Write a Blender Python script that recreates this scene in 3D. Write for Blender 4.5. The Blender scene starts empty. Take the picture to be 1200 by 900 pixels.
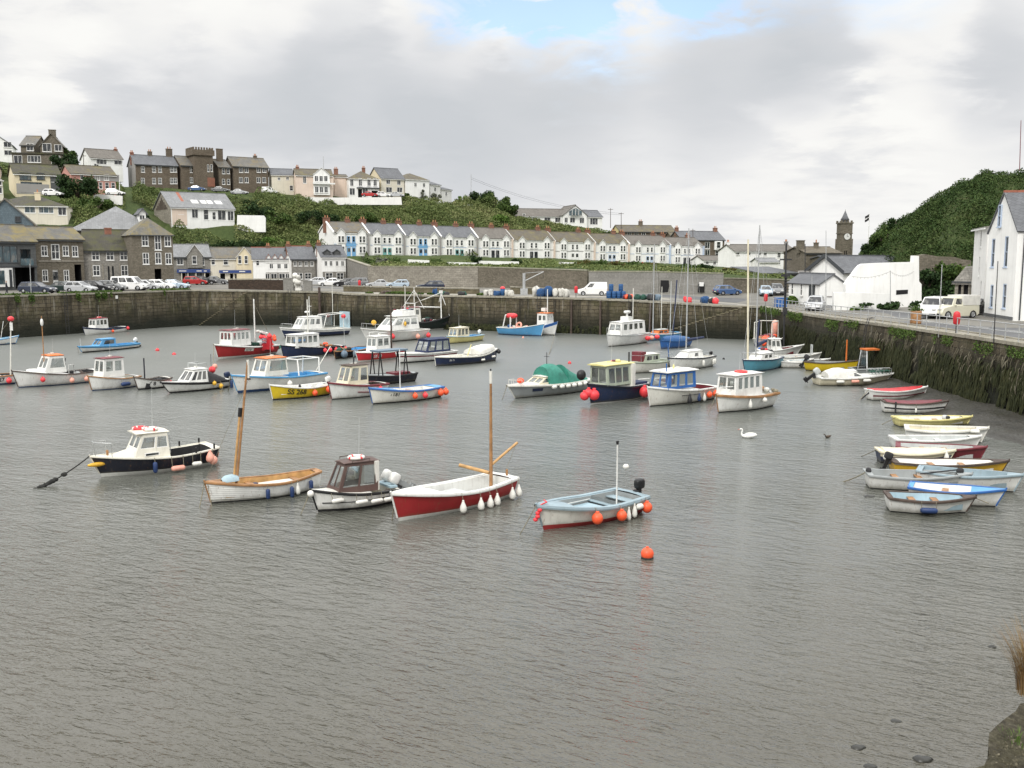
import bpy,math,random
import numpy as np
from mathutils import Vector,Matrix,noise,geometry
random.seed(7)
rng=np.random.default_rng(11)
R=math.radians
scene=bpy.context.scene
col=scene.collection
# ------------------------------------------------------------------ camera
F=1150.0
CAM_H=10.0
WL=0.4
PITCH=math.atan(147.0/F)
cam_d=bpy.data.cameras.new("camera")
cam_d.sensor_width=36.0
cam_d.lens=F/1200.0*36.0
cam_d.clip_start=0.1
cam_d.clip_end=6000.0
cam=bpy.data.objects.new("camera",cam_d)
col.objects.link(cam)
cam.location=(0,0,CAM_H)
cam.rotation_euler=(R(90)-PITCH,0,0)
scene.camera=cam
# ------------------------------------------------------------------ light, sky, exposure
SUN_EL,SUN_AZ=R(43),R(204)
sun_dir=Vector((math.sin(SUN_AZ)*math.cos(SUN_EL),math.cos(SUN_AZ)*math.cos(SUN_EL),math.sin(SUN_EL)))
sl=bpy.data.lights.new("sun",'SUN')
sl.energy=1.5
sl.angle=R(12)
sl.color=(1.0,0.965,0.91)
sun=bpy.data.objects.new("sun",sl)
col.objects.link(sun)
sun.rotation_euler=(-sun_dir).to_track_quat('-Z','Y').to_euler()
sun.location=(0,-40,120)
scene.view_settings.view_transform='Standard'
scene.view_settings.look='None'
scene.view_settings.exposure=0.36
scene.view_settings.gamma=1.0
scene.view_settings.use_curve_mapping=False
scene.cycles.use_denoising=True
scene.cycles.max_bounces=6
scene.cycles.transparent_max_bounces=16
def ray(px,py):
 c,s=math.cos(PITCH),math.sin(PITCH)
 f,u=Vector((0,c,-s)),Vector((0,s,c))
 return f+Vector((1,0,0))*((px-600.0)/F)-u*((py-450.0)/F)
def P(px,py,z=WL):
 """the point of height z seen at that place of the photograph"""
 d=ray(px,py)
 return Vector((0,0,CAM_H))+d*((z-CAM_H)/d.z)
def D(px,py,Y):
 """the point at world depth Y"""
 d=ray(px,py)
 return Vector((0,0,CAM_H))+d*(Y/d.y)
def zat(py,Y):
 return D(600,py,Y).z
def xat(px,Y):
 """x of a column at depth Y (near the horizon line)"""
 d=ray(px,320)
 return d.x/d.y*Y
def make_world():
 w=bpy.data.worlds.new("World")
 scene.world=w
 w.use_nodes=True
 nt=w.node_tree
 nt.nodes.clear()
 N,Lk=nt.nodes,nt.links
 out=N.new('ShaderNodeOutputWorld')
 bg=N.new('ShaderNodeBackground')
 bg.inputs[1].default_value=0.1
 Lk.new(bg.outputs[0],out.inputs[0])
 sky=N.new('ShaderNodeTexSky')
 sky.sky_type='NISHITA'
 sky.sun_disc=False
 sky.sun_elevation=SUN_EL
 sky.sun_rotation=SUN_AZ
 sky.air_density=1.0
 sky.dust_density=0.6
 sky.ozone_density=1.5
 tc=N.new('ShaderNodeTexCoord')
 def math_(op,a,b=None,clamp=False):
  n=N.new('ShaderNodeMath');n.operation=op;n.use_clamp=clamp
  for i,v in enumerate((a,b)):
   if v is None:continue
   if isinstance(v,(int,float)):n.inputs[i].default_value=v
   else:Lk.new(v,n.inputs[i])
  return n.outputs[0]
 sep=N.new('ShaderNodeSeparateXYZ');Lk.new(tc.outputs['Generated'],sep.inputs[0])
 zc=math_('ADD',math_('MAXIMUM',sep.outputs[2],0.0),0.16)
 cx=math_('DIVIDE',sep.outputs[0],zc)
 cy=math_('DIVIDE',sep.outputs[1],zc)
 cmb=N.new('ShaderNodeCombineXYZ');Lk.new(cx,cmb.inputs[0]);Lk.new(cy,cmb.inputs[1])
 def nz(scale,detail,rough,dist=0.0,off=0.0,sq=1.0):
  mp=N.new('ShaderNodeMapping');mp.inputs['Location'].default_value=(off,off*.7,off*.3)
  mp.inputs['Scale'].default_value=(1,sq,1)
  Lk.new(cmb.outputs[0],mp.inputs[0])
  n=N.new('ShaderNodeTexNoise');n.inputs['Scale'].default_value=scale
  n.inputs['Detail'].default_value=detail;n.inputs['Roughness'].default_value=rough
  n.inputs['Distortion'].default_value=dist
  Lk.new(mp.outputs[0],n.inputs['Vector'])
  return n.outputs[0]
 n1=nz(0.95,6,0.52,0.35,3.1)
 n2=nz(3.0,7,0.56,0.2,8.4)
 warp=math_('MULTIPLY',math_('SUBTRACT',n2,0.5),0.14)
 def spot(px,py,rad,wgt,prev):
  d=ray(px,py).normalized()
  v=N.new('ShaderNodeVectorMath');v.operation='DOT_PRODUCT'
  Lk.new(tc.outputs['Generated'],v.inputs[0]);v.inputs[1].default_value=d
  ang=math_('ARCCOSINE',math_('MINIMUM',v.outputs['Value'],1.0))
  ang=math_('ADD',ang,warp)
  mr=N.new('ShaderNodeMapRange');mr.interpolation_type='SMOOTHERSTEP'
  mr.inputs[1].default_value=R(rad);mr.inputs[2].default_value=R(rad*0.15)
  mr.inputs[3].default_value=0;mr.inputs[4].default_value=wgt
  Lk.new(ang,mr.inputs[0])
  return math_('ADD',prev,mr.outputs[0]) if prev is not None else mr.outputs[0]
 g=None
 for s in ((170,125,8,.30),(330,120,6,.22),(420,90,9,.34),(560,110,8,.24),(610,175,10,.30),(730,150,9,.22),(480,200,8,.16),(870,85,7.5,.36),(975,75,6,.34),(1140,60,5,.28),(1185,120,5,.24),(300,160,7,.14),(40,165,6,.1),(690,80,6,.16),(60,28,4.5,-.28),(300,42,4,-.3),(520,48,4.5,-.36),(945,140,4,-.32),(1065,25,4.5,-.32),(1075,115,3.5,-.2),(1010,165,3,-.15),(45,118,3,-.30),(750,45,3.5,-.2),(640,45,4.5,-.34),(140,40,5,-.2),(700,235,8,-.2),(900,225,5,-.12),(380,20,4,-.15),(1100,190,6,-.12),(250,90,2.5,-.12)):
  g=spot(*s,g)
 dens=math_('ADD',math_('MULTIPLY',n1,0.50),g)
 dens=math_('ADD',math_('SUBTRACT',dens,0.13),math_('MULTIPLY',n2,0.80))
 dens=math_('ADD',math_('MULTIPLY',dens,0.82),0.05)
 ramp=N.new('ShaderNodeValToRGB')
 e=ramp.color_ramp.elements
 e[0].position=0.26;e[0].color=(0.99,0.985,0.96,1)
 e[1].position=1.0;e[1].color=(0.62,0.645,0.675,1)
 for p_,c_ in ((0.42,(0.94,0.935,0.92,1)),(0.58,(0.83,0.835,0.845,1)),(0.78,(0.70,0.715,0.74,1))):
  x=e.new(p_);x.color=c_
 Lk.new(dens,ramp.inputs[0])
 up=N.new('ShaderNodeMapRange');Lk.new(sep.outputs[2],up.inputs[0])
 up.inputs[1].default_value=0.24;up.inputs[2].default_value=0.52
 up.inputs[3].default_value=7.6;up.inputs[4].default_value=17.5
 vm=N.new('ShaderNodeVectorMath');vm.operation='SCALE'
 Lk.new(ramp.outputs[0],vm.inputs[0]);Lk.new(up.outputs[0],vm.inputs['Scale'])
 b=None
 for s in ((560,-14,3.4,.8),(635,2,2.4,.8),(690,-8,2.2,.7),(800,-12,2.2,.55),(850,-40,5,1.0),(700,-60,9,1.0),(1000,-150,9,.8)):
  b=spot(*s,b)
 n3=nz(4.2,8,0.6,0.5,1.7)
 hole=math_('MULTIPLY',b,math_('MULTIPLY',math_('SUBTRACT',n3,0.36),5.0),True)
 hole=math_('MULTIPLY',hole,0.8,True)
 blue=N.new('ShaderNodeVectorMath');blue.operation='SCALE'
 Lk.new(sky.outputs[0],blue.inputs[0]);blue.inputs['Scale'].default_value=1.6
 mix=N.new('ShaderNodeMix');mix.data_type='RGBA'
 Lk.new(hole,mix.inputs[0]);Lk.new(vm.outputs[0],mix.inputs[6]);Lk.new(blue.outputs[0],mix.inputs[7])
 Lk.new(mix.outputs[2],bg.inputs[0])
make_world()
# ------------------------------------------------------------------ object helpers
def tag(o,label=None,cat=None,group=None,kind=None):
 if label:o['label']=label
 if cat:o['category']=cat
 if group:o['group']=group
 if kind:o['kind']=kind
 return o
def empty(name,loc,rz=0.0,label=None,cat=None,group=None):
 o=bpy.data.objects.new(name,None)
 o.empty_display_size=0.3
 o.location=loc
 o.rotation_euler=(0,0,rz)
 col.objects.link(o)
 return tag(o,label,cat,group)
def copy_tree(o,parent=None):
 c=o.copy()
 col.objects.link(c)
 c.parent=parent
 for ch in o.children:
  copy_tree(ch,c)
 return c
class MB:
 """collects faces and links them as one mesh object"""
 def __init__(s):
  s.v,s.f,s.m,s.s,s.mats=[],[],[],[],[]
 def mi(s,mat):
  if mat not in s.mats:s.mats.append(mat)
  return s.mats.index(mat)
 def poly(s,pts,mat,smooth=False):
  i=len(s.v)
  s.v+=[tuple(p) for p in pts]
  s.f.append(tuple(range(i,i+len(pts))))
  s.m.append(s.mi(mat));s.s.append(smooth)
  return s
 def grid(s,rows,mat,smooth=True,closed=False,mats=None):
  i0=len(s.v);n=len(rows[0])
  for r in rows:s.v+=[tuple(p) for p in r]
  for a in range(len(rows)-1):
   for b in range(n if closed else n-1):
    c=(b+1)%n
    s.f.append((i0+a*n+b,i0+a*n+c,i0+(a+1)*n+c,i0+(a+1)*n+b))
    s.m.append(s.mi(mats[b] if mats else mat));s.s.append(smooth)
  return s
 def box(s,lo,hi,mat,M=None):
  x0,y0,z0=lo;x1,y1,z1=hi
  c=[Vector(p) for p in ((x0,y0,z0),(x1,y0,z0),(x1,y1,z0),(x0,y1,z0),(x0,y0,z1),(x1,y0,z1),(x1,y1,z1),(x0,y1,z1))]
  if M is not None:c=[M@p for p in c]
  i=len(s.v);s.v+=[tuple(p) for p in c]
  for f in ((0,3,2,1),(4,5,6,7),(0,1,5,4),(1,2,6,5),(2,3,7,6),(3,0,4,7)):
   s.f.append(tuple(i+k for k in f));s.m.append(s.mi(mat));s.s.append(False)
  return s
 def tube(s,pts,r,mat,n=6,r1=None,caps=True):
  pts=[Vector(p) for p in pts]
  rows=[]
  for k,p in enumerate(pts):
   a=pts[max(0,k-1)];b=pts[min(len(pts)-1,k+1)]
   d=(b-a).normalized()
   u=d.cross(Vector((0,0,1)))
   if u.length<1e-3:u=d.cross(Vector((1,0,0)))
   u.normalize();w=d.cross(u)
   rr=r if r1 is None else r+(r1-r)*k/(len(pts)-1)
   rows.append([p+(u*math.cos(q)+w*math.sin(q))*rr for q in (2*math.pi*j/n for j in range(n))])
  s.grid(rows,mat,n>4,True)
  if caps:
   s.poly(rows[0][::-1],mat);s.poly(rows[-1],mat)
  return s
 def ell(s,c,r,mat,n=12,m=8,e=1.0,M=None):
  """ellipsoid; e < 1 makes it boxier"""
  def pw(x):return math.copysign(abs(x)**e,x)
  rows=[]
  for a in range(m+1):
   ph=-math.pi/2+math.pi*a/m
   row=[]
   for b in range(n):
    th=2*math.pi*b/n
    p=Vector((r[0]*pw(math.cos(ph))*pw(math.cos(th)),r[1]*pw(math.cos(ph))*pw(math.sin(th)),r[2]*pw(math.sin(ph))))
    if M is not None:p=M@p
    row.append(p+Vector(c))
   rows.append(row)
  return s.grid(rows,mat,True,True)
 def lathe(s,prof,c,mat,n=12,M=None):
  rows=[]
  for r,z in prof:
   row=[Vector((r*math.cos(2*math.pi*j/n),r*math.sin(2*math.pi*j/n),z)) for j in range(n)]
   if M is not None:row=[M@p for p in row]
   rows.append([p+Vector(c) for p in row])
  return s.grid(rows,mat,True,True)
 def torus(s,c,R_,r,mat,M=None,n=20,m=8,mat2=None):
  rows=[]
  for a in range(n+1):
   t=2*math.pi*a/n
   row=[]
   for b in range(m):
    q=2*math.pi*b/m
    p=Vector(((R_+r*math.cos(q))*math.cos(t),(R_+r*math.cos(q))*math.sin(t),r*math.sin(q)))
    if M is not None:p=M@p
    row.append(p+Vector(c))
   rows.append(row)
  for a in range(n):
   s.grid(rows[a:a+2],mat2 if (mat2 and a%5==0) else mat,True,True)
  return s
 def prism(s,outline,y0,y1,mat,M=None):
  """outline in x,z extruded along y"""
  a=[Vector((x,y0,z)) for x,z in outline];b=[Vector((x,y1,z)) for x,z in outline]
  if M is not None:a=[M@p for p in a];b=[M@p for p in b]
  s.poly(a,mat);s.poly(b[::-1],mat)
  n=len(a)
  for i in range(n):
   j=(i+1)%n
   s.poly([a[j],a[i],b[i],b[j]],mat)
  return s
 def build(s,name,parent=None,loc=None,rz=0.0,label=None,cat=None,group=None,kind=None):
  me=bpy.data.meshes.new(name)
  me.from_pydata(s.v,[],s.f)
  for m in s.mats:me.materials.append(M[m] if isinstance(m,str) else m)
  me.polygons.foreach_set('material_index',s.m)
  me.polygons.foreach_set('use_smooth',s.s)
  me.update()
  o=bpy.data.objects.new(name,me)
  col.objects.link(o)
  if parent is not None:o.parent=parent
  if loc is not None:o.location=loc
  if rz:o.rotation_euler=(0,0,rz)
  return tag(o,label,cat,group,kind)
def panel(mb,quad,holes,mat,inset=0.1,reveal=None):
 """a wall quad (p00,p10,p11,p01) with rectangular openings (u0,u1,v0,v1); returns the corner quads of each opening, set back"""
 p00,p10,p11,p01=[Vector(p) for p in quad]
 def at(u,v):return (p00*(1-u)+p10*u)*(1-v)+(p01*(1-u)+p11*u)*v
 nrm=(p10-p00).cross(p01-p00)
 if nrm.length<1e-9:nrm=(p11-p01).cross(p01-p00)
 nrm.normalize()
 us=sorted({0.0,1.0}|{min(max(h[k],0),1) for h in holes for k in (0,1)})
 vs=sorted({0.0,1.0}|{min(max(h[k],0),1) for h in holes for k in (2,3)})
 for a,b in zip(us,us[1:]):
  for c,d in zip(vs,vs[1:]):
   if b-a<1e-6 or d-c<1e-6:continue
   mu,mv=(a+b)/2,(c+d)/2
   if any(h[0]<mu<h[1] and h[2]<mv<h[3] for h in holes):continue
   mb.poly([at(a,c),at(b,c),at(b,d),at(a,d)],mat)
 outq=[]
 back=-nrm*inset
 for h in holes:
  q=[at(h[0],h[2]),at(h[1],h[2]),at(h[1],h[3]),at(h[0],h[3])]
  b=[p+back for p in q]
  for i in range(4):
   j=(i+1)%4
   mb.poly([q[i],q[j],b[j],b[i]],reveal or mat)
  outq.append((b,nrm))
 return outq
def leaves(name,pts,size,mat,parent=None,flat=0.0,**kw):
 """many small leaf faces; pts N x 3, size N or scalar"""
 pts=np.asarray(pts,float);n=len(pts)
 size=np.broadcast_to(np.asarray(size,float),(n,))
 a=rng.normal(size=(n,3));a[:,2]*=(1-flat);a/=np.linalg.norm(a,axis=1)[:,None]
 h=rng.normal(size=(n,3));b=np.cross(a,h);b/=np.linalg.norm(b,axis=1)[:,None]
 asp=rng.uniform(0.5,1.0,n)[:,None]
 a=a*size[:,None]*0.5;b=b*size[:,None]*0.5*asp
 c=np.cross(a,b);c/=(np.linalg.norm(c,axis=1)[:,None]+1e-9);c=c*size[:,None]*0.18
 v=np.stack([pts-a,pts-b+c,pts+a,pts+b+c],1).reshape(-1,3)
 me=bpy.data.meshes.new(name)
 me.vertices.add(4*n);me.vertices.foreach_set('co',v.ravel())
 me.loops.add(4*n);me.loops.foreach_set('vertex_index',np.arange(4*n,dtype=np.int32))
 me.polygons.add(n);me.polygons.foreach_set('loop_start',np.arange(0,4*n,4,dtype=np.int32))
 me.polygons.foreach_set('loop_total',np.full(n,4,np.int32))
 me.materials.append(mat)
 me.update(calc_edges=True)
 o=bpy.data.objects.new(name,me)
 col.objects.link(o)
 if parent is not None:o.parent=parent
 return tag(o,**kw)
 # ------------------------------------------------------------------ materials
class NT:
 def __init__(s,name):
  s.m=bpy.data.materials.new(name);s.m.use_nodes=True
  s.t=s.m.node_tree;s.n=s.t.nodes;s.l=s.t.links
  s.b=s.n['Principled BSDF']
 def new(s,typ,**kw):
  x=s.n.new('ShaderNode'+typ)
  for k,v in kw.items():setattr(x,k,v)
  return x
 def inp(s,node,key,v):
  if isinstance(v,bpy.types.NodeSocket):s.l.new(v,node.inputs[key])
  else:node.inputs[key].default_value=v
 def coord(s,which='Object'):
  return s.new('TexCoord').outputs[which]
 def mapping(s,vec,scale=(1,1,1),loc=(0,0,0)):
  m=s.new('Mapping');s.l.new(vec,m.inputs[0]);m.inputs['Scale'].default_value=scale;m.inputs['Location'].default_value=loc
  return m.outputs[0]
 def noise(s,vec,scale,detail=4,rough=.55,dist=0):
  x=s.new('TexNoise');s.l.new(vec,x.inputs['Vector'])
  x.inputs['Scale'].default_value=scale;x.inputs['Detail'].default_value=detail
  x.inputs['Roughness'].default_value=rough;x.inputs['Distortion'].default_value=dist
  return x.outputs[0]
 def math(s,op,a,b=0.0,clamp=False):
  x=s.new('Math',operation=op,use_clamp=clamp);s.inp(x,0,a);s.inp(x,1,b);return x.outputs[0]
 def rng(s,v,a,b,c=0.0,d=1.0):
  x=s.new('MapRange');s.inp(x,0,v)
  for i,q in enumerate((a,b,c,d)):x.inputs[i+1].default_value=q
  return x.outputs[0]
 def mix(s,f,a,b,mode='MIX'):
  x=s.new('Mix',data_type='RGBA',blend_type=mode)
  s.inp(x,0,f)
  for i,c in ((6,a),(7,b)):
   s.inp(x,i,c if isinstance(c,bpy.types.NodeSocket) else (*c[:3],1))
  return x.outputs[2]
 def ramp(s,f,stops,interp='LINEAR'):
  x=s.new('ValToRGB');s.l.new(f,x.inputs[0]);cr=x.color_ramp;cr.interpolation=interp
  while len(cr.elements)<len(stops):cr.elements.new(.5)
  for e,(p,c) in zip(cr.elements,stops):e.position=p;e.color=(*c[:3],1)
  return x.outputs[0]
 def bump(s,h,strength=.3,dist=.05):
  x=s.new('Bump');s.l.new(h,x.inputs['Height']);x.inputs['Strength'].default_value=strength;x.inputs['Distance'].default_value=dist
  s.l.new(x.outputs[0],s.b.inputs['Normal'])
 def done(s,color=None,rough=.7,spec=.4):
  if color is not None:s.inp(s.b,'Base Color',color if isinstance(color,bpy.types.NodeSocket) else (*color[:3],1))
  s.inp(s.b,'Roughness',rough)
  s.b.inputs['Specular IOR Level'].default_value=spec
  return s.m
def sc(c,k):return tuple(min(1,x*k) for x in c)
_cache={}
def paint(c,rough=.4,wear=.16,spec=.4,grime=(0.16,0.13,0.09),amount=.28):
 """weathered paint or gelcoat: soft mottling, faint vertical run marks, small scuffs"""
 key=('paint',c,rough,wear,amount)
 if key in _cache:return _cache[key]
 t=NT('paint');co=t.coord()
 n=t.noise(co,1.7,5,.6)
 base=t.mix(t.rng(n,.3,.7),sc(c,1-wear),sc(c,1+wear*.4))
 st=t.noise(t.mapping(co,(5,5,.5)),1.6,5,.65)
 base=t.mix(t.rng(st,.52,.78,0,amount),base,grime)
 sp=t.noise(co,14,3,.7)
 base=t.mix(t.rng(sp,.62,.74,0,amount*.8),base,sc(grime,1.3))
 _cache[key]=t.done(base,t.rng(n,.3,.7,rough*.8,rough*1.3),spec)
 return _cache[key]
def plain(c,rough=.6,var=.2,scale=4,spec=.4,metal=0,name='painted_surface'):
 key=('plain',c,rough,var,scale,metal)
 if key in _cache:return _cache[key]
 t=NT(name);co=t.coord()
 n=t.noise(co,scale,5,.6)
 t.b.inputs['Metallic'].default_value=metal
 _cache[key]=t.done(t.mix(t.rng(n,.3,.7),sc(c,1-var),sc(c,1+var)),rough,spec)
 return _cache[key]
def render_wall(c,grime=(.32,.30,.26),amount=.35):
 """painted render on a house: patchy, rain-streaked"""
 key=('render',c,amount)
 if key in _cache:return _cache[key]
 t=NT('rendered_wall');co=t.coord()
 base=t.mix(t.rng(t.noise(co,.5,4,.6),.3,.7),sc(c,.9),sc(c,1.03))
 st=t.noise(t.mapping(co,(2.2,2.2,.22)),1.2,5,.65)
 base=t.mix(t.rng(st,.5,.8,0,amount),base,grime)
 t.bump(t.noise(co,12,4,.6),.25,.02)
 _cache[key]=t.done(base,.85,.2)
 return _cache[key]
def stone_wall(a,b,mortar,sx=.45,sy=.2,lichen=None,rough=.9,weeds=0.0):
 key=('stone',a,b,sx,sy,lichen)
 if key in _cache:return _cache[key]
 t=NT('rubble_stone');co=t.coord()
 s=t.new('SeparateXYZ');t.l.new(co,s.inputs[0])
 c=t.new('CombineXYZ');t.l.new(t.math('ADD',s.outputs[0],s.outputs[1]),c.inputs[0]);t.l.new(s.outputs[2],c.inputs[1])
 wob=t.noise(co,1.3,3,.6)
 va=t.new('VectorMath',operation='ADD');t.l.new(c.outputs[0],va.inputs[0])
 cc=t.new('CombineXYZ');t.l.new(t.math('MULTIPLY',wob,.18),cc.inputs[0]);t.l.new(t.math('MULTIPLY',wob,.22),cc.inputs[1])
 t.l.new(cc.outputs[0],va.inputs[1])
 br=t.new('TexBrick');t.l.new(va.outputs[0],br.inputs['Vector'])
 br.inputs['Color1'].default_value=(*a,1);br.inputs['Color2'].default_value=(*b,1);br.inputs['Mortar'].default_value=(*mortar,1)
 br.inputs['Scale'].default_value=1;br.inputs['Brick Width'].default_value=sx;br.inputs['Row Height'].default_value=sy
 br.inputs['Mortar Size'].default_value=.018;br.inputs['Bias'].default_value=-.1
 base=t.mix(t.rng(t.noise(co,.35,5,.65),.3,.7,0,.55),br.outputs['Color'],sc(a,.55))
 base=t.mix(t.rng(t.noise(co,3.5,4,.6),.45,.8,0,.5),base,sc(b,1.35))
 if lichen:base=t.mix(t.rng(t.noise(co,.8,5,.7),.55,.7,0,.6),base,lichen)
 t.bump(t.math('ADD',br.outputs['Fac'],t.noise(co,9,4,.6)),.5,.04)
 _cache[key]=t.done(base,rough,.2)
 return _cache[key]
def roof_mat(a,lichen=None,amt=.5,sx=.35,sy=.28):
 key=('roof',a,lichen,amt)
 if key in _cache:return _cache[key]
 t=NT('roof_slates');co=t.coord()
 s=t.new('SeparateXYZ');t.l.new(co,s.inputs[0])
 c=t.new('CombineXYZ');t.l.new(t.math('ADD',s.outputs[0],t.math('MULTIPLY',s.outputs[1],.6)),c.inputs[0])
 t.l.new(t.math('ADD',s.outputs[2],t.math('MULTIPLY',s.outputs[1],.35)),c.inputs[1])
 br=t.new('TexBrick');t.l.new(c.outputs[0],br.inputs['Vector'])
 br.inputs['Color1'].default_value=(*sc(a,.85),1);br.inputs['Color2'].default_value=(*sc(a,1.15),1);br.inputs['Mortar'].default_value=(*sc(a,.5),1)
 br.inputs['Scale'].default_value=1;br.inputs['Brick Width'].default_value=sx;br.inputs['Row Height'].default_value=sy;br.inputs['Mortar Size'].default_value=.012
 base=t.mix(t.rng(t.noise(co,.45,6,.65),.35,.7,0,.6),br.outputs['Color'],sc(a,.62))
 base=t.mix(t.rng(t.noise(t.mapping(co,(3,.4,.4)),1.1,5,.7),.5,.75,0,.35),base,sc(a,1.5))
 if lichen:base=t.mix(t.rng(t.noise(co,.5,6,.7,.4),.5-amt*.25,.68-amt*.18,0,.85),base,lichen)
 t.bump(br.outputs['Fac'],.35,.02)
 _cache[key]=t.done(base,.75,.3)
 return _cache[key]
def leaf_mat(name,cols,patch=.22,bright=1.0):
 t=NT(name)
 g=t.new('NewGeometry')
 rnd=g.outputs['Random Per Island']
 big=t.noise(g.outputs['Position'],patch,4,.6)
 mid=t.noise(g.outputs['Position'],patch*5,3,.6)
 f=t.math('ADD',t.math('MULTIPLY',rnd,.22),t.math('ADD',t.math('MULTIPLY',big,.55),t.math('MULTIPLY',mid,.42)))
 n=len(cols)
 base=t.ramp(f,[(.22+.62*i/(n-1),sc(c,bright)) for i,c in enumerate(cols)])
 return t.done(base,.75,.12)
def hull_paint(key):
 """the same paint on a hull: scum line at the water, rust weeps and scuffs below the rail"""
 if ('hull',key) in _cache:return _cache[('hull',key)]
 c=next(k[1] for k,v in _cache.items() if k[0]=='paint' and v==M[key])
 t=NT('hull_paint');co=t.coord();s=t.new('SeparateXYZ');t.l.new(co,s.inputs[0])
 n=t.noise(co,1.3,5,.6)
 base=t.mix(t.rng(n,.3,.7),sc(c,.84),sc(c,1.06))
 st=t.noise(t.mapping(co,(4,4,.35)),1.5,5,.65)
 base=t.mix(t.rng(st,.55,.78,0,.3),base,(.17,.13,.09))
 st2=t.noise(t.mapping(co,(9,9,.6),(3,1,0)),1.5,4,.6)
 base=t.mix(t.rng(st2,.60,.72,0,.5),base,(.20,.09,.035))
 lvl=t.math('ADD',s.outputs[2],t.math('MULTIPLY',t.math('SUBTRACT',t.noise(t.mapping(co,(2,2,.8)),2.2,5,.7),.5),.34))
 base=t.mix(t.rng(lvl,.26,.08,0,.5),base,(.12,.11,.06))
 base=t.mix(t.rng(t.noise(t.mapping(co,(1,1,4)),3.0,5,.75),.64,.74,0,.5),base,sc(c,.55))
 _cache[('hull',key)]=t.done(base,t.rng(n,.3,.7,.3,.55),.4)
 return _cache[('hull',key)]
WHITE=(.72,.72,.69)
M={}
M['white']=paint(WHITE)
M['white_dirty']=paint((.68,.67,.61),amount=.4)
M['cream']=paint((.66,.61,.46))
M['ivory']=paint((.67,.645,.56))
M['navy']=paint((.018,.03,.075),.35)
M['navy_black']=paint((.012,.014,.024),.35,amount=.12)
M['blue']=paint((.03,.12,.36),.4)
M['sky_blue']=paint((.09,.31,.56),.45)
M['pale_blue']=paint((.34,.46,.52),.5)
M['teal_blue']=paint((.10,.32,.42),.45)
M['red']=paint((.32,.022,.025),.4)
M['bright_red']=paint((.55,.03,.04),.4)
M['maroon']=paint((.16,.025,.035),.5)
M['yellow']=paint((.62,.45,.02),.45)
M['pale_yellow']=paint((.66,.60,.26),.5)
M['ochre']=paint((.60,.36,.03),.5)
M['orange']=paint((.62,.16,.03),.5)
M['grey']=paint((.30,.32,.32),.5)
M['grey_blue']=paint((.27,.35,.39),.5)
M['light_grey']=paint((.48,.50,.49),.5)
M['green_black']=paint((.012,.022,.02),.45)
M['sage']=paint((.36,.40,.32),.5)
M['boot_black']=paint((.018,.018,.02),.7)
M['boot_white']=paint((.60,.60,.56),.6)
M['boot_red']=paint((.30,.03,.03),.7)
M['boot_blue']=paint((.02,.05,.13),.7)
M['boot_green']=paint((.05,.09,.06),.8)
M['wood']=plain((.30,.155,.065),.5,.35,3,name='varnished_wood')
M['wood_light']=plain((.48,.28,.11),.5,.3,3,name='varnished_wood')
M['wood_dark']=plain((.07,.05,.04),.7,.4,3,name='tarred_timber')
M['brown']=paint((.085,.05,.042),.5)
M['black']=plain((.014,.014,.015),.45,.3,6,name='black_rubber')
M['dark']=plain((.03,.03,.032),.8,.4,3,name='dark_gear')
M['steel']=plain((.52,.53,.53),.35,.12,6,metal=.7,name='steel_tube')
M['galv']=plain((.42,.43,.43),.5,.2,5,metal=.4,name='galvanised_steel')
M['rope']=plain((.20,.18,.13),.9,.4,8,name='rope_fibre')
M['rope_blue']=plain((.05,.12,.3),.9,.3,8,name='rope_fibre')
M['chain']=plain((.022,.022,.02),.9,.5,4,name='weedy_chain')
M['buoy_orange']=plain((.78,.10,.035),.42,.12,5,name='buoy_vinyl')
M['buoy_red']=plain((.70,.05,.06),.45,.15,5,name='buoy_vinyl')
M['buoy_pink']=plain((.72,.34,.26),.5,.15,5,name='buoy_vinyl')
M['buoy_white']=plain((.70,.69,.64),.5,.12,5,name='buoy_vinyl')
M['buoy_yellow']=plain((.66,.38,.04),.5,.15,5,name='buoy_vinyl')
M['buoy_blue']=plain((.018,.04,.12),.5,.2,5,name='buoy_vinyl')
M['buoy_black']=plain((.02,.02,.022),.5,.2,5,name='buoy_vinyl')
M['buoy_green']=plain((.04,.30,.18),.5,.2,5,name='buoy_vinyl')
M['buoy_grey']=plain((.12,.17,.22),.5,.2,5,name='buoy_vinyl')
M['tarp_green']=plain((.035,.20,.15),.65,.28,2.5,name='tarpaulin')
M['tarp_navy']=plain((.02,.03,.075),.7,.3,2.5,name='canvas')
M['tarp_blue']=plain((.022,.085,.22),.65,.25,2.5,name='tarpaulin')
M['tarp_white']=plain((.62,.61,.57),.7,.12,2.5,name='canvas')
M['net_green']=plain((.025,.075,.055),.95,.6,12,name='fishing_net')
M['net_blue']=plain((.025,.07,.17),.95,.6,12,name='fishing_net')
M['flag_red']=plain((.55,.02,.03),.8,.12,3,name='flag_cloth')
M['flag_navy']=plain((.02,.03,.14),.8,.12,3,name='flag_cloth')
M['flag_white']=plain((.72,.72,.70),.8,.08,3,name='flag_cloth')
M['text_black']=plain((.015,.015,.018),.5,.1,5,name='lettering_paint')
M['text_white']=plain((.70,.70,.68),.5,.1,5,name='lettering_paint')
M['tyre']=plain((.02,.02,.021),.85,.25,6,name='tyre_rubber')
M['alloy']=plain((.42,.43,.44),.35,.15,6,metal=.6,name='wheel_alloy')
M['lamp_glass']=plain((.62,.62,.60),.15,.1,8,name='lamp_lens')
M['lamp_red']=plain((.35,.02,.02),.2,.1,8,name='lamp_lens')
M['plate']=plain((.70,.68,.45),.5,.08,5,name='number_plate')
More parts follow.
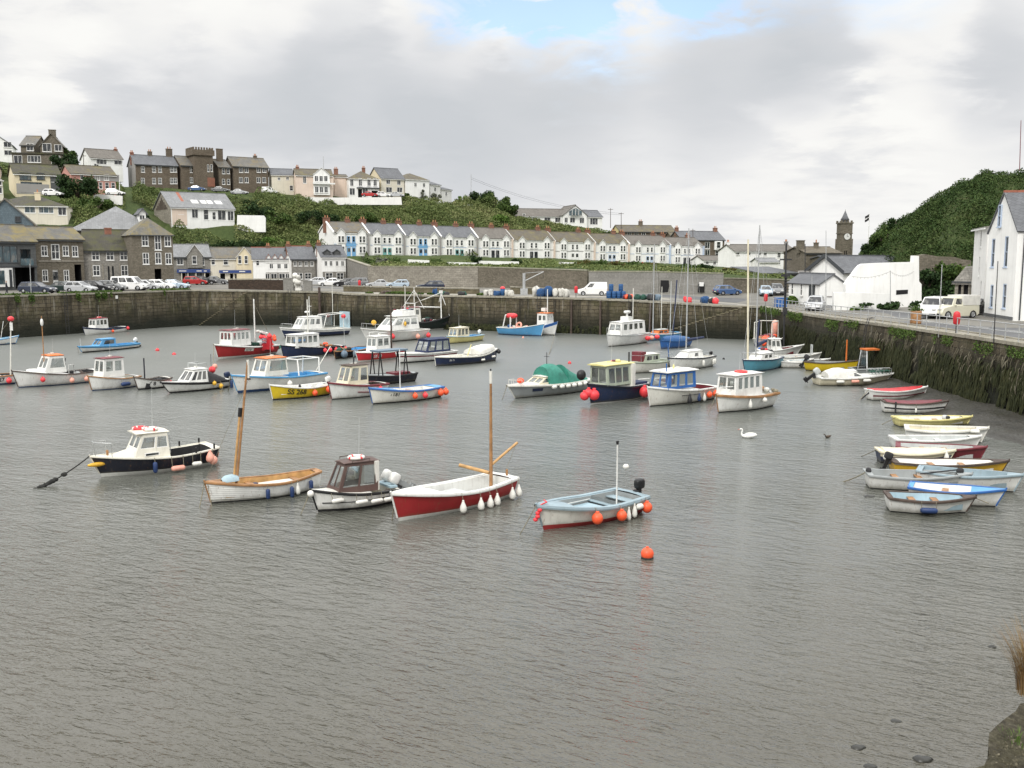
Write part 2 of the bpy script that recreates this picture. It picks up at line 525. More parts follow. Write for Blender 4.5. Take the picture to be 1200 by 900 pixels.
def boat_glass():
 t=NT('cabin_glass')
 t.n.remove(t.b)
 out=t.n['Material Output']
 tr=t.new('BsdfTransparent');tr.inputs[0].default_value=(.62,.66,.66,1)
 gl=t.new('BsdfGlossy');gl.inputs['Roughness'].default_value=.08
 co=t.coord();n=t.noise(co,1.2,3,.5)
 gl.inputs[0].default_value=(.95,.97,.97,1)
 df=t.new('BsdfDiffuse');df.inputs[0].default_value=(.30,.32,.31,1)
 m0=t.new('MixShader');t.l.new(t.rng(n,.3,.7,.12,.34),m0 .inputs[0]);t.l.new(tr.outputs[0],m0 .inputs[1]);t.l.new(df.outputs[0],m0 .inputs[2])
 fr=t.new('Fresnel');fr.inputs[0].default_value=1.6
 m=t.new('MixShader');t.l.new(t.math('ADD',fr.outputs[0],.08),m.inputs[0]);t.l.new(m0 .outputs[0],m.inputs[1]);t.l.new(gl.outputs[0],m.inputs[2])
 t.l.new(m.outputs[0],out.inputs[0])
 return t.m
M['glass']=boat_glass()
def house_glass(c,name='window_glass'):
 t=NT(name);co=t.coord()
 n=t.noise(co,.9,3,.5)
 n2=t.noise(t.mapping(co,(1,1,.35)),2.3,2,.5)
 base=t.mix(t.rng(n2,.5,.62,0,.8),t.mix(t.rng(n,.3,.7),sc(c,.5),sc(c,1.4)),(.16,.16,.15))
 return t.done(base,.06,.7)
M['pane']=house_glass((.022,.026,.03))
M['pane_blue']=house_glass((.05,.085,.10))
M['car_glass']=house_glass((.018,.02,.022),'car_glass')
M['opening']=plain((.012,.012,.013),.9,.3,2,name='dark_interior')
M['frame_white']=plain((.72,.72,.70),.5,.06,4,name='window_paint')
M['frame_dark']=plain((.05,.055,.06),.5,.15,4,name='window_paint')
M['blind']=plain((.55,.54,.50),.8,.1,3,name='window_blind')
M['r_white']=render_wall((.82,.82,.80),amount=.26)
M['r_white2']=render_wall((.78,.775,.75),amount=.28)
M['r_cream']=render_wall((.68,.60,.43))
M['r_cream2']=render_wall((.66,.62,.52))
M['r_pink']=render_wall((.52,.27,.23))
M['r_pinkish']=render_wall((.68,.56,.47))
M['r_grey']=render_wall((.30,.29,.28))
M['r_dark']=render_wall((.12,.125,.13))
M['r_yellow']=render_wall((.66,.58,.30))
M['stone']=stone_wall((.13,.115,.088),(.215,.19,.15),(.11,.10,.082))
M['stone_dark']=stone_wall((.125,.11,.085),(.20,.175,.135),(.09,.08,.068))
M['stone_brown']=stone_wall((.125,.10,.075),(.19,.158,.12),(.10,.085,.068))
M['stone_grey']=stone_wall((.21,.20,.18),(.31,.295,.265),(.15,.145,.13),.5,.22)
M['stone_pale']=stone_wall((.23,.21,.175),(.35,.325,.275),(.16,.15,.13),.8,.35)
M['brick_red']=stone_wall((.27,.09,.055),(.34,.13,.08),(.22,.17,.14),.23,.08)
M['conc']=stone_wall((.22,.215,.195),(.28,.27,.25),(.19,.185,.17),2.4,1.2)
M['clad_blue']=roof_mat((.12,.16,.185))
M['clad_dark']=roof_mat((.10,.105,.105),sx=3.0,sy=.2)
M['slate']=roof_mat((.135,.14,.15))
M['slate_light']=roof_mat((.23,.235,.24))
M['slate_lichen']=roof_mat((.13,.127,.118),(.20,.16,.06),.3)
M['slate_lichen2']=roof_mat((.145,.14,.128),(.17,.135,.075),.1)
M['moss_roof']=roof_mat((.065,.06,.05),(.075,.075,.03),.35)
M['brown_roof']=roof_mat((.115,.102,.082),(.15,.13,.06),.12)
M['brown_roof2']=roof_mat((.15,.138,.122))
M['ridge_red']=plain((.30,.11,.07),.8,.25,3,name='ridge_tile')
M['chimney_brick']=stone_wall((.24,.10,.065),(.31,.14,.09),(.2,.17,.14),.24,.09)
M['pot']=plain((.42,.20,.11),.8,.2,4,name='chimney_pot')
M['door_dark']=plain((.03,.035,.04),.5,.2,3,name='door_paint')
M['blue_trim']=plain((.16,.36,.60),.5,.1,3,name='trim_paint')
M['teal_trim']=plain((.14,.34,.33),.5,.1,3,name='trim_paint')
M['pale_trim']=plain((.42,.50,.62),.5,.1,3,name='trim_paint')
M['shop_blue']=plain((.03,.06,.20),.5,.15,3,name='fascia_paint')
GREENS=[(.012,.024,.009),(.026,.048,.014),(.045,.078,.020),(.075,.115,.030),(.12,.16,.05)]
M['leaf_scrub']=leaf_mat('scrub_leaves',[(.022,.034,.014),(.045,.068,.022),(.075,.10,.032),(.115,.135,.050),(.17,.165,.08)],.07,1.35)
M['leaf_hill']=leaf_mat('hill_leaves',[(.010,.020,.008),(.020,.040,.012),(.036,.066,.019),(.062,.092,.028),(.095,.115,.045)],.12,1.0)
M['leaf_bush']=leaf_mat('bush_leaves',GREENS,.5)
M['leaf_bright']=leaf_mat('bright_leaves',[(.03,.06,.015),(.06,.11,.025),(.10,.17,.035),(.15,.22,.05)],.5)
M['leaf_dark']=leaf_mat('dark_leaves',[(.008,.016,.008),(.016,.032,.012),(.026,.05,.016),(.045,.075,.022)],.5)
M['leaf_grey']=leaf_mat('grey_leaves',[(.05,.06,.045),(.10,.11,.08),(.18,.19,.15),(.26,.26,.22)],.5)
M['leaf_flower']=leaf_mat('flower_leaves',[(.03,.05,.015),(.05,.09,.025),(.10,.10,.03),(.30,.05,.05)],1.2)
M['weed']=leaf_mat('hanging_weed',[(.010,.013,.007),(.018,.022,.010),(.030,.034,.014),(.05,.05,.022)],.6)
M['wall_plants']=leaf_mat('wall_plants',[(.02,.04,.012),(.045,.08,.02),(.08,.13,.03),(.13,.16,.05)],.6)
M['dead_weed']=leaf_mat('dead_weed',[(.035,.032,.02),(.07,.062,.04),(.12,.108,.075),(.19,.175,.13)],1.0)
M['dry_grass']=leaf_mat('dry_grass',[(.085,.04,.02),(.16,.085,.035),(.24,.16,.07),(.34,.27,.14)],3.0)
M['bark']=plain((.06,.045,.032),.9,.4,6,name='bark')
# ------------------------------------------------------------------ water
def water_mat():
 t=NT('harbour_water')
 pos=t.new('NewGeometry').outputs['Position']
 def rot(vec,ang,scale):
  m=t.new('Mapping');t.l.new(vec,m.inputs[0]);m.inputs['Rotation'].default_value=(0,0,ang)
  return t.mapping(m.outputs[0],scale)
 warp=t.noise(t.mapping(pos,(.12,.12,.12)),1,2,.5)
 r1=t.noise(rot(pos,R(32),(1.25,3.2,1)),1.0,3,.55,.4)
 r2=t.noise(rot(pos,R(20),(2.6,6.5,1)),1.0,3,.6,.3)
 r3=t.noise(rot(pos,R(45),(6,11,1)),1.0,2,.5)
 sw=t.noise(rot(pos,R(28),(.25,.7,1)),1.0,2,.5)
 patch=t.rng(t.noise(rot(pos,R(10),(.05,.12,1)),1.0,3,.6),.35,.65,.55,1.15)
 sp=t.new('SeparateXYZ');t.l.new(pos,sp.inputs[0])
 lee=t.rng(sp.outputs[1],18,85,1.0,.32)
 h=t.math('ADD',t.math('MULTIPLY',r1,.115),t.math('MULTIPLY',r2,.062))
 h=t.math('ADD',h,t.math('MULTIPLY',r3,.016))
 h=t.math('MULTIPLY',h,t.math('MULTIPLY',patch,lee))
 h=t.math('ADD',h,t.math('MULTIPLY',sw,.06))
 b=t.new('Bump');t.l.new(h,b.inputs['Height']);b.inputs['Strength'].default_value=1.0;b.inputs['Distance'].default_value=1.0
 t.l.new(b.outputs[0],t.b.inputs['Normal'])
 big=t.noise(t.mapping(pos,(.05,.05,.05)),1,4,.6)
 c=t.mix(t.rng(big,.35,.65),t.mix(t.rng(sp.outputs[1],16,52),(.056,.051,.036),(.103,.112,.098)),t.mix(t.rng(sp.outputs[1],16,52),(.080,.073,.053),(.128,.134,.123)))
 t.b.inputs['IOR'].default_value=1.36
 return t.done(c,t.rng(sp.outputs[1],34,90,.07,.38),.95)
mb=MB()
mb.poly([(-700,-60,WL),(700,-60,WL),(700,900,WL),(-700,900,WL)],water_mat())
mb.build('water',kind='structure')
# ------------------------------------------------------------------ harbour outline, quays
W0,W1,W2,W3,W4=(-100.0,45.0),(-61.6,118.0),(-46.3,142.0),(-26.9,143.7),(-22.9,140.2)
W5,W6,W7,W8,W9=(0.0,129.8),(29.9,117.5),(29.5,88.0),(30.6,57.0),(31.4,37.5)
W10,W11,W12=(3.95,8.1),(3.5,6.2),(-14.0,2.5)
def sstep(a,b,x):
 q=min(1,max(0,(x-a)/(b-a)));return q*q*(3-2*q)
def zq(x,y):
 """quay level"""
 sy=26.0 if y>117 else 36.0
 z=5.0+.55*sstep(-22,-50,x)-.7*math.exp(-((x-30)/14)**2-((y-117.5)/sy)**2)
 return z
def wall_mat(dark=0.0,seed=0.0):
 t=NT('harbour_masonry');co=t.coord()
 pos=t.new('NewGeometry').outputs['Position']
 s=t.new('SeparateXYZ');t.l.new(co,s.inputs[0])
 wob=t.noise(co,.9,3,.6)
 c=t.new('CombineXYZ')
 t.l.new(t.math('ADD',s.outputs[0],t.math('MULTIPLY',wob,.35)),c.inputs[0])
 t.l.new(t.math('ADD',s.outputs[2],t.math('MULTIPLY',wob,.3)),c.inputs[1])
 br=t.new('TexBrick');t.l.new(c.outputs[0],br.inputs['Vector'])
 br.inputs['Color1'].default_value=(.115,.094,.060,1);br.inputs['Color2'].default_value=(.185,.158,.108,1);br.inputs['Mortar'].default_value=(.035,.03,.022,1)
 br.inputs['Scale'].default_value=1;br.inputs['Brick Width'].default_value=1.05;br.inputs['Row Height'].default_value=.46
 br.inputs['Mortar Size'].default_value=.03;br.inputs['Bias'].default_value=-.2
 base=t.mix(t.rng(t.noise(co,.22,5,.65),.3,.7,0,.6),br.outputs['Color'],(.05,.042,.027))
 base=t.mix(t.rng(t.noise(co,1.6,5,.7),.5,.75,0,.6),base,(.21,.19,.15))
 base=t.mix(t.rng(t.noise(t.mapping(co,(.5,1,.8)),.5,6,.7),.45,.68,0,.8),base,(.058,.060,.022))
 st=t.noise(t.mapping(co,(1.4,1,.10)),1.0,6,.7)
 base=t.mix(t.rng(st,.48,.62,0,.85),base,(.026,.023,.017))
 st2=t.noise(t.mapping(co,(2.1,1,.16),(7,0,3)),1.0,6,.7)
 base=t.mix(t.rng(st2,.57,.70,0,.7),base,(.33,.31,.26))
 pz=t.new('SeparateXYZ');t.l.new(pos,pz.inputs[0])
 zz=t.math('ADD',t.math('SUBTRACT',pz.outputs[2],WL),t.math('MULTIPLY',t.math('SUBTRACT',t.noise(t.mapping(co,(.35,1,.6)),1.2,5,.65),.5),2.6))
 base=t.mix(t.rng(zz,3.2+dark,1.7+dark,0,.85),base,(.024,.023,.015))
 base=t.mix(t.rng(zz,1.5+dark*.5,.7+dark*.5,0,.9),base,(.012,.014,.009))
 t.bump(t.math('ADD',t.math('MULTIPLY',br.outputs['Fac'],-.6),t.noise(co,4,5,.65)),.8,.10)
 return t.done(base,.85,.25)
M['hwall']=wall_mat()
M['hwall_r']=wall_mat(1.2)
M['coping']=stone_wall((.27,.25,.20),(.36,.34,.28),(.12,.11,.09),1.3,.6)
M['mossy']=stone_wall((.11,.095,.06),(.17,.15,.10),(.07,.06,.04),.9,.4,(.08,.10,.03))
def frame(A,B):
 a,b=Vector((A[0],A[1],0)),Vector((B[0],B[1],0))
 return a,(b-a).length,math.atan2(b.y-a.y,b.x-a.x)
def harbour_wall(label,A,B,zA,zB,mat,cope=True,zb=-1.5,batter=.35,segs=False):
 """local x runs along the wall, the wet face is at y=0, land lies at +y"""
 a,Lw,rz=frame(A,B)
 n=max(2,int(Lw/1.0));m=10
 mb=MB();rows=[]
 for i in range(n+1):
  u=i/n;zt=(zq(A[0]+(B[0]-A[0])*u,A[1]+(B[1]-A[1])*u)+.05 if A[0]>=0 and A!=W8 else zA+(zB-zA)*u)-.22
  row=[]
  for j in range(m+1):
   v=j/m;z=zb+(zt-zb)*v
   d=(noise.noise(Vector((u*Lw*.5+a.x,z*.9,a.y)))*.16+noise.noise(Vector((u*Lw*.13+a.x,z*.3,a.y+9)))*.25) if 0<i<n else 0
   row.append((u*Lw,-batter*(1-v)+d*(1-v*.6),z))
  row.append((u*Lw,1.6,zt))
  rows.append(row)
 mb.grid(rows,mat,False)
 root=mb.build('harbour_wall',None,a,rz,label,'harbour wall')
 if cope:
  cp=MB();x=0.0
  while x<Lw-.3:
   w=min(random.uniform(1.0,1.7),Lw-x)
   q=(x+w/2)/Lw;z=zq(A[0]+(B[0]-A[0])*q,A[1]+(B[1]-A[1])*q)+.05 if A[0]>=0 and A!=W8 else zA+(zB-zA)*q
   j=random.uniform(-.03,.03)
   cp.box((x+.008,-.13+j,z-.219),(x+w-.008,.75+j,z+random.uniform(-.015,.02)),M['coping'])
   x+=w
  cp.build('coping',root)
 return root
zl=lambda p:zq(*p)+.05
harbour_wall('long stone quay wall below the row of parked cars',W0,W1,5.6,zl(W1),M['hwall'])
harbour_wall('weedy stone quay wall under the white van and parked cars',W1,W2,zl(W1),zl(W2),M['hwall'])
hw_mid=harbour_wall('stone quay wall with stairs beside the red fishing boat',W2,W3,zl(W2),5.25,M['hwall'])
harbour_wall('short return of the quay wall beside the tall timber pile',W3,W4,5.25,5.05,M['hwall'])
harbour_wall('dark mossy quay wall behind the trawler',W4,W5,5.05,5.05,M['hwall'],batter=.1)
hw_far=harbour_wall('dark quay wall with landing steps below the white pickup van',W5,W6,5.05,zl(W6),M['hwall'],batter=.1,segs=True)
harbour_wall('overgrown quay wall behind the cluster of small white boats',W6,W7,zl(W6),zl(W7),M['hwall_r'],batter=.6)
harbour_wall('quay wall hung with weed above the beached dinghies',W7,W8,zl(W7),zl(W8),M['hwall_r'],batter=.6)
harbour_wall('overgrown quay wall beyond the dinghies',W8,W9,zl(W8),5.05,M['hwall_r'],batter=.6)
def wall_steps(parent_pts,u0,u1,z0,z1,label,depth=1.3):
 a,Lw,rz=frame(*parent_pts)
 mb=MB();n=22
 for i in range(n):
  q0,q1=i/n,(i+1)/n
  x0=Lw*(u0+(u1-u0)*q0);x1=Lw*(u0+(u1-u0)*q1)
  z=z0+(z1-z0)*q1
  mb.box((min(x0,x1)-.01,-depth,-1.2),(max(x0,x1)+.01,-.02,z),M['hwall'])
  mb.box((min(x0,x1)-.02,-depth-.05,z+.003),(max(x0,x1)+.02,-.03,z+.07),M['mossy'])
 mb.build('landing_steps',None,a,rz,label,'steps')
wall_steps((W5,W6),.60,.95,.4,4.25,'stone landing steps climbing the dark wall behind the moored yachts')
wall_steps((W2,W3),.06,.40,.3,4.9,'stone steps on the wall behind the red fishing boat',1.0)
# ------------------------------------------------------------------ quay ground and road surfaces
def asphalt(c,name,var=.3):
 t=NT(name);pos=t.new('NewGeometry').outputs['Position']
 n=t.noise(pos,.12,5,.65);n2=t.noise(pos,2.5,4,.6)
 base=t.mix(t.rng(n,.3,.7),sc(c,1-var),sc(c,1+var))
 base=t.mix(t.rng(n2,.45,.75,0,.4),base,sc(c,1.4))
 t.bump(t.noise(pos,30,3,.6),.2,.01)
 return t.done(base,.8,.3)
M['quay']=asphalt((.155,.148,.13),'quay_paving')
M['asphalt']=asphalt((.10,.102,.105),'asphalt')
M['pale_conc']=asphalt((.27,.255,.22),'pale_concrete',.2)
M['paint_line']=plain((.55,.54,.5),.7,.3,3,name='road_paint')
def sheet(name,outer,holes,mat,dz,step=9.0,kind='structure',z=None):
 """a ground sheet that follows the quay level"""
 vs=[Vector((p[0],p[1])) for p in outer];faces=[list(range(len(vs)))];edges=[(i,(i+1)%len(vs)) for i in range(len(vs))]
 hole_polys=[]
 for h in holes:
  i0=len(vs);vs+=[Vector((p[0],p[1])) for p in h]
  edges+=[(i0+i,i0+(i+1)%len(h)) for i in range(len(h))]
  hole_polys.append([Vector((p[0],p[1])) for p in h])
 xs=[p[0] for p in outer];ys=[p[1] for p in outer]
 x=max(min(xs),-120)+step/2
 while x<min(max(xs),90):
  y=max(min(ys),-10)+step/2
  while y<min(max(ys),230):
   vs.append(Vector((x,y)));y+=step
  x+=step
 v,e,f,*_=geometry.delaunay_2d_cdt(vs,edges,[],0,1e-4)
 def inside(p,poly):
  c=False
  for i in range(len(poly)):
   a,b=poly[i],poly[i-1]
   if (a[1]>p.y)!=(b[1]>p.y) and p.x<(b[0]-a[0])*(p.y-a[1])/(b[1]-a[1])+a[0]:c=not c
  return c
 mb=MB();mb.v=[(p.x,p.y,(zq(p.x,p.y) if z is None else z)+dz) for p in v]
 mi=mb.mi(mat)
 for t in f:
  ctr=sum((v[i] for i in t),Vector((0,0)))/len(t)
  if not inside(ctr,outer) or any(inside(ctr,h) for h in hole_polys):continue
  mb.f.append(tuple(t));mb.m.append(mi);mb.s.append(False)
 return mb.build(name,kind=kind)
HG=[W0,W1,W2,W3,W4,W5,W6,W7,W8,W9,(4.5,7.7),(3.9,5.8),(-13.6,2.1),(-100,.2)]
HG=[(p[0]+(.5 if p[0]>20 else (-.4 if p[0]<-30 else 0)),p[1]+(.5 if p[1]>50 and p[0]<27 else 0)) for p in HG]
sheet('ground',[(-700,-60),(700,-60),(700,900),(-700,900)],[HG],M['quay'],0.0)
road=[(32.2,46),(31.6,70),(31.2,92),(32.0,112),(30,124),(20,137),(-6,147),(-24,160),(-52,172),(-52,180),(-24,168),(-4,153),(20,144),(34,132),(38.5,114),(39,96),(39.6,70),(40.2,46)]
sheet('road',road,[],M['asphalt'],.004)
walk=[(30.1,76),(29.9,88.5),(30.4,116),(31.4,113),(30.9,92),(31.5,70),(32.1,46),(31.5,46),(31.0,57)]
sheet('pavement',walk,[],M['pale_conc'],.025)
kb=MB()
kp=[(32.1,46),(31.5,70),(30.9,92),(31.4,113)]
for (xa,ya),(xb,yb) in zip(kp,kp[1:]):
 nn=int((yb-ya)/1.0)
 for k in range(nn):
  y0,y1=ya+(yb-ya)*k/nn,ya+(yb-ya)*(k+1)/nn-.015;x0=xa+(xb-xa)*k/nn;z0=zq(x0,y0)
  kb.box((x0-.07,y0,z0-.1),(x0+.08,y1,z0+.12+random.uniform(-.008,.008)),M['coping'])
kb.build('kerb',kind='structure')
ln_=MB()
for k in range(14):
 y=50+k*4.6;x=float(np.interp(y,[46,70,92,112],[36.2,35.6,35.1,35.2]))
 ln_.poly([(x-.06,y,zq(x,y)+.011),(x+.06,y,zq(x,y)+.011),(x+.04,y+2.2,zq(x,y+2.2)+.011),(x-.08,y+2.2,zq(x,y+2.2)+.011)],M['paint_line'])
ln_.build('road_markings',kind='structure')
apron=[(-22.5,141.0),(0,130.6),(29.4,118.4),(30.4,121),(20,133),(13,137),(-6,142),(-22,148)]
sheet('pavement',apron,[],M['pale_conc'],.008)
# ------------------------------------------------------------------ mud below the quay wall
def mud_mat():
 t=NT('wet_mud');pos=t.new('NewGeometry').outputs['Position']
 n=t.noise(pos,.6,6,.7);n2=t.noise(pos,3,5,.7)
 base=t.ramp(n,[(.3,(.018,.017,.013)),(.5,(.036,.033,.025)),(.7,(.024,.025,.015))])
 base=t.mix(t.rng(n2,.5,.7,0,.7),base,(.012,.014,.01))
 t.bump(t.math('ADD',n,n2),.7,.12)
 return t.done(base,t.rng(n2,.3,.7,.25,.7),.5)
mb=MB();rows=[]
for i in range(60):
 y=36+i*.9
 u=(y-37.5)/(104.5-37.5)
 xw=np.interp(y,[36,37.5,57,88,117.5],[31.5,31.4,30.6,29.5,29.9])
 row=[]
 for j in range(26):
  d=j*.42
  wid=5.2*math.sin(math.pi*min(1,max(.06,(y-34)/52)))+.8
  z=WL+.62*(1-d/wid)+.16*noise.noise(Vector((xw-d,y,0))*.7)+.07*noise.noise(Vector((xw-d,y,5))*2.3)
  if d>wid*1.05:z-=.35
  row.append((xw+.5-d,y,z))
 rows.append(row)
mb.grid(rows,mud_mat(),True)
mb.build('mud_bank',kind='structure')
# ------------------------------------------------------------------ hills
HILL=[(-260,[(150,5.5),(172,11),(190,18),(215,23.5),(240,31),(262,35),(300,36),(430,30)]),(0,[(160,5.5),(172,11),(188,17.8),(212,23),(238,32),(262,35.6),(300,36),(430,30)]),(85,[(160,5.5),(173,9),(190,17.4),(206,21.5),(227,25.6),(240,31),(262,34.5),(300,35),(430,30)]),(150,[(166,5.5),(178,8),(198,15),(226,20),(240,25),(262,28.9),(300,31),(430,28)]),(205,[(211,5.3),(217,9),(226,17.2),(242,19),(262,28.4),(300,29.5),(430,26)]),(275,[(214,5.2),(222,9),(232,17.4),(246,19),(270,28.6),(300,29),(430,26)]),(330,[(217,5.1),(226,9),(242,17),(262,23),(280,28.2),(300,28.4),(430,25)]),(395,[(217,5.1),(222,10.4),(236,10.7),(250,15),(270,23),(284,27.5),(300,27.8),(430,25)]),(424,[(216,5.0),(224,10.5),(238,10.8),(250,14),(275,24),(286,27.3),(300,27.6),(430,25)]),(432,[(179.5,8.3),(208,8.9),(222,10.5),(238,10.8),(250,14),(275,24),(286,27.3),(300,27.6),(430,25)]),(500,[(176,8.3),(214,8.9),(229,10.5),(243,10.7),(255,14),(278,23.6),(294,26.6),(310,27),(430,25)]),(560,[(173,8.3),(218,8.7),(236,10.4),(250,10.6),(262,14),(284,22),(302,25.6),(320,26),(430,24)]),(600,[(170,8.2),(222,8.6),(240,10.1),(255,10.4),(266,13.5),(288,20.6),(306,23.6),(322,23.8),(430,22)]),(650,[(166,8.0),(246,9.8),(260,10),(272,13.5),(290,18.6),(304,20.5),(330,20.5),(430,19)]),(697,[(161.5,7.8),(252,9.4),(266,9.7),(280,13),(300,19),(330,19.5),(430,17)]),(702,[(152,7.8),(252,9.4),(266,9.7),(280,13),(300,18.5),(330,18.5),(430,16)]),(760,[(149.5,7.8),(260,8.9),(275,9.2),(290,11.5),(310,14),(430,12)]),(824,[(148.5,7.4),(262,8.0),(280,8.6),(300,10),(430,9)]),(925,[(151,6.6),(230,6.8),(260,7),(300,8),(430,8)]),(960,[(150,5.0),(230,5.5),(300,7),(430,8)]),]
RHILL=[(985,[(150,5.0),(165,6.5),(185,8.0),(260,7.0)]),(1003,[(139,5.0),(150,7.4),(165,8.9),(185,9.1),(260,9.0)]),(1016,[(132,5.0),(146,9.7),(160,11.5),(185,11.7),(260,9.1)]),(1036,[(127,5.0),(140,11.3),(152,13.9),(185,14.3),(260,11.1)]),(1065,[(122,5.2),(134,11.7),(148,15.3),(185,15.9),(260,13.1)]),(1090,[(117,5.4),(130,11.9),(146,17.1),(185,17.9),(260,14.1)]),(1120,[(113,6.0),(126,13.7),(144,19.6),(185,20.4),(260,16.2)]),(1150,[(110,6.5),(124,14.2),(143,20.4),(185,21.2),(260,17.2)]),(1200,[(107,7.0),(122,14.8),(142,20.9),(185,21.8),(260,18.2)]),(1420,[(104,7.0),(120,15.7),(140,21.7),(185,22.2),(260,18.2)]),]
def hill_fn(H):
 cols=[c for c,_ in H]
 def z(px,Y):
  def colz(st):return np.interp(Y,[a for a,_ in st],[b for _,b in st]) if Y>=st[0][0] else -1.0
  px=min(max(px,cols[0]),cols[-1])
  i=max(k for k in range(len(cols)) if cols[k]<=px);j=min(i+1,len(cols)-1)
  if i==j:return colz(H[i][1])
  q=(px-cols[i])/(cols[j]-cols[i])
  a,b=colz(H[i][1]),colz(H[j][1])
  if a<0 or b<0:
   f=H[i][1][0][0]*(1-q)+H[j][1][0][0]*q
   if Y<f:return -1.0
   s0=H[i][1];s1=H[j][1]
   a=colz([(f,s0[0][1])]+[s for s in s0 if s[0]>f]);b=colz([(f,s1[0][1])]+[s for s in s1 if s[0]>f])
  return a*(1-q)+b*q
 return z
hz_l,hz_r=hill_fn(HILL),hill_fn(RHILL)
def hill_mat(name,a,b,c):
 t=NT(name);pos=t.new('NewGeometry').outputs['Position']
 n=t.noise(pos,.11,6,.7);n2=t.noise(pos,1.1,5,.7)
 base=t.ramp(t.math('ADD',t.math('MULTIPLY',n,.6),t.math('MULTIPLY',n2,.4)),[(.32,a),(.5,b),(.68,c)])
 t.bump(n2,.8,.5)
 return t.done(base,.95,.1)
M['hill']=hill_mat('hillside_turf',(.030,.046,.018),(.058,.080,.028),(.10,.11,.048))
def terrain(name,H,zf,dpx):
 mb=MB();rows=[]
 px=H[0][0]
 cols=[]
 while px<=H[-1][0]:cols.append(px);px+=dpx
 cols+=[c for c,_ in H];cols=sorted(set(cols))
 keys=[c for c,_ in H]
 for px in cols:
  foot=np.interp(px,keys,[s[0][0] for _,s in H]);f0=np.interp(px,keys,[s[0][1] for _,s in H])
  row=[]
  for k in range(-1,60):
   Y=foot+.02+(430-foot)*max(0,k/59)**1.35 if H is HILL else foot+.02+(260-foot)*max(0,k/59)**1.4
   x=xat(px,Y);z=zf(px,Y)
   if k<0:z=3.4;Y=foot
   elif k>3:z+=.5*noise.noise(Vector((x,Y,0))*.09)+.25*noise.noise(Vector((x,Y,4))*.3)
   row.append((x,Y,z))
  rows.append(row)
 mb.grid(rows,M['hill'],True)
 return mb.build(name,kind='structure')
terrain('hill',HILL,hz_l,9)
terrain('hill',RHILL,hz_r,6)
# ------------------------------------------------------------------ foreground corner of the quay
def fore_wall(label,A,B,z):
 a,Lw,rz=frame(B,A)
 n=int(Lw/.22)+1;mb=MB();rows=[]
 for i in range(n+1):
  x=Lw*i/n;row=[]
  for j in range(15):
   v=j/14;zz=-1.5+(z+1.5)*v
   d=noise.noise(Vector((x+a.x,zz*.5,a.y))*2.6)*.26+noise.noise(Vector((x+a.x,zz,a.y))*5)*.04
   row.append((x,-.12*(1-v)+d,zz))
  for j in range(1,15):
   y=j*.22
   row.append((x,y,z+.13*noise.noise(Vector((x+a.x,y,a.y))*1.8)+.09*noise.noise(Vector((x+a.x,y+4,a.y))*5)+.05*min(1,y)))
  rows.append(row)
 mb.grid(rows,M['fore_stone'],False)
 return mb.build('sea_wall',None,a,rz,label,'sea wall')
def fore_mat():
 t=NT('lichened_stone');co=t.coord()
 n=t.noise(co,1.2,6,.7);n2=t.noise(co,13,7,.75);v=t.new('TexVoronoi');t.l.new(co,v.inputs['Vector']);v.inputs['Scale'].default_value=7
 base=t.ramp(n2,[(.3,(.028,.025,.018)),(.48,(.07,.062,.043)),(.62,(.125,.113,.08)),(.74,(.22,.205,.16))])
 base=t.mix(t.rng(n,.45,.7,0,.7),base,(.085,.08,.035))
 base=t.mix(t.rng(v.outputs['Distance'],.0,.12,.7,0),base,(.025,.022,.016))
 t.bump(t.math('ADD',n2,t.math('MULTIPLY',v.outputs['Distance'],.7)),.9,.10)
 return t.done(base,.95,.2)
M['fore_stone']=fore_mat()
fore_wall('lichen covered stone wall end with a tuft of dry grass',W10,W9,5.55)
fore_wall('lichened stone wall running back below the viewer',W11,W10,5.53)
fore_wall('low stone wall under the viewpoint',W12,W11,5.51)
